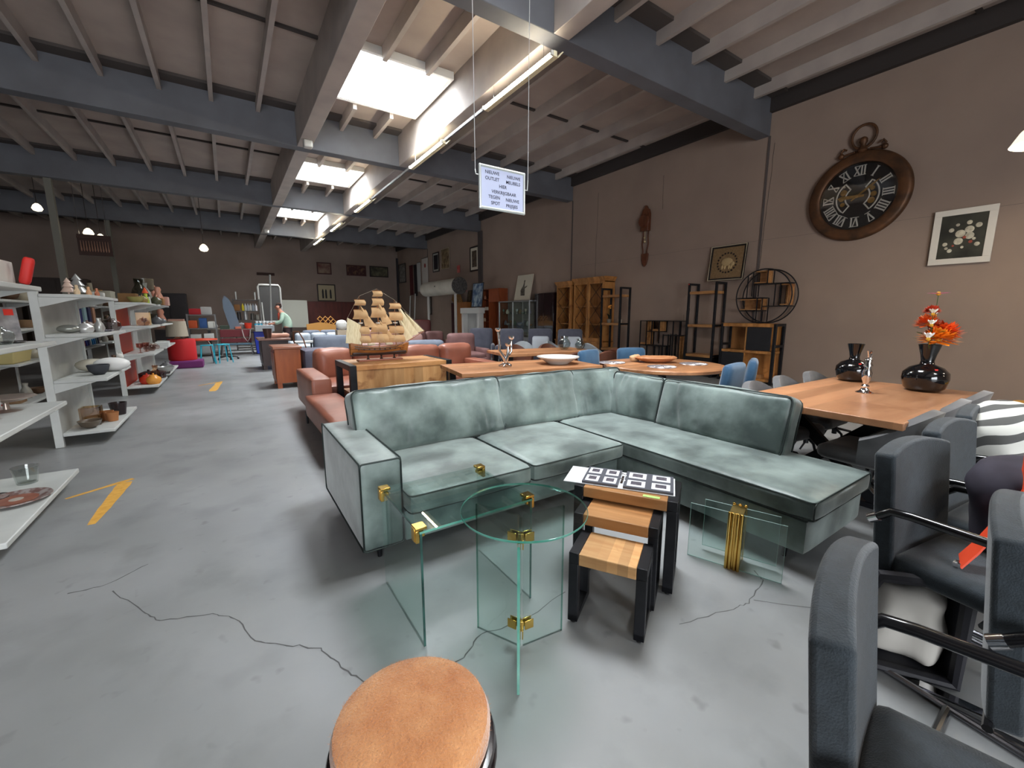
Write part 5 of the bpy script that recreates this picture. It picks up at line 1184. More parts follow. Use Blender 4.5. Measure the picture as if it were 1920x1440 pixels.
# ---- small wares: kind, (x, y, z), size, colour, label
W = {}
def ware_mat(c, kind):
    k = 'w_%d_%d_%d_%s' % (*c, kind)
    if kind == 'glass': return glassm(k, tuple(int(q+(255-q)*.55) for q in c))
    return mat(k, c, {'ceramic': .25, 'matt': .7, 'metal': .28, 'card': .75}[kind], .55 if kind == 'metal' else 0)
def ware(shape, loc, s, c, kind, label, cat, rz=0, group=None):
    x, y, z = loc; m = MB(); parts = []; mt_ = ware_mat(c, kind); name = cat.replace(' ', '_')
    kw = dict(loc=(x, y, z+.0012), rz=rz, label=label, category=cat, group=group)
    if shape == 'bowl': m.lathe([(0, 0), (.35*s, 0), (.75*s, .25*s), (s, .8*s), (.93*s, .8*s), (.7*s, .3*s), (0, .1*s)], n=24)
    elif shape == 'deepbowl': m.lathe([(0, 0), (.45*s, 0), (.85*s, .45*s), (1.0*s, 1.05*s), (.95*s, 1.15*s), (.88*s, 1.1*s), (.75*s, .5*s), (0, .15*s)], n=28)
    elif shape == 'oval': m.ball((0, 0, s*.62), s, 16, (1.3, .8, .62))
    elif shape == 'vase': m.lathe([(0, 0), (.4*s, 0), (.6*s, .5*s), (.45*s, 1.1*s), (.22*s, 1.5*s), (.3*s, 1.9*s), (.25*s, 1.9*s), (0, 1.5*s)], n=20)
    elif shape == 'jar': m.lathe([(0, 0), (.7*s, 0), (.95*s, .4*s), (.9*s, .9*s), (.5*s, 1.2*s), (.45*s, 1.35*s), (.12*s, 1.4*s), (.12*s, 1.6*s), (0, 1.62*s)], n=20)
    elif shape == 'goblet': m.lathe([(0, 0), (.45*s, 0), (.08*s, .12*s), (.08*s, .7*s), (.5*s, 1.0*s), (.52*s, 1.7*s), (.45*s, 1.7*s), (.42*s, 1.05*s), (0, .8*s)], n=16)
    elif shape == 'tazza': m.lathe([(0, 0), (.5*s, 0), (.12*s, .1*s), (.1*s, .42*s), (.6*s, .5*s), (1.05*s, .66*s), (1.0*s, .7*s), (0, .55*s)], n=24)
    elif shape == 'plate': m.lathe([(0, 0), (.6*s, 0), (s, .12*s), (.98*s, .16*s), (.6*s, .06*s), (0, .05*s)], n=32)
    elif shape == 'cup': m.lathe([(0, 0), (.75*s, 0), (s, 1.7*s), (.9*s, 1.7*s), (.65*s, .15*s), (0, .12*s)], n=20)
    elif shape == 'sqvase': m.box((-s, -s, 0), (s, s, .12*s)); m.box((-s, -s, .12*s), (-s*.8, s, 2.4*s)); m.box((s*.8, -s, .12*s), (s, s, 2.4*s)); m.box((-s*.8, -s, .12*s), (s*.8, -s*.8, 2.4*s)); m.box((-s*.8, s*.8, .12*s), (s*.8, s, 2.4*s))
    elif shape == 'box': m.rbox((0, 0, s*.5), (s*1.5, s*2.0, s), .008, 4)
    elif shape == 'tree':
        m.cyl((0, 0, 0), (0, 0, .3*s), .1*s, 8)
        m.lathe([(0, .25*s), (.75*s, .3*s), (.35*s, .95*s), (.55*s, .95*s), (.22*s, 1.5*s), (.38*s, 1.5*s), (0, 2.1*s)], n=14)
    elif shape == 'figure':
        m.lathe([(0, 0), (.42*s, 0), (.46*s, .5*s), (.28*s, 1.0*s), (.2*s, 1.2*s), (.27*s, 1.4*s), (.2*s, 1.65*s), (0, 1.7*s)], n=16); m.cyl((-.1*s, -.3*s, .9*s), (-.25*s, -.5*s, .5*s), .09*s, 8)
    elif shape == 'cat':
        m.rbox((0, 0, .5*s), (.6*s, .9*s, s), .25*s, 6); m.ball((0, -.3*s, 1.2*s), .33*s, 12)
        for q in (-1, 1): m.cyl((q*.18*s, -.3*s, 1.4*s), (q*.22*s, -.3*s, 1.7*s), .1*s, 8, .01*s)
    elif shape == 'flatbox': m.box((-s*.7, -s, 0), (s*.7, s, s*.45)); m.box((-s*.72, -s*1.02, s*.45), (s*.72, s*1.02, s*.58))
    elif shape == 'pot': m.lathe([(0, 0), (.8*s, 0), (.9*s, .1*s), (.9*s, .8*s), (.95*s, .85*s), (.4*s, 1.1*s), (.1*s, 1.12*s), (.12*s, 1.25*s), (0, 1.3*s)], n=24); m.tube([(.85*s, 0, .55*s), (1.3*s, 0, .6*s), (1.35*s, 0, .85*s)], .08*s, 6)
    elif shape == 'pillar': m.cyl((0, 0, 0), (0, 0, 2.2*s), .4*s, 16, .3*s)
    o = m.obj(name, mt_, smooth=50, **kw)
    return o
amber = (172, 118, 66)
for a in (
    # second gondola
    ('sqvase', (-1.40, 6.62, .15), .085, (170, 130, 74), 'glass', 'tall square amber glass vase on the lowest shelf of the second gondola', 'vase'),
    ('bowl', (-1.38, 6.42, .15), .105, (92, 80, 68), 'ceramic', 'round brown glazed dish before the tall square vase, lowest shelf', 'dish'),
    ('cup', (-1.30, 6.78, .15), .065, (158, 104, 62), 'matt', 'amber patterned cup behind the other one on the lowest shelf', 'cup'),
    ('cup', (-1.24, 6.70, .15), .062, (168, 112, 70), 'matt', 'amber patterned cup, front one, on the lowest shelf of the second gondola', 'cup'),
    ('cup', (-1.25, 7.10, .15), .09, (44, 34, 36), 'ceramic', 'dark brown cup on the lowest shelf of the second gondola', 'cup'),
    ('deepbowl', (-1.28, 6.62, .72), .10, (58, 60, 66), 'matt', 'dark grey bowl on the front of the second shelf', 'bowl'),
    ('oval', (-1.22, 6.95, .72), .135, (232, 232, 230), 'ceramic', 'large white egg-shaped ornament behind the dark grey bowl', 'ornament'),
    ('oval', (-1.40, 7.02, .72), .125, (196, 190, 174), 'ceramic', 'cream egg-shaped ornament behind the dark grey bowl, left one', 'ornament'),
    ('cat', (-1.20, 7.38, .72), .12, (222, 220, 214), 'ceramic', 'white ceramic cat at the far end of the second shelf', 'figurine'),
    ('oval', (-1.44, 6.50, 1.20), .075, (150, 152, 146), 'metal', 'silver-grey shell ornament, leftmost on the third shelf of the second gondola', 'ornament'),
    ('jar', (-1.32, 6.56, 1.20), .075, (214, 214, 214), 'metal', 'shiny silver ball pot beside the shell ornament', 'pot'),
    ('jar', (-1.36, 6.86, 1.20), .085, (120, 100, 92), 'ceramic', 'brown-grey lidded jar behind the silver ball pot', 'jar'),
    ('vase', (-1.25, 6.80, 1.20), .085, (192, 192, 190), 'metal', 'silver vase in the middle of the third shelf', 'vase'),
    ('plate', (-1.28, 7.00, 1.20), .12, (150, 150, 162), 'ceramic', 'bluish grey dish in the middle of the third shelf', 'dish'),
    ('pillar', (-1.20, 6.98, 1.20), .05, (52, 38, 38), 'matt', 'small dark brown pillar candle on the front edge of the third shelf', 'candle'),
    ('jar', (-1.24, 7.32, 1.20), .11, (128, 108, 104), 'glass', 'domed smoky glass pot at the far end of the third shelf', 'pot'),
    ('tree', (-1.36, 6.70, 1.61), .115, (196, 198, 196), 'metal', 'silver tree ornament on top of the second gondola', 'ornament'),
    ('tree', (-1.38, 6.44, 1.61), .085, (214, 188, 172), 'ceramic', 'smaller pinkish tree ornament left of the silver one', 'ornament'),
    ('figure', (-1.30, 6.36, 1.61), .06, (222, 196, 160), 'ceramic', 'cream nativity figure before the pinkish tree ornament', 'figurine'),
    ('figure', (-1.24, 6.52, 1.61), .055, (206, 160, 120), 'ceramic', 'tan nativity figure beside the cream one', 'figurine'),
    ('figure', (-1.20, 6.66, 1.61), .05, (190, 120, 90), 'ceramic', 'reddish nativity figure at the right of the group', 'figurine'),
    ('pillar', (-1.30, 6.92, 1.61), .07, (120, 112, 94), 'matt', 'taupe candle behind the silver tree ornament', 'candle'),
    ('box', (-1.42, 7.05, 1.61), .13, (128, 124, 112), 'card', 'grey carton on top of the second gondola', 'box'),
    ('box', (-1.26, 6.84, 1.61), .05, (200, 200, 196), 'card', 'small white box at the front edge on top of the second gondola', 'box'),
    ('box', (-1.24, 7.02, 1.61), .05, (190, 192, 188), 'card', 'second small white box on top of the second gondola', 'box'),
    ('flatbox', (-1.28, 7.36, 1.61), .14, (150, 148, 132), 'card', 'lidded grey-green carton at the far end on top of the second gondola', 'box'),
    ('bowl', (-1.40, 7.40, 1.61), .12, (160, 116, 60), 'matt', 'ochre basket behind the lidded carton', 'basket'),
    # nearest gondola
    ('cup', (-1.36, 4.52, .15), .075, (220, 226, 222), 'glass', 'clear glass bowl behind the brown patterned plate', 'glass bowl'),
    ('plate', (-1.46, 4.22, .15), .10, (60, 48, 48), 'ceramic', 'dark plate left of the brown patterned plate', 'plate'),
    ('tazza', (-1.36, 4.42, .72), .15, (176, 160, 150), 'metal', 'silver footed dish at the far end of the second shelf, nearest gondola', 'footed dish'),
    ('tazza', (-1.44, 4.18, .72), .13, (160, 150, 146), 'metal', 'silver footed dish, lower left, nearest gondola', 'footed dish'),
    ('goblet', (-1.33, 4.12, .72), .08, (190, 184, 180), 'metal', 'silver goblet before the footed dishes', 'goblet'),
    ('oval', (-1.50, 4.60, .72), .07, (196, 42, 28), 'matt', 'small bright red ball behind the silver footed dish', 'ball'),
    ('goblet', (-1.38, 4.20, 1.20), .11, (226, 232, 230), 'glass', 'clear glass goblet on the third shelf of the nearest gondola', 'goblet'),
    ('jar', (-1.30, 4.28, 1.20), .09, (190, 200, 196), 'glass', 'clear glass jar with a dark hole, third shelf, nearest gondola', 'jar'),
    ('plate', (-1.28, 4.46, 1.20), .07, (44, 38, 36), 'ceramic', 'small dark saucer on the edge of the third shelf, nearest gondola', 'saucer'),
    ('box', (-1.40, 4.52, 1.61), .17, (206, 204, 198), 'card', 'white and grey carton on top of the nearest gondola, right one', 'box'),
    ('box', (-1.38, 4.22, 1.61), .12, (214, 210, 204), 'card', 'white carton at the photo\'s left edge on top of the nearest gondola', 'box'),
    # third gondola
    ('goblet', (-1.35, 10.0, .72), .10, (196, 120, 104), 'glass', 'pinkish glass goblet, nearest on the second shelf before the red panel', 'goblet'),
    ('goblet', (-1.30, 10.25, .72), .10, (210, 150, 130), 'glass', 'pale pink glass goblet, second on the same shelf', 'goblet'),
    ('jar', (-1.28, 10.5, .72), .10, (176, 136, 124), 'glass', 'pink-brown glass jar in the middle of the second shelf, third gondola', 'jar'),
    ('bowl', (-1.30, 10.75, .72), .12, (190, 160, 150), 'glass', 'rosy glass bowl toward the far end, third gondola', 'bowl'),
    ('jar', (-1.25, 10.95, .72), .08, (214, 190, 180), 'glass', 'small clear jar at the far end of the second shelf, third gondola', 'jar'),
    ('sqvase', (-1.34, 10.75, 1.20), .10, (216, 176, 120), 'ceramic', 'cream slanted vase at the far end of the third shelf, third gondola', 'vase'),
    ('jar', (-1.30, 10.35, 1.20), .10, (190, 160, 156), 'glass', 'pinkish glass jar on the third shelf, third gondola', 'jar'),
    ('goblet', (-1.26, 10.15, 1.20), .08, (200, 190, 188), 'glass', 'clear goblet before the pinkish glass jar', 'goblet'),
    ('jar', (-1.22, 9.98, .15), .12, (226, 156, 68), 'ceramic', 'amber-orange glazed apple jar on the lowest shelf, third gondola', 'jar'),
    ('jar', (-1.32, 10.05, .15), .12, (186, 60, 40), 'ceramic', 'red glazed jar left of the amber-orange one', 'jar'),
    ('vase', (-1.22, 10.3, .15), .16, (206, 150, 100), 'glass', 'orange glass vase behind the amber-orange jar', 'vase'),
    ('pot', (-1.34, 10.45, .15), .17, (48, 34, 34), 'ceramic', 'dark brown round pot on the lowest shelf, third gondola', 'pot'),
    ('pot', (-1.25, 10.85, .15), .14, (70, 46, 44), 'ceramic', 'brown cooking pot at the far end of the lowest shelf, third gondola', 'pot'),
    ('figure', (-1.24, 10.55, 1.61), .11, (176, 196, 70), 'ceramic', 'lime green gnome figure with an orange hat on top of the third gondola', 'figurine'),
    ('bowl', (-1.30, 9.9, 1.61), .12, (160, 152, 90), 'matt', 'olive basket at the near end on top of the third gondola', 'basket'),
    ('box', (-1.42, 10.1, 1.61), .16, (124, 90, 52), 'card', 'brown carton on top of the third gondola', 'box'),
    ('jar', (-1.26, 10.25, 1.61), .09, (150, 128, 72), 'ceramic', 'mustard jar on top of the third gondola', 'jar'),
    ('pillar', (-1.22, 10.8, 1.61), .06, (210, 212, 206), 'matt', 'white candle beside the lime green gnome', 'candle'),
    ('box', (-1.36, 10.85, 1.61), .14, (150, 156, 140), 'card', 'grey-green carton at the far end on top of the third gondola', 'box'),
    # fourth gondola
    ('jar', (-1.25, 11.75, 1.20), .11, (90, 90, 94), 'ceramic', 'dark grey jar on the third shelf of the farthest gondola', 'jar'),
    ('oval', (-1.25, 12.1, 1.20), .10, (120, 124, 128), 'metal', 'grey metal oval on the third shelf of the farthest gondola', 'ornament'),
    ('flatbox', (-1.22, 11.85, .72), .16, (206, 210, 208), 'card', 'white tray box on the second shelf of the farthest gondola', 'box'),
    ('bowl', (-1.25, 12.35, .72), .12, (180, 180, 176), 'ceramic', 'grey bowl on the second shelf of the farthest gondola', 'bowl'),
    ('bowl', (-1.22, 11.8, .15), .16, (176, 176, 174), 'metal', 'crumpled silver bowl on the lowest shelf of the farthest gondola', 'bowl'),
    ('jar', (-1.25, 12.25, .15), .13, (96, 96, 98), 'ceramic', 'dark jar on the lowest shelf of the farthest gondola', 'jar'),
    ('vase', (-1.45, 11.66, 1.61), .27, (120, 122, 104), 'glass', 'tall smoky glass vase, nearest in the heap on top of the farthest gondola', 'vase'),
    ('jar', (-1.22, 11.68, 1.61), .11, (86, 88, 66), 'ceramic', 'mossy green jar before the tall smoky glass vase', 'jar'),
    ('vase', (-1.42, 11.95, 1.61), .24, (150, 152, 144), 'ceramic', 'pale grey vase in the heap on top of the farthest gondola', 'vase'),
    ('box', (-1.22, 12.02, 1.61), .14, (146, 106, 62), 'card', 'ochre carton in the heap on top of the farthest gondola', 'box'),
    ('goblet', (-1.44, 12.28, 1.61), .33, (104, 96, 82), 'ceramic', 'grey-brown mushroom-like lamp in the heap on top of the farthest gondola', 'lamp'),
    ('figure', (-1.24, 12.40, 1.61), .24, (204, 146, 122), 'ceramic', 'salmon figure in the heap on top of the farthest gondola', 'figurine'),
    ('figure', (-1.36, 12.68, 1.61), .27, (222, 160, 136), 'ceramic', 'taller pink figure behind the salmon one, farthest gondola', 'figurine'),
    ('box', (-1.26, 12.92, 1.61), .2, (196, 156, 142), 'card', 'pinkish carton toward the far end of the farthest gondola', 'box'),
    ('jar', (-1.30, 13.22, 1.61), .15, (130, 128, 118), 'ceramic', 'grey jar at the far end on top of the farthest gondola', 'jar'),
):
    ware(*a)
pt = thing('plate', 'brown plate with a pale patterned rim on the lowest shelf of the nearest gondola', 'plate', (-1.30, 4.10, .1512))
MB().lathe([(0, 0), (.11, 0), (.175, .02), (.172, .026), (.11, .010), (0, .009)], n=40).obj('rim', mat('plate_rim', (150, 142, 140), .3, c2=(112, 84, 78), scale=26, lo=.45, hi=.55), pt)
MB().lathe([(.105, .0095), (.105, .0125), (0, .0125)], n=36).obj('centre', mat('plate_centre', (132, 76, 60), .3, c2=(150, 96, 78), scale=12), pt)
MB().lathe([(.035, .0125), (.035, .0145), (0, .0145)], n=18).obj('medallion', mat('plate_medallion', (178, 170, 160), .3), pt)
# gnome hat, red box trims
MB().lathe([(.05, 0), (.03, .05), (0, .11)], n=12).obj('gnome_hat', mat('orange_hat', (224, 92, 48), .7), parent=None, loc=(-1.24, 10.55, 1.80), label='orange pointed hat on the lime green gnome', category='hat')
# picture frame card fixed at the second upright with a red sticker
pcard = thing('framed_card', 'small grey framed picture with a red sticker leaning by the second gondola upright', 'picture', (-1.40, 4.72, 1.206), rot=(-.1, 0, math.radians(35)))
MB().box((-.10, -.008, 0), (.10, .008, .25)).obj('frame', mat('grey_card', (120, 118, 122), .5, c2=(156, 152, 154), scale=18), pcard)
MB().box((.03, -.011, .19), (.08, -.009, .235)).obj('red_sticker', mat('red_sticker', (0, 0, 0)), pcard)
# red santa-like packs, cream case on the nearest gondola top
MB().rbox((0, 0, .07), (.16, .24, .14), .02, 6).obj('red_pack', mat('red_pack', (196, 40, 34), .6), loc=(-1.46, 4.55, 1.785), label='red pack on the white and grey carton, top of the nearest gondola', category='pack')
MB().rbox((0, 0, .105), (.06, .06, .20), .02, 6, R=RY(.25)).obj('red_stocking', mat('red_pack', (0, 0, 0)), loc=(-1.20, 4.66, 1.615), label='slanting red stocking at the front corner on top of the nearest gondola', category='stocking')
hc = thing('vanity_case', 'cream rounded case with a black hat, at the upper left edge of the photo', 'case', (-1.42, 4.22, 1.735))
MB().rbox((0, 0, .09), (.22, .26, .18), .05, 8).obj('case', mat('cream_case', (198, 184, 128), .5), hc)
bh = MB().lathe([(0, 0), (.13, 0), (.13, .01), (.085, .02), (.08, .09), (0, .10)], n=24).obj('black_hat', mat('felt_black', (20, 18, 18), .9), loc=(-1.42, 4.22, 1.925), label='black felt hat on the cream rounded case', category='hat', smooth=60)
# lower-left box: white carton with print on third shelf
cb_ = thing('appliance_carton', 'white printed carton with an orange lid on the nearest gondola\'s third shelf', 'box', (-1.48, 4.55, 1.2012), math.radians(4))
MB().box((-.09, -.16, 0), (.09, .16, .17)).obj('carton', mat('carton_white', (198, 192, 184), .7), cb_); MB().box((-.092, -.162, .17), (.092, .162, .185)).obj('lid', mat('rust_lid', (150, 64, 42), .6), cb_)
# second row goods
sb = thing('storage_box', 'cream plastic storage box on the second-row gondola', 'box', (-2.66, 8.95, .7212))
MB().add([(-.15, -.3, 0), (.15, -.3, 0), (.15, .3, 0), (-.15, .3, 0), (-.19, -.36, .26), (.19, -.36, .26), (.19, .36, .26), (-.19, .36, .26)], [(0, 3, 2, 1), (4, 5, 6, 7), (0, 1, 5, 4), (1, 2, 6, 5), (2, 3, 7, 6), (3, 0, 4, 7)]).obj('tub', mat('cream_plastic', (206, 190, 130), .5), sb, bevel=.015)
MB().box((-.2, -.37, .261), (.2, .37, .28)).obj('lid_rim', mat('cream_plastic', (0, 0, 0)), sb, bevel=.005)
bcol = [((40, 62, 130), 'dark blue'), ((60, 120, 180), 'light blue'), ((150, 30, 44), 'crimson'), ((52, 60, 150), 'royal blue'), ((46, 50, 110), 'navy'), ((200, 206, 206), 'white'), ((30, 130, 190), 'bright cyan-blue'), ((44, 110, 170), 'mid blue'), ((92, 110, 110), 'grey-green'), ((34, 34, 50), 'black-blue')]
for k, (c, cn_) in enumerate(bcol):
    MB().rbox((0, 0, .15), (.22, .055, .30), .006, 4, R=RX(.35)).obj('book', mat('book_%d' % k, c, .6), loc=(-2.60, 11.80+k*.165, .745), label='%s book leaning on the second-row gondola, %s of ten' % (cn_, ['first', 'second', 'third', 'fourth', 'fifth', 'sixth', 'seventh', 'eighth', 'ninth', 'tenth'][k]), category='book', group='leaning books seen through the gondola')
for k, (c, cn_) in enumerate((((130, 150, 126), 'green-grey'), ((40, 44, 116), 'dark blue'), ((156, 190, 196), 'pale aqua'), ((34, 36, 80), 'navy'), ((176, 130, 104), 'tan'))):
    MB().rbox((0, 0, .18), (.22, .2, .36), .01, 4).obj('binder', mat('binderb_%d' % k, c, .6), loc=(-2.62, 11.95+k*.36, 1.2012), label='%s tall folder standing on the second-row gondola' % cn_, category='folder', group='tall folders seen through the gondola')
random.seed(11)
sec = [('box', (140, 110, 80), 'card', 'box', 'brown'), ('vase', (150, 146, 136), 'ceramic', 'vase', 'stone-grey'), ('bowl', (96, 70, 50), 'matt', 'bowl', 'dark wooden'), ('jar', (176, 170, 150), 'ceramic', 'jar', 'ivory'), ('tazza', (170, 160, 150), 'metal', 'dish', 'dull silver'), ('cat', (120, 96, 80), 'ceramic', 'figurine', 'brown')]
gn = {6.6: 'the nearest second-row gondola', 8.6: 'the cream-box gondola', 14.4: 'the farthest second-row gondola'}
i = 0
for y0, L_ in ((6.6, 1.4), (8.6, 1.4), (14.4, 1.8)):
    for z, zn in ((.15, 'lowest'), (.72, 'second'), (1.20, 'third'), (1.61, 'top')):
        for k in range(3):
            if y0 == 8.6 and z == .72 and k < 2: continue
            sp = sec[i % 6]; i += 1
            ware(sp[0], (-2.63, y0+.25+k*(L_-.5)/2, z), .12, sp[1], sp[2], '%s %s, %s, on the %s shelf of %s' % (sp[4], sp[3], ['near one', 'middle one', 'far one'][k], zn, gn[y0]), sp[3])
# heap of goods rising behind the third and fourth gondola (table of lamps, plants, baskets)
tb = thing('display_table', 'long table heaped with goods behind the gondolas', 'table', (-2.2, 17.4, 0)); MB().box((-1.1, -.5, .95), (1.1, .5, 1.0)).obj('tabletop', mat('old_table', (90, 70, 54), .6), tb)
for sx in (-1, 1):
    for sy in (-1, 1): MB().box((sx*1.0-.03, sy*.42-.03, 0), (sx*1.0+.03, sy*.42+.03, .95)).obj('leg', mat('old_table', (0, 0, 0)), tb)
for a in (('jar', (-2.9, 17.2, 1.0), .26, (70, 72, 52), 'ceramic', 'large mossy green jar on the heaped table', 'jar'), ('vase', (-2.6, 17.5, 1.0), .42, (92, 94, 78), 'glass', 'tall smoky glass vase on the heaped table', 'vase'), ('box', (-2.3, 17.2, 1.0), .22, (128, 92, 56), 'card', 'ochre carton on the heaped table', 'box'), ('goblet', (-2.0, 17.75, 1.0), .42, (90, 84, 72), 'ceramic', 'mushroom-like grey stand rising above the heaped table', 'stand'), ('figure', (-1.72, 17.2, 1.0), .34, (196, 138, 116), 'ceramic', 'salmon pink figure at the right of the heaped table', 'figurine'), ('box', (-1.35, 17.2, 1.0), .26, (184, 140, 124), 'card', 'pinkish carton at the right end of the heaped table', 'box'), ('bowl', (-2.62, 17.05, 1.0), .2, (110, 92, 60), 'matt', 'straw basket at the front of the heaped table', 'basket')):
    ware(*a)
# ================================================================ far end, aisle floor marks and odds and ends
# yellow tape arrows on the floor
M_tape = mat('yellow_tape', (222, 170, 78), .6, c2=(206, 152, 62), scale=20)
def tape(label, segs):
    t = thing('floor_arrow', label, 'floor arrow', (0, 0, 0))
    for (x0, y0, w0, x1, y1, w1) in segs:
        a = Vector((x0, y0, 0)); b_ = Vector((x1, y1, 0)); d = (b_-a); n_ = Vector((-d.y, d.x, 0)).normalized(); up = []; dn = []
        N_ = 9
        for k in range(N_+1):
            f = k/N_; w_ = w0+(w1-w0)*f; w_ *= random.uniform(.85, 1.1) if 0 < k < N_ else .8
            up.append(a+d*f+n_*w_/2); dn.append(a+d*f-n_*w_/2)
        P_ = [(p.x, p.y) for p in up]+[(p.x, p.y) for p in reversed(dn)]
        vs = [(x, y, .0005) for x, y in P_]+[(x, y, .0014) for x, y in P_]; n2 = len(P_); q = n2//2
        fs = [(i, i+1, n2-2-i, n2-1-i) for i in range(q-1)]; fs = [tuple(j+n2 for j in reversed(f)) for f in fs]+[tuple(f) for f in fs]+[(i, (i+1) % n2, n2+(i+1) % n2, n2+i) for i in range(n2)]
        MB().add(vs, fs).obj('tape_strip', M_tape, t, smooth=0)
tape('worn yellow tape arrow on the floor near the first gondolas', [(-.89, 3.78, .05, -.84, 4.62, .11), (-1.16, 4.44, .03, -.80, 4.69, .06)])
tape('small yellow tape arrow farther up the aisle', [(-.35, 9.45, .12, -.25, 10.7, .12), (-.60, 10.35, .05, -.2, 10.75, .06)])
# steel columns
for (x, y, lb) in ((-3.55, 16.38, 'slim grey steel column left, under the third ceiling beam'), (-3.42, 22.2, 'slim grey steel column behind the heaped table, farther back')):
    t = thing('steel_column', lb, 'column', (x, y, 0)); MB().box((-.07, -.07, .012), (.07, .07, 4.895)).obj('shaft', mat('column_paint', (120, 118, 108), .6), t); MB().box((-.14, -.14, 0), (.14, .14, .012)).obj('base_plate', mat('column_paint', (0, 0, 0)), t)
# sensors on the girder
for (x, y, lb) in ((1.69, 10.0, 'white box-shaped detector under the left girder, nearer one'), (1.69, 20.9, 'tiny white detector under the left girder at the far end')):
    MB().rbox((0, 0, -.07), (.17, .17, .14), .03, 6).obj('ceiling_detector', mat('detector_white', (206, 206, 200), .5), loc=(x, y, 4.90), label=lb, category='detector')
# small hanging lamps
def bell(label, loc, s, top, es=6):
    t = thing('hanging_lamp', label, 'lamp', loc, 0, 'small lit hanging lamps')
    MB().lathe([(0, 0), (.10*s, .03*s), (.14*s, .1*s), (.10*s, .2*s), (.04*s, .26*s), (0, .27*s)], n=16).obj('globe', mat('lamp_glow', (255, 244, 214), .4, emit=(255, 240, 206), es=es), t)
    MB().cyl((0, 0, .26*s), (0, 0, top-loc[2]-.001), .008, 6).obj('cord', M_fdark, t)
bell('small lit cone lamp hanging before the back wall', (-.42, 17.2, 3.40), .9, 5.62, 2.5)
bell('bright lamp at the upper left, next to the nearer steel column', (-3.95, 16.9, 4.12), .8, 5.62, 30)
bell('pair lamp, left one, above the pegged rack', (-3.15, 17.6, 3.66), .9, 5.62, 6)
bell('pair lamp, right one, above the pegged rack', (-2.95, 17.9, 3.62), .7, 5.62, 6)
# pegged rack hanging from the roof
rk = thing('pegged_rack', 'brown wooden rack with a row of hanging pegs, high at the left', 'rack', (-3.0, 17.3, 3.1))
MB().box((-.36, 0, 0), (.36, .05, .58)).obj('board', mat('rack_brown', (64, 42, 36), .7), rk)
for k in range(11): MB().lathe([(.008, 0), (.02, .05), (.012, .15), (.006, .3), (0, .3)], (-.29+.058*k, -.03, .1), 8).obj('peg', mat('peg_tan', (150, 112, 92), .6), rk)
MB().box((-.36, -.05, .46), (.36, -.001, .52)).obj('rail', mat('rack_brown', (0, 0, 0)), rk)
for s in (-1, 1): MB().cyl((s*.3, .02, .58), (s*.3, .02, 2.51), .005, 5).obj('wire', M_chrome, rk)
# dark wardrobe group at the far left with panels
for (x, y, w_, h_, c, lb) in ((-4.6, 20.5, 1.5, 2.6, (58, 44, 38), 'tall dark brown wardrobe far left behind the gondolas'), (-6.3, 20.6, 1.6, 2.4, (74, 62, 52), 'tall olive-brown wardrobe at the photo\'s left edge'), (-2.0, 23.5, 1.2, 2.3, (46, 40, 42), 'dark wardrobe right of the farther steel column')):
    t = thing('wardrobe', lb, 'wardrobe', (x, y, 0)); mm_ = mat('wardrobe_%d' % c[0], c, .6, c2=tuple(int(q*.8) for q in c), scale=2)
    MB().box((-w_/2, -.28, 0), (w_/2, .28, h_)).obj('body', mm_, t, bevel=.01)
    for s in (-1, 1): MB().box((min(0, s*w_/2)+.01, -.3, .1), (max(0, s*w_/2)-.01, -.281, h_-.06)).obj('door', mm_, t, bevel=.005)
# red drum seat, purple base, orange table, turquoise stools, lampshade
MB().lathe([(0, .2), (.30, .2), (.31, .24), (.31, .72), (.29, .76), (0, .77)], n=32).obj('drum_seat', mat('red_fabric', (190, 32, 36), .7), loc=(-1.08, 14.3, 0), label='red drum-shaped seat standing on the purple block', category='seat')
MB().rbox((0, 0, .098), (.72, .68, .195), .03, 6).obj('block_seat', mat('purple_fabric', (112, 40, 104), .7), loc=(-1.0, 14.25, 0), label='low purple upholstered block under the red drum seat', category='seat')
ls_ = thing('lampshade', 'large beige pleated lampshade standing on the red drum seat', 'lampshade', (-1.14, 14.25, .772))
MB().lathe([(.24, .06), (.235, .06), (.205, .46), (.21, .46), (.24, .06)], n=40).obj('shade', mat('beige_pleat', (176, 166, 148), .8, bump=.4, bscale=60, stretch=(1, 1, .05)), ls_)
MB().lathe([(0, 0), (.1, 0), (.03, .05), (.03, .3), (0, .3)], n=14).obj('base', mat('terracotta', (176, 120, 96), .6), ls_)
ot = thing('orange_table', 'round orange-red table with steel legs behind the red drum seat', 'table', (-.72, 15.3, 0))
MB().lathe([(0, .66), (.42, .66), (.43, .68), (.42, .70), (0, .70)], n=32).obj('tabletop', mat('orange_top', (214, 74, 44), .4), ot)
for k in range(4):
    a = PI/4+k*PI/2; MB().tube([(.25*math.cos(a), .25*math.sin(a), .655), (.34*math.cos(a), .34*math.sin(a), .5), (.40*math.cos(a), .40*math.sin(a), 0)], .014, 8).obj('leg', M_chrome, ot)
def tstool(label, loc):
    t = thing('turquoise_stool', label, 'stool', loc, 0, 'turquoise stools'); mm_ = mat('turquoise', (40, 164, 186), .4)
    MB().box((-.15, -.15, .52), (.15, .15, .55)).obj('seat', mm_, t, bevel=.01)
    for sx in (-1, 1):
        for sy in (-1, 1): MB().cyl((sx*.13, sy*.13, .52), (sx*.18, sy*.18, 0), .016, 8).obj('leg', mm_, t)
    return t
ts = tstool('turquoise metal stool before the orange-red table, left one', (-.56, 14.9, 0)); dup(ts, (-.20, 15.05, 0), .4, 'turquoise metal stool, right one, nearest the aisle')
oc_ = thing('office_chair_base', 'black five-star office chair base standing in the aisle end', 'chair base', (-.10, 15.98, 0))
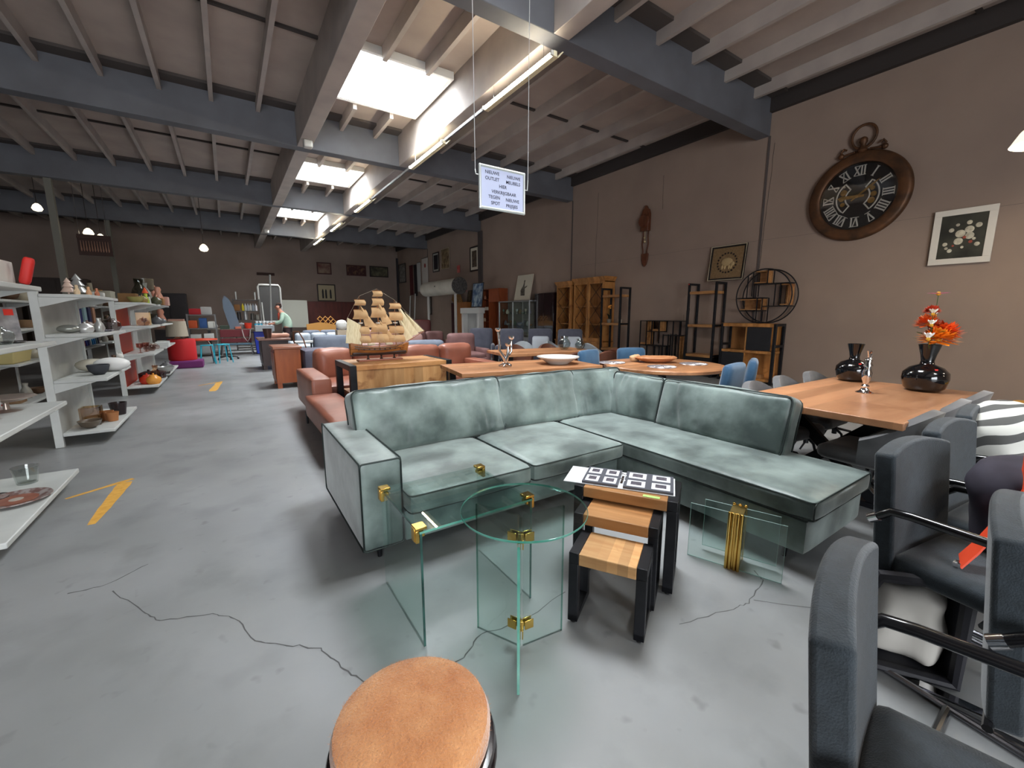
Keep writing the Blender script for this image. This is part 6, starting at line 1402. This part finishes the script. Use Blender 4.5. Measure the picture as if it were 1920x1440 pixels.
for k in range(5):
    a = k*2*PI/5; MB().tube([(0, 0, .12), (.28*math.cos(a), .28*math.sin(a), .07)], [.025, .018], 8).obj('star_arm', M_blacksteel, oc_); MB().ball((.28*math.cos(a), .28*math.sin(a), .032), .032, 8).obj('castor', M_blacksteel, oc_)
MB().cyl((0, 0, .1), (0, 0, .42), .025, 10).obj('column', M_blacksteel, oc_)
# metal rack left with boxes
def metalrack(label, loc, W_, H, zs, c, D=.45):
    t = thing('metal_rack', label, 'rack', loc, 0); mm_ = mat('rack_%d' % c[0], c, .5, .4)
    for sx in (-1, 1):
        for sy in (-1, 1): MB().box((sx*(W_/2-.02)-.02, sy*(D/2-.02)-.02, 0), (sx*(W_/2-.02)+.02, sy*(D/2-.02)+.02, H)).obj('post', mm_, t)
    for z in zs: MB().box((-W_/2+.04, -D/2+.0, z-.025), (W_/2-.04, D/2, z)).obj('shelf_board', mm_, t)
    return t
metalrack('grey metal rack with blue and orange goods at the aisle\'s end', (-.72, 17.8, 0), .80, 1.42, (.1, .55, .95, 1.40), (120, 120, 120))
metalrack('dark metal rack of paint bottles against the back', (.68, 20.0, 0), .92, 2.0, (.1, .7, 1.2, 1.55, 1.98), (84, 80, 76))
random.seed(5)
for k, (x, z, w_, h_, c, lb) in enumerate(((-.9, .951, .25, .26, (196, 84, 40), 'orange carton on the aisle rack'), (-.62, .951, .22, .34, (46, 84, 140), 'blue crate on the aisle rack'), (-.4, .951, .2, .22, (222, 222, 214), 'white tub on the aisle rack'), (-.85, .551, .3, .2, (190, 190, 186), 'white tray on the aisle rack, middle level'), (-.5, .551, .28, .22, (214, 214, 210), 'white case on the aisle rack, middle level'), (-.7, .101, .5, .28, (150, 156, 156), 'grey crate on the lowest level of the aisle rack'), (-.8, 1.401, .34, .2, (168, 24, 34), 'dark red box on top of the aisle rack'), (-.5, 1.401, .3, .26, (176, 176, 172), 'grey bag on top of the aisle rack'))):
    MB().rbox((0, 0, h_/2), (w_, .34, h_), .02, 4).obj('crate', mat('crate_%d' % k, c, .6), loc=(x-.07, 17.8, z), label=lb, category='box')
for k in range(6):
    c = [(226, 206, 40), (200, 204, 206), (180, 186, 196), (210, 210, 206), (150, 160, 172), (196, 196, 200)][k]
    MB().lathe([(0, 0), (.045, 0), (.045, .19), (.018, .24), (.018, .28), (0, .28)], n=12).obj('paint_bottle', mat('bottle_%d' % k, c, .4), loc=(.55+k*.088, 19.9, 1.551), label='%s bottle in the dark metal rack, %s from the left' % (['yellow', 'pale grey', 'bluish', 'white', 'blue-grey', 'silver'][k], ['first', 'second', 'third', 'fourth', 'fifth', 'sixth'][k]), category='bottle', group='bottles in the dark metal rack')
MB().rbox((0, 0, .12), (.2, .3, .24), .01, 4).obj('carton', mat('brown_carton', (134, 92, 52), .8), loc=(.36, 19.95, 1.551), label='brown carton left of the yellow bottle in the dark metal rack', category='box')
for k, (x, h_, c, lb) in enumerate(((.4, .3, (70, 70, 72), 'dark can on the middle level of the dark metal rack'), (.62, .34, (186, 186, 186), 'chrome coffee pot on the middle level of the dark metal rack'), (.85, .25, (96, 96, 92), 'grey tin on the middle level of the dark metal rack'), (1.0, .2, (130, 128, 120), 'small tin at the right of the dark metal rack'))):
    MB().cyl((0, 0, 0), (0, 0, h_), .075, 14, .06).obj('tin', mat('tin_%d' % k, c, .3, .5), loc=(x, 19.95, 1.201), label=lb, category='tin')
for s, x in ((0, .36), (1, 1.0)):
    MB().box((-.02, -.16, 0), (.02, .16, .3)).obj('rack_bracket', M_white, loc=(x, 20.0, 1.981), label='white upright bracket standing on the dark metal rack, %s' % ('right one' if s else 'left one'), category='bracket')
# ironing board, workbench with clutter, red bench, blue bins
ib = thing('ironing_board', 'blue-grey ironing board leaning upright among the clutter', 'ironing board', (.22, 18.35, .9), rot=(-.05, -.2, 0))
MB().prism([(-.16, 0), (.16, 0), (.16, .75), (.10, 1.05), (0, 1.2), (-.1, 1.05), (-.16, .75)], 0, .04, cyl).obj('board', mat('board_cover', (112, 126, 142), .8), ib)
wb = thing('work_table', 'cluttered dark worktable behind the red bench', 'table', (.12, 18.6, 0)); MB().box((-.75, -.4, .86), (1.2, .4, .895)).obj('tabletop', mat('bench_top', (120, 112, 100), .6), wb)
for (x, y) in ((-.7, -.35), (1.15, -.35), (-.7, .35), (1.15, .35)): MB().box((x-.03, y-.03, 0), (x+.03, y+.03, .86)).obj('leg', M_blacksteel, wb)
for k, (x, y, s, c, kd, sh_, lb, ct) in enumerate(((-.45, 18.5, .16, (150, 150, 146), 'ceramic', 'jar', 'grey jar on the worktable, far left', 'jar'), (-.1, 18.45, .2, (70, 84, 72), 'matt', 'flatbox', 'green-grey case on the worktable', 'case'), (.42, 18.6, .18, (170, 172, 176), 'metal', 'pot', 'shiny steel kettle on the worktable', 'kettle'), (.62, 18.4, .12, (226, 66, 40), 'matt', 'cup', 'orange-red plastic cup hanging at the worktable\'s edge', 'cup'), (.3, 18.3, .13, (216, 130, 104), 'card', 'flatbox', 'salmon box on the front of the worktable', 'box'), (.95, 18.5, .17, (40, 150, 180), 'matt', 'box', 'turquoise box at the right of the worktable', 'box'), (1.15, 18.6, .16, (170, 150, 144), 'matt', 'box', 'taupe folded blanket at the right end of the worktable', 'blanket'), (.15, 18.7, .16, (196, 198, 198), 'ceramic', 'vase', 'pale vase in the middle of the worktable', 'vase'))):
    ware(sh_, (x, y, .8955), s, c, kd, lb, ct)
rbn = thing('garden_bench', 'dark red bench with grey metal legs before the worktable', 'bench', (.20, 17.9, 0)); mrd = mat('bench_red', (112, 40, 46), .6)
MB().box((-.46, -.02, .62), (.46, .02, .88)).obj('back_board', mrd, rbn, bevel=.01); MB().box((-.46, -.03, .42), (.46, .01, .57)).obj('back_board', mrd, rbn, bevel=.01); MB().box((-.46, -.42, .36), (.46, -.03, .40)).obj('seat_board', mat('bench_blue', (60, 92, 110), .6), rbn, bevel=.01)
for s in (-1, 1): MB().tube([(s*.40, .0, .9), (s*.42, .01, .45), (s*.5, .08, 0)], .02, 8).obj('leg', mat('bench_leg', (130, 130, 132), .4, .5), rbn); MB().cyl((s*.40, -.4, .36), (s*.45, -.42, 0), .02, 8).obj('leg', mat('bench_leg', (0, 0, 0)), rbn)
MB().tube([(.2, -.05, .87), (.24, -.08, .6), (.34, -.09, .45), (.42, -.08, .6), (.45, -.05, .87)], .015, 8).obj('hose_loop', mat('pale_hose', (196, 186, 180), .6), loc=(.20, 17.85, 0), label='pale hose hanging in a loop over the red bench', category='hose')
for (x, y, lb) in ((.80, 18.55, 'blue plastic bin beside the red bench, left one'),):
    t = thing('blue_bin', 'bright blue plastic bin with a grey crate on top, beside the red bench', 'bin', (.98, 17.75, 0))
    MB().add([(-.2, -.2, .02), (.2, -.2, .02), (.2, .2, .02), (-.2, .2, .02), (-.24, -.24, .8), (.24, -.24, .8), (.24, .24, .8), (-.24, .24, .8)], [(0, 3, 2, 1), (4, 5, 6, 7), (0, 1, 5, 4), (1, 2, 6, 5), (2, 3, 7, 6), (3, 0, 4, 7)]).obj('bin_body', mat('bin_blue', (22, 48, 160), .4), t, bevel=.01)
    for s in (-1, 1): MB().cyl((s*.18-.02, .2, .04), (s*.18+.02, .2, .04), .04, 12).obj('wheel', M_blacksteel, t)
gc = thing('glassware_crate', 'grey plastic crate of white glassware on the blue bin', 'crate', (1.08, 17.6, .805))
MB().box((-.3, -.2, 0), (.3, .2, .22)).obj('crate', mat('grey_crate', (150, 154, 156), .5), gc, bevel=.015)
for k in range(5): ware('goblet', (.86+k*.11, 17.6+.05*(k % 2), 1.026), .09, (222, 224, 224), 'ceramic', 'white goblet on the glassware crate, %s from the left' % ['first', 'second', 'third', 'fourth', 'fifth'][k], 'goblet', group='white goblets on the crate')
# aluminium frame, poles, boards against the back wall
af = thing('aluminium_frame', 'tall empty aluminium door frame leaning before the back wall', 'frame', (1.66, 21.9, 0))
MB().tube([(-.42, 0, 0), (-.43, 0, 2.6), (-.37, 0, 2.7), (.37, 0, 2.7), (.43, 0, 2.6), (.42, 0, 0)], .045, 8).obj('outer_frame', mat('alu_pale', (190, 188, 182), .4, .5), af); MB().cyl((-.4, 0, 1.1), (.4, 0, 1.1), .03, 8).obj('cross_rail', mat('alu_pale', (0, 0, 0)), af)
MB().box((-.38, -.01, 1.13), (.38, .01, 2.64)).obj('mesh_panel', mat('grey_mesh', (58, 56, 54), .7), af)
MB().cyl((0, 0, 0), (.16, .1, 2.86), .035, 10).obj('grey_pole', mat('pole_grey', (150, 150, 146), .5, .3), loc=(1.30, 18.2, 0), label='tall grey pole standing beside the person', category='pole')
MB().cyl((0, 0, 0), (-.04, .1, 1.9), .03, 10).obj('white_pole', mat('pole_white', (176, 176, 170), .5), loc=(1.27, 20.2, 0), label='shorter white pole left of the tall grey one', category='pole')
MB().box((-.42, -.02, 0), (.42, .02, .14)).obj('wall_hook_rail', mat('rack_brown', (0, 0, 0)), loc=(1.95, 26.87, 3.5), label='dark hook rail on the back wall above the aluminium frame', category='hook rail')
wbd = thing('white_board', 'pale grey panel standing against the back wall right of the person', 'panel', (2.95, 24.6, 0)); MB().box((-.60, -.03, .75), (.60, .03, 2.14)).obj('panel', mat('pale_panel', (176, 176, 164), .6), wbd)
for s in (-1, 1): MB().box((s*.5-.03, -.03, 0), (s*.5+.03, .03, .75)).obj('leg', M_blacksteel, wbd)
wr_ = thing('long_wardrobe', 'long dark red wooden wall unit along the back wall', 'wardrobe', (5.0, 25.9, 0)); mred = wood('mahogany', (88, 34, 26), (70, 26, 20), None, .4, 1.5, (5, 5, 1))
MB().box((-1.35, -.35, 0), (1.35, .35, 2.12)).obj('body', mred, wr_)
for k in range(3): MB().box((-1.34+k*.9, -.372, .06), (-.46+k*.9, -.351, 2.08)).obj('door', mred, wr_, bevel=.004)
lh = thing('lattice_headboard', 'honey-coloured headboard with a diamond lattice crown', 'headboard', (3.1, 18.6, 0)); mh = mat('honey_pine', (206, 148, 76), .5)
MB().prism([(-.5, 0), (.6, 0), (.6, 1.0), (0, 1.1), (-.5, 1.02)], 0, .04, cyl).obj('board', mh, lh)
for i_ in range(3):
    for j in range(2):
        x = .02+i_*.2+(.1 if j == 0 else 0); z = 1.12+j*.11
        MB().tube([(x-.1, 0, z), (x, 0, z+.1), (x+.1, 0, z), (x, 0, z-.1)], .022, 6, closed=True).obj('lattice_diamond', mh, lh)
# items standing against right-back corner
for (x, y, h_, lb) in ((8.9, 24.3, 2.5, 'white batten leaning in the far corner, left one'), (8.9, 23.5, 2.6, 'white batten leaning in the far corner, right one')):
    MB().bar((0, 0, 0), (.3, .3, h_), .06, .03).obj('batten', M_white, loc=(x, y, 0), label=lb, category='batten')
# ================================================================ the person at the far end
pp = thing('person', 'person in a pale green jacket over orange, bending over the crates at the far end', 'person', (1.62, 16.3, 0))
M_skin = mat('skin', (176, 120, 98), .55); M_hair = mat('dark_hair', (64, 44, 36), .8); M_jack = mat('pale_green_jacket', (168, 190, 172), .85, c2=(146, 170, 152), scale=6); M_or = mat('orange_top', (0, 0, 0)) if False else mat('coral_shirt', (206, 84, 62), .8); M_trs = mat('dark_trousers', (52, 36, 38), .8)
def skin_mesh(name, verts, edges, radii, m, parent, sub=2, root=0):
    me = bpy.data.meshes.new(name); me.from_pydata(verts, edges, []); me.materials.append(m)
    o = bpy.data.objects.new(name, me); COL.objects.link(o); o.parent = parent
    me.attributes.new if False else None
    o.modifiers.new('skin', 'SKIN')
    if not me.skin_vertices: bpy.context.view_layer.update()
    sv = me.skin_vertices[0].data
    for i_, r_ in enumerate(radii): sv[i_].radius = (r_, r_) if not isinstance(r_, tuple) else r_
    sv[root].use_root = True
    s_ = o.modifiers.new('sub', 'SUBSURF'); s_.levels = sub; s_.render_levels = sub
    for md in o.modifiers:
        if md.type == 'SKIN': md.use_smooth_shade = True
    return o
# faces -x, bent forward slightly
V_ = [(.05, 0, .95), (.03, 0, 1.12), (-.02, 0, 1.28), (-.08, 0, 1.44), (-.13, 0, 1.53), (-.17, 0, 1.62), (-.19, 0, 1.72),
      (-.07, -.17, 1.41), (-.15, -.22, 1.17), (-.36, -.15, 1.10), (-.44, -.13, 1.10),
      (-.07, .17, 1.41), (-.14, .22, 1.17), (-.35, .14, 1.10), (-.43, .12, 1.10),
      (.05, -.10, .88), (.02, -.11, .50), (.07, -.11, .09), (-.07, -.11, .04),
      (.05, .10, .88), (.04, .11, .50), (.10, .11, .09), (-.04, .11, .04)]
E_ = [(0, 1), (1, 2), (2, 3), (3, 4), (4, 5), (5, 6), (3, 7), (7, 8), (8, 9), (9, 10), (3, 11), (11, 12), (12, 13), (13, 14), (0, 15), (15, 16), (16, 17), (17, 18), (0, 19), (19, 20), (20, 21), (21, 22)]
R_ = [.13, .12, .14, .10, .05, .085, .075, .065, .045, .034, .03, .065, .045, .034, .03, .09, .06, .045, .04, .09, .06, .045, .04]
nb = len(V_)
V_ += [(-.275, 0, 1.635), (-.17, -.09, 1.64), (-.17, .09, 1.64)]; E_ += [(5, nb), (5, nb+1), (5, nb+2)]; R_ += [.014, .018, .018]
for s, b_ in ((-1, 10), (1, 14)):
    bx, by, bz = V_[b_]
    for k in range(4):
        V_ += [(bx-.05, by+s*0+(k-1.5)*.018, bz-.004), (bx-.085+.008*abs(k-1.5), by+(k-1.5)*.02, bz-.03)]; n_ = len(V_); E_ += [(b_, n_-2), (n_-2, n_-1)]; R_ += [.009, .008]
    V_ += [(bx-.02, by-s*.04, bz+.0)]; E_ += [(b_, len(V_)-1)]; R_ += [.010]
skin_mesh('body', V_, E_, R_, M_skin, pp)
h = skin_mesh('hair', [(-.15, 0, 1.66), (-.16, 0, 1.75), (-.11, 0, 1.69), (-.10, 0, 1.60), (-.21, 0, 1.765)], [(0, 1), (0, 2), (2, 3), (1, 4)], [.092, .07, .085, .05, .05], M_hair, pp)
skin_mesh('jacket', [(.07, 0, .84), (.07, 0, 1.1), (.03, 0, 1.28), (-.04, 0, 1.44), (-.055, -.18, 1.42), (-.13, -.23, 1.17), (-.32, -.165, 1.105), (-.055, .18, 1.42), (-.12, .23, 1.17), (-.31, .15, 1.105)], [(0, 1), (1, 2), (2, 3), (3, 4), (4, 5), (5, 6), (3, 7), (7, 8), (8, 9)], [.175, .175, .172, .12, .088, .066, .052, .088, .066, .052], M_jack, pp)
skin_mesh('shirt', [(-.06, 0, 1.12), (-.09, 0, 1.28), (-.12, 0, 1.44), (-.13, 0, 1.50)], [(0, 1), (1, 2), (2, 3)], [.11, .13, .09, .06], M_or, pp)
skin_mesh('trousers', [(.05, 0, 1.02), (.05, -.1, .86), (.02, -.11, .5), (.07, -.11, .12), (.05, .1, .86), (.04, .11, .5), (.10, .11, .12)], [(0, 1), (1, 2), (2, 3), (0, 4), (4, 5), (5, 6)], [.145, .11, .078, .062, .11, .078, .062], M_trs, pp)
for s in (-1, 1): MB().rbox((.03+.015*(s+1), s*.11, .045), (.27, .10, .09), .035, 8).obj('shoe', M_blacksteel, pp)
# ================================================================ clutter on the black armchairs at the right
jk = thing('dark_coat', 'dark aubergine coat bundled over the armchair behind the orange strap', 'coat', (2.44, .13, .478))
MB().rbox((0, .03, .19), (.28, .28, .38), .1, 12, wr=.03, ws=7, R=RX(-.2)).obj('cloth', mat('aubergine_cloth', (48, 44, 54), .85, c2=(62, 58, 70), scale=6), jk)
sp_ = thing('orange_strap', 'bright orange-red strap with a buckle hanging over the dark coat', 'strap', (2.30, .20, .0))
pts = [(.06, -.03, .90), (.03, -.035, .85), (.02, -.035, .79), (-.01, -.02, .71), (-.05, .0, .64), (-.09, .03, .56), (-.13, .06, .50)]
MB().sheet(lambda u, v: (lambda k, f: tuple(pts[k][j]*(1-f)+pts[min(k+1, 6)][j]*f+((v-.5)*.075 if j == 0 else (v-.5)*.02 if j == 1 else (v-.5)*.02) for j in range(3)))(min(5, int(u*6)), u*6-min(5, int(u*6))), 18, 2, .006).obj('webbing', mat('orange_red', (232, 74, 36), .6), sp_)
MB().cb((-.14, .065, .492), (.03, .02, .014)).obj('buckle', M_chrome, sp_)
dup(ac, (3.48, .42, 0), math.radians(-4), 'black armchair buried under the striped blanket')
bl = thing('striped_blanket', 'white and grey striped blanket heaped on the armchairs at the right edge', 'blanket', (3.56, .37, .50))
def st_mat():
    m = mat('white_blanket', (214, 214, 206), .9); nt = m.node_tree; N = nt.nodes; K = nt.links; b = N['Principled BSDF']
    tc = N.new('ShaderNodeTexCoord'); wv = N.new('ShaderNodeTexWave'); wv.bands_direction = 'DIAGONAL'; wv.inputs['Scale'].default_value = 4; wv.inputs['Distortion'].default_value = 5; wv.inputs['Detail'].default_value = 1; wv.inputs['Detail Scale'].default_value = 1
    K.new(tc.outputs['Object'], wv.inputs['Vector']); cr = N.new('ShaderNodeValToRGB'); cr.color_ramp.interpolation = 'CONSTANT'
    e = cr.color_ramp.elements; e[0].position = 0; e[0].color = (*L3((96, 96, 94)), 1); e[1].position = .38; e[1].color = (*L3((222, 222, 214)), 1)
    K.new(wv.outputs['Fac'], cr.inputs[0]); K.new(cr.outputs[0], b.inputs['Base Color']); return m
MB().rbox((0, 0, .20), (.46, .36, .40), .14, 18, wr=.07, ws=5).obj('cloth', st_mat(), bl, smooth=60)
mg = thing('mustard_bag', 'mustard yellow bag behind the armchairs at the right edge', 'bag', (5.75, .38, .0), math.radians(15))
MB().rbox((0, 0, .31), (.85, .40, .60), .12, 14, wr=.04, ws=4).obj('body', mat('mustard_cloth', (196, 144, 56), .75, c2=(168, 118, 40), scale=4), mg, smooth=60)
MB().rbox((-.45, .1, .25), (.4, .34, .46), .1, 10, wr=.04, ws=6).obj('side_pocket', mat('mustard_cloth', (0, 0, 0)), mg, smooth=60)
MB().tube([(-.2, 0, .6), (-.15, 0, .68), (0, 0, .70), (.1, 0, .62)], .02, 8).obj('handle', mat('mustard_cloth', (0, 0, 0)), mg)
# black open bag with a pale lining on the floor
bb = thing('black_bag', 'black open bag with a pale crumpled lining on the floor between the armchairs', 'bag', (2.20, .41, 0), math.radians(-58))
mbk = mat('black_nylon', (34, 34, 40), .6, bump=.3, bscale=14)
m = MB(); P0 = [(-.16, .0), (.14, .0), (.14, .34), (.06, .40), (-.12, .38), (-.16, .3)]
m.tube([(x, -.14, z+.02) for x, z in P0], .024, 8, closed=True); m.obj('rim', mbk, bb)
def sd(u, v):
    k = u*6; i_ = int(k) % 6; f = k-int(k); a = P0[i_]; b_ = P0[(i_+1) % 6]; s_ = 1-.25*v
    return ((a[0]+(b_[0]-a[0])*f)*s_, -.14+.34*v, ((a[1]+(b_[1]-a[1])*f)*s_)+.02)
MB().sheet(sd, 24, 4, .01).obj('side_wall', mbk, bb); MB().prism([(x*.75, z*.75) for x, z in P0], -.21, -.19, Matrix.Translation((0, 0, .02)) @ cyl).obj('back_wall', mbk, bb)
MB().rbox((0, .0, .19), (.25, .22, .32), .06, 12, wr=.03, ws=9).obj('lining', mat('pale_lining', (196, 192, 184), .6), bb, smooth=60)
# strap and silver rail by the bag
MB().tube([(2.30, .30, .33), (2.33, .22, .30), (2.36, .14, .20), (2.34, .10, .08)], .012, 6).obj('bag_strap', mat('grey_webbing', (90, 92, 100), .7), label='grey strap dropping from the black bag', category='strap')
MB().bar((2.05, .29, .02), (2.08, .10, .02), .035, .012).obj('silver_rail', M_chrome, label='short silver rail lying on the floor before the black bag', category='rail')
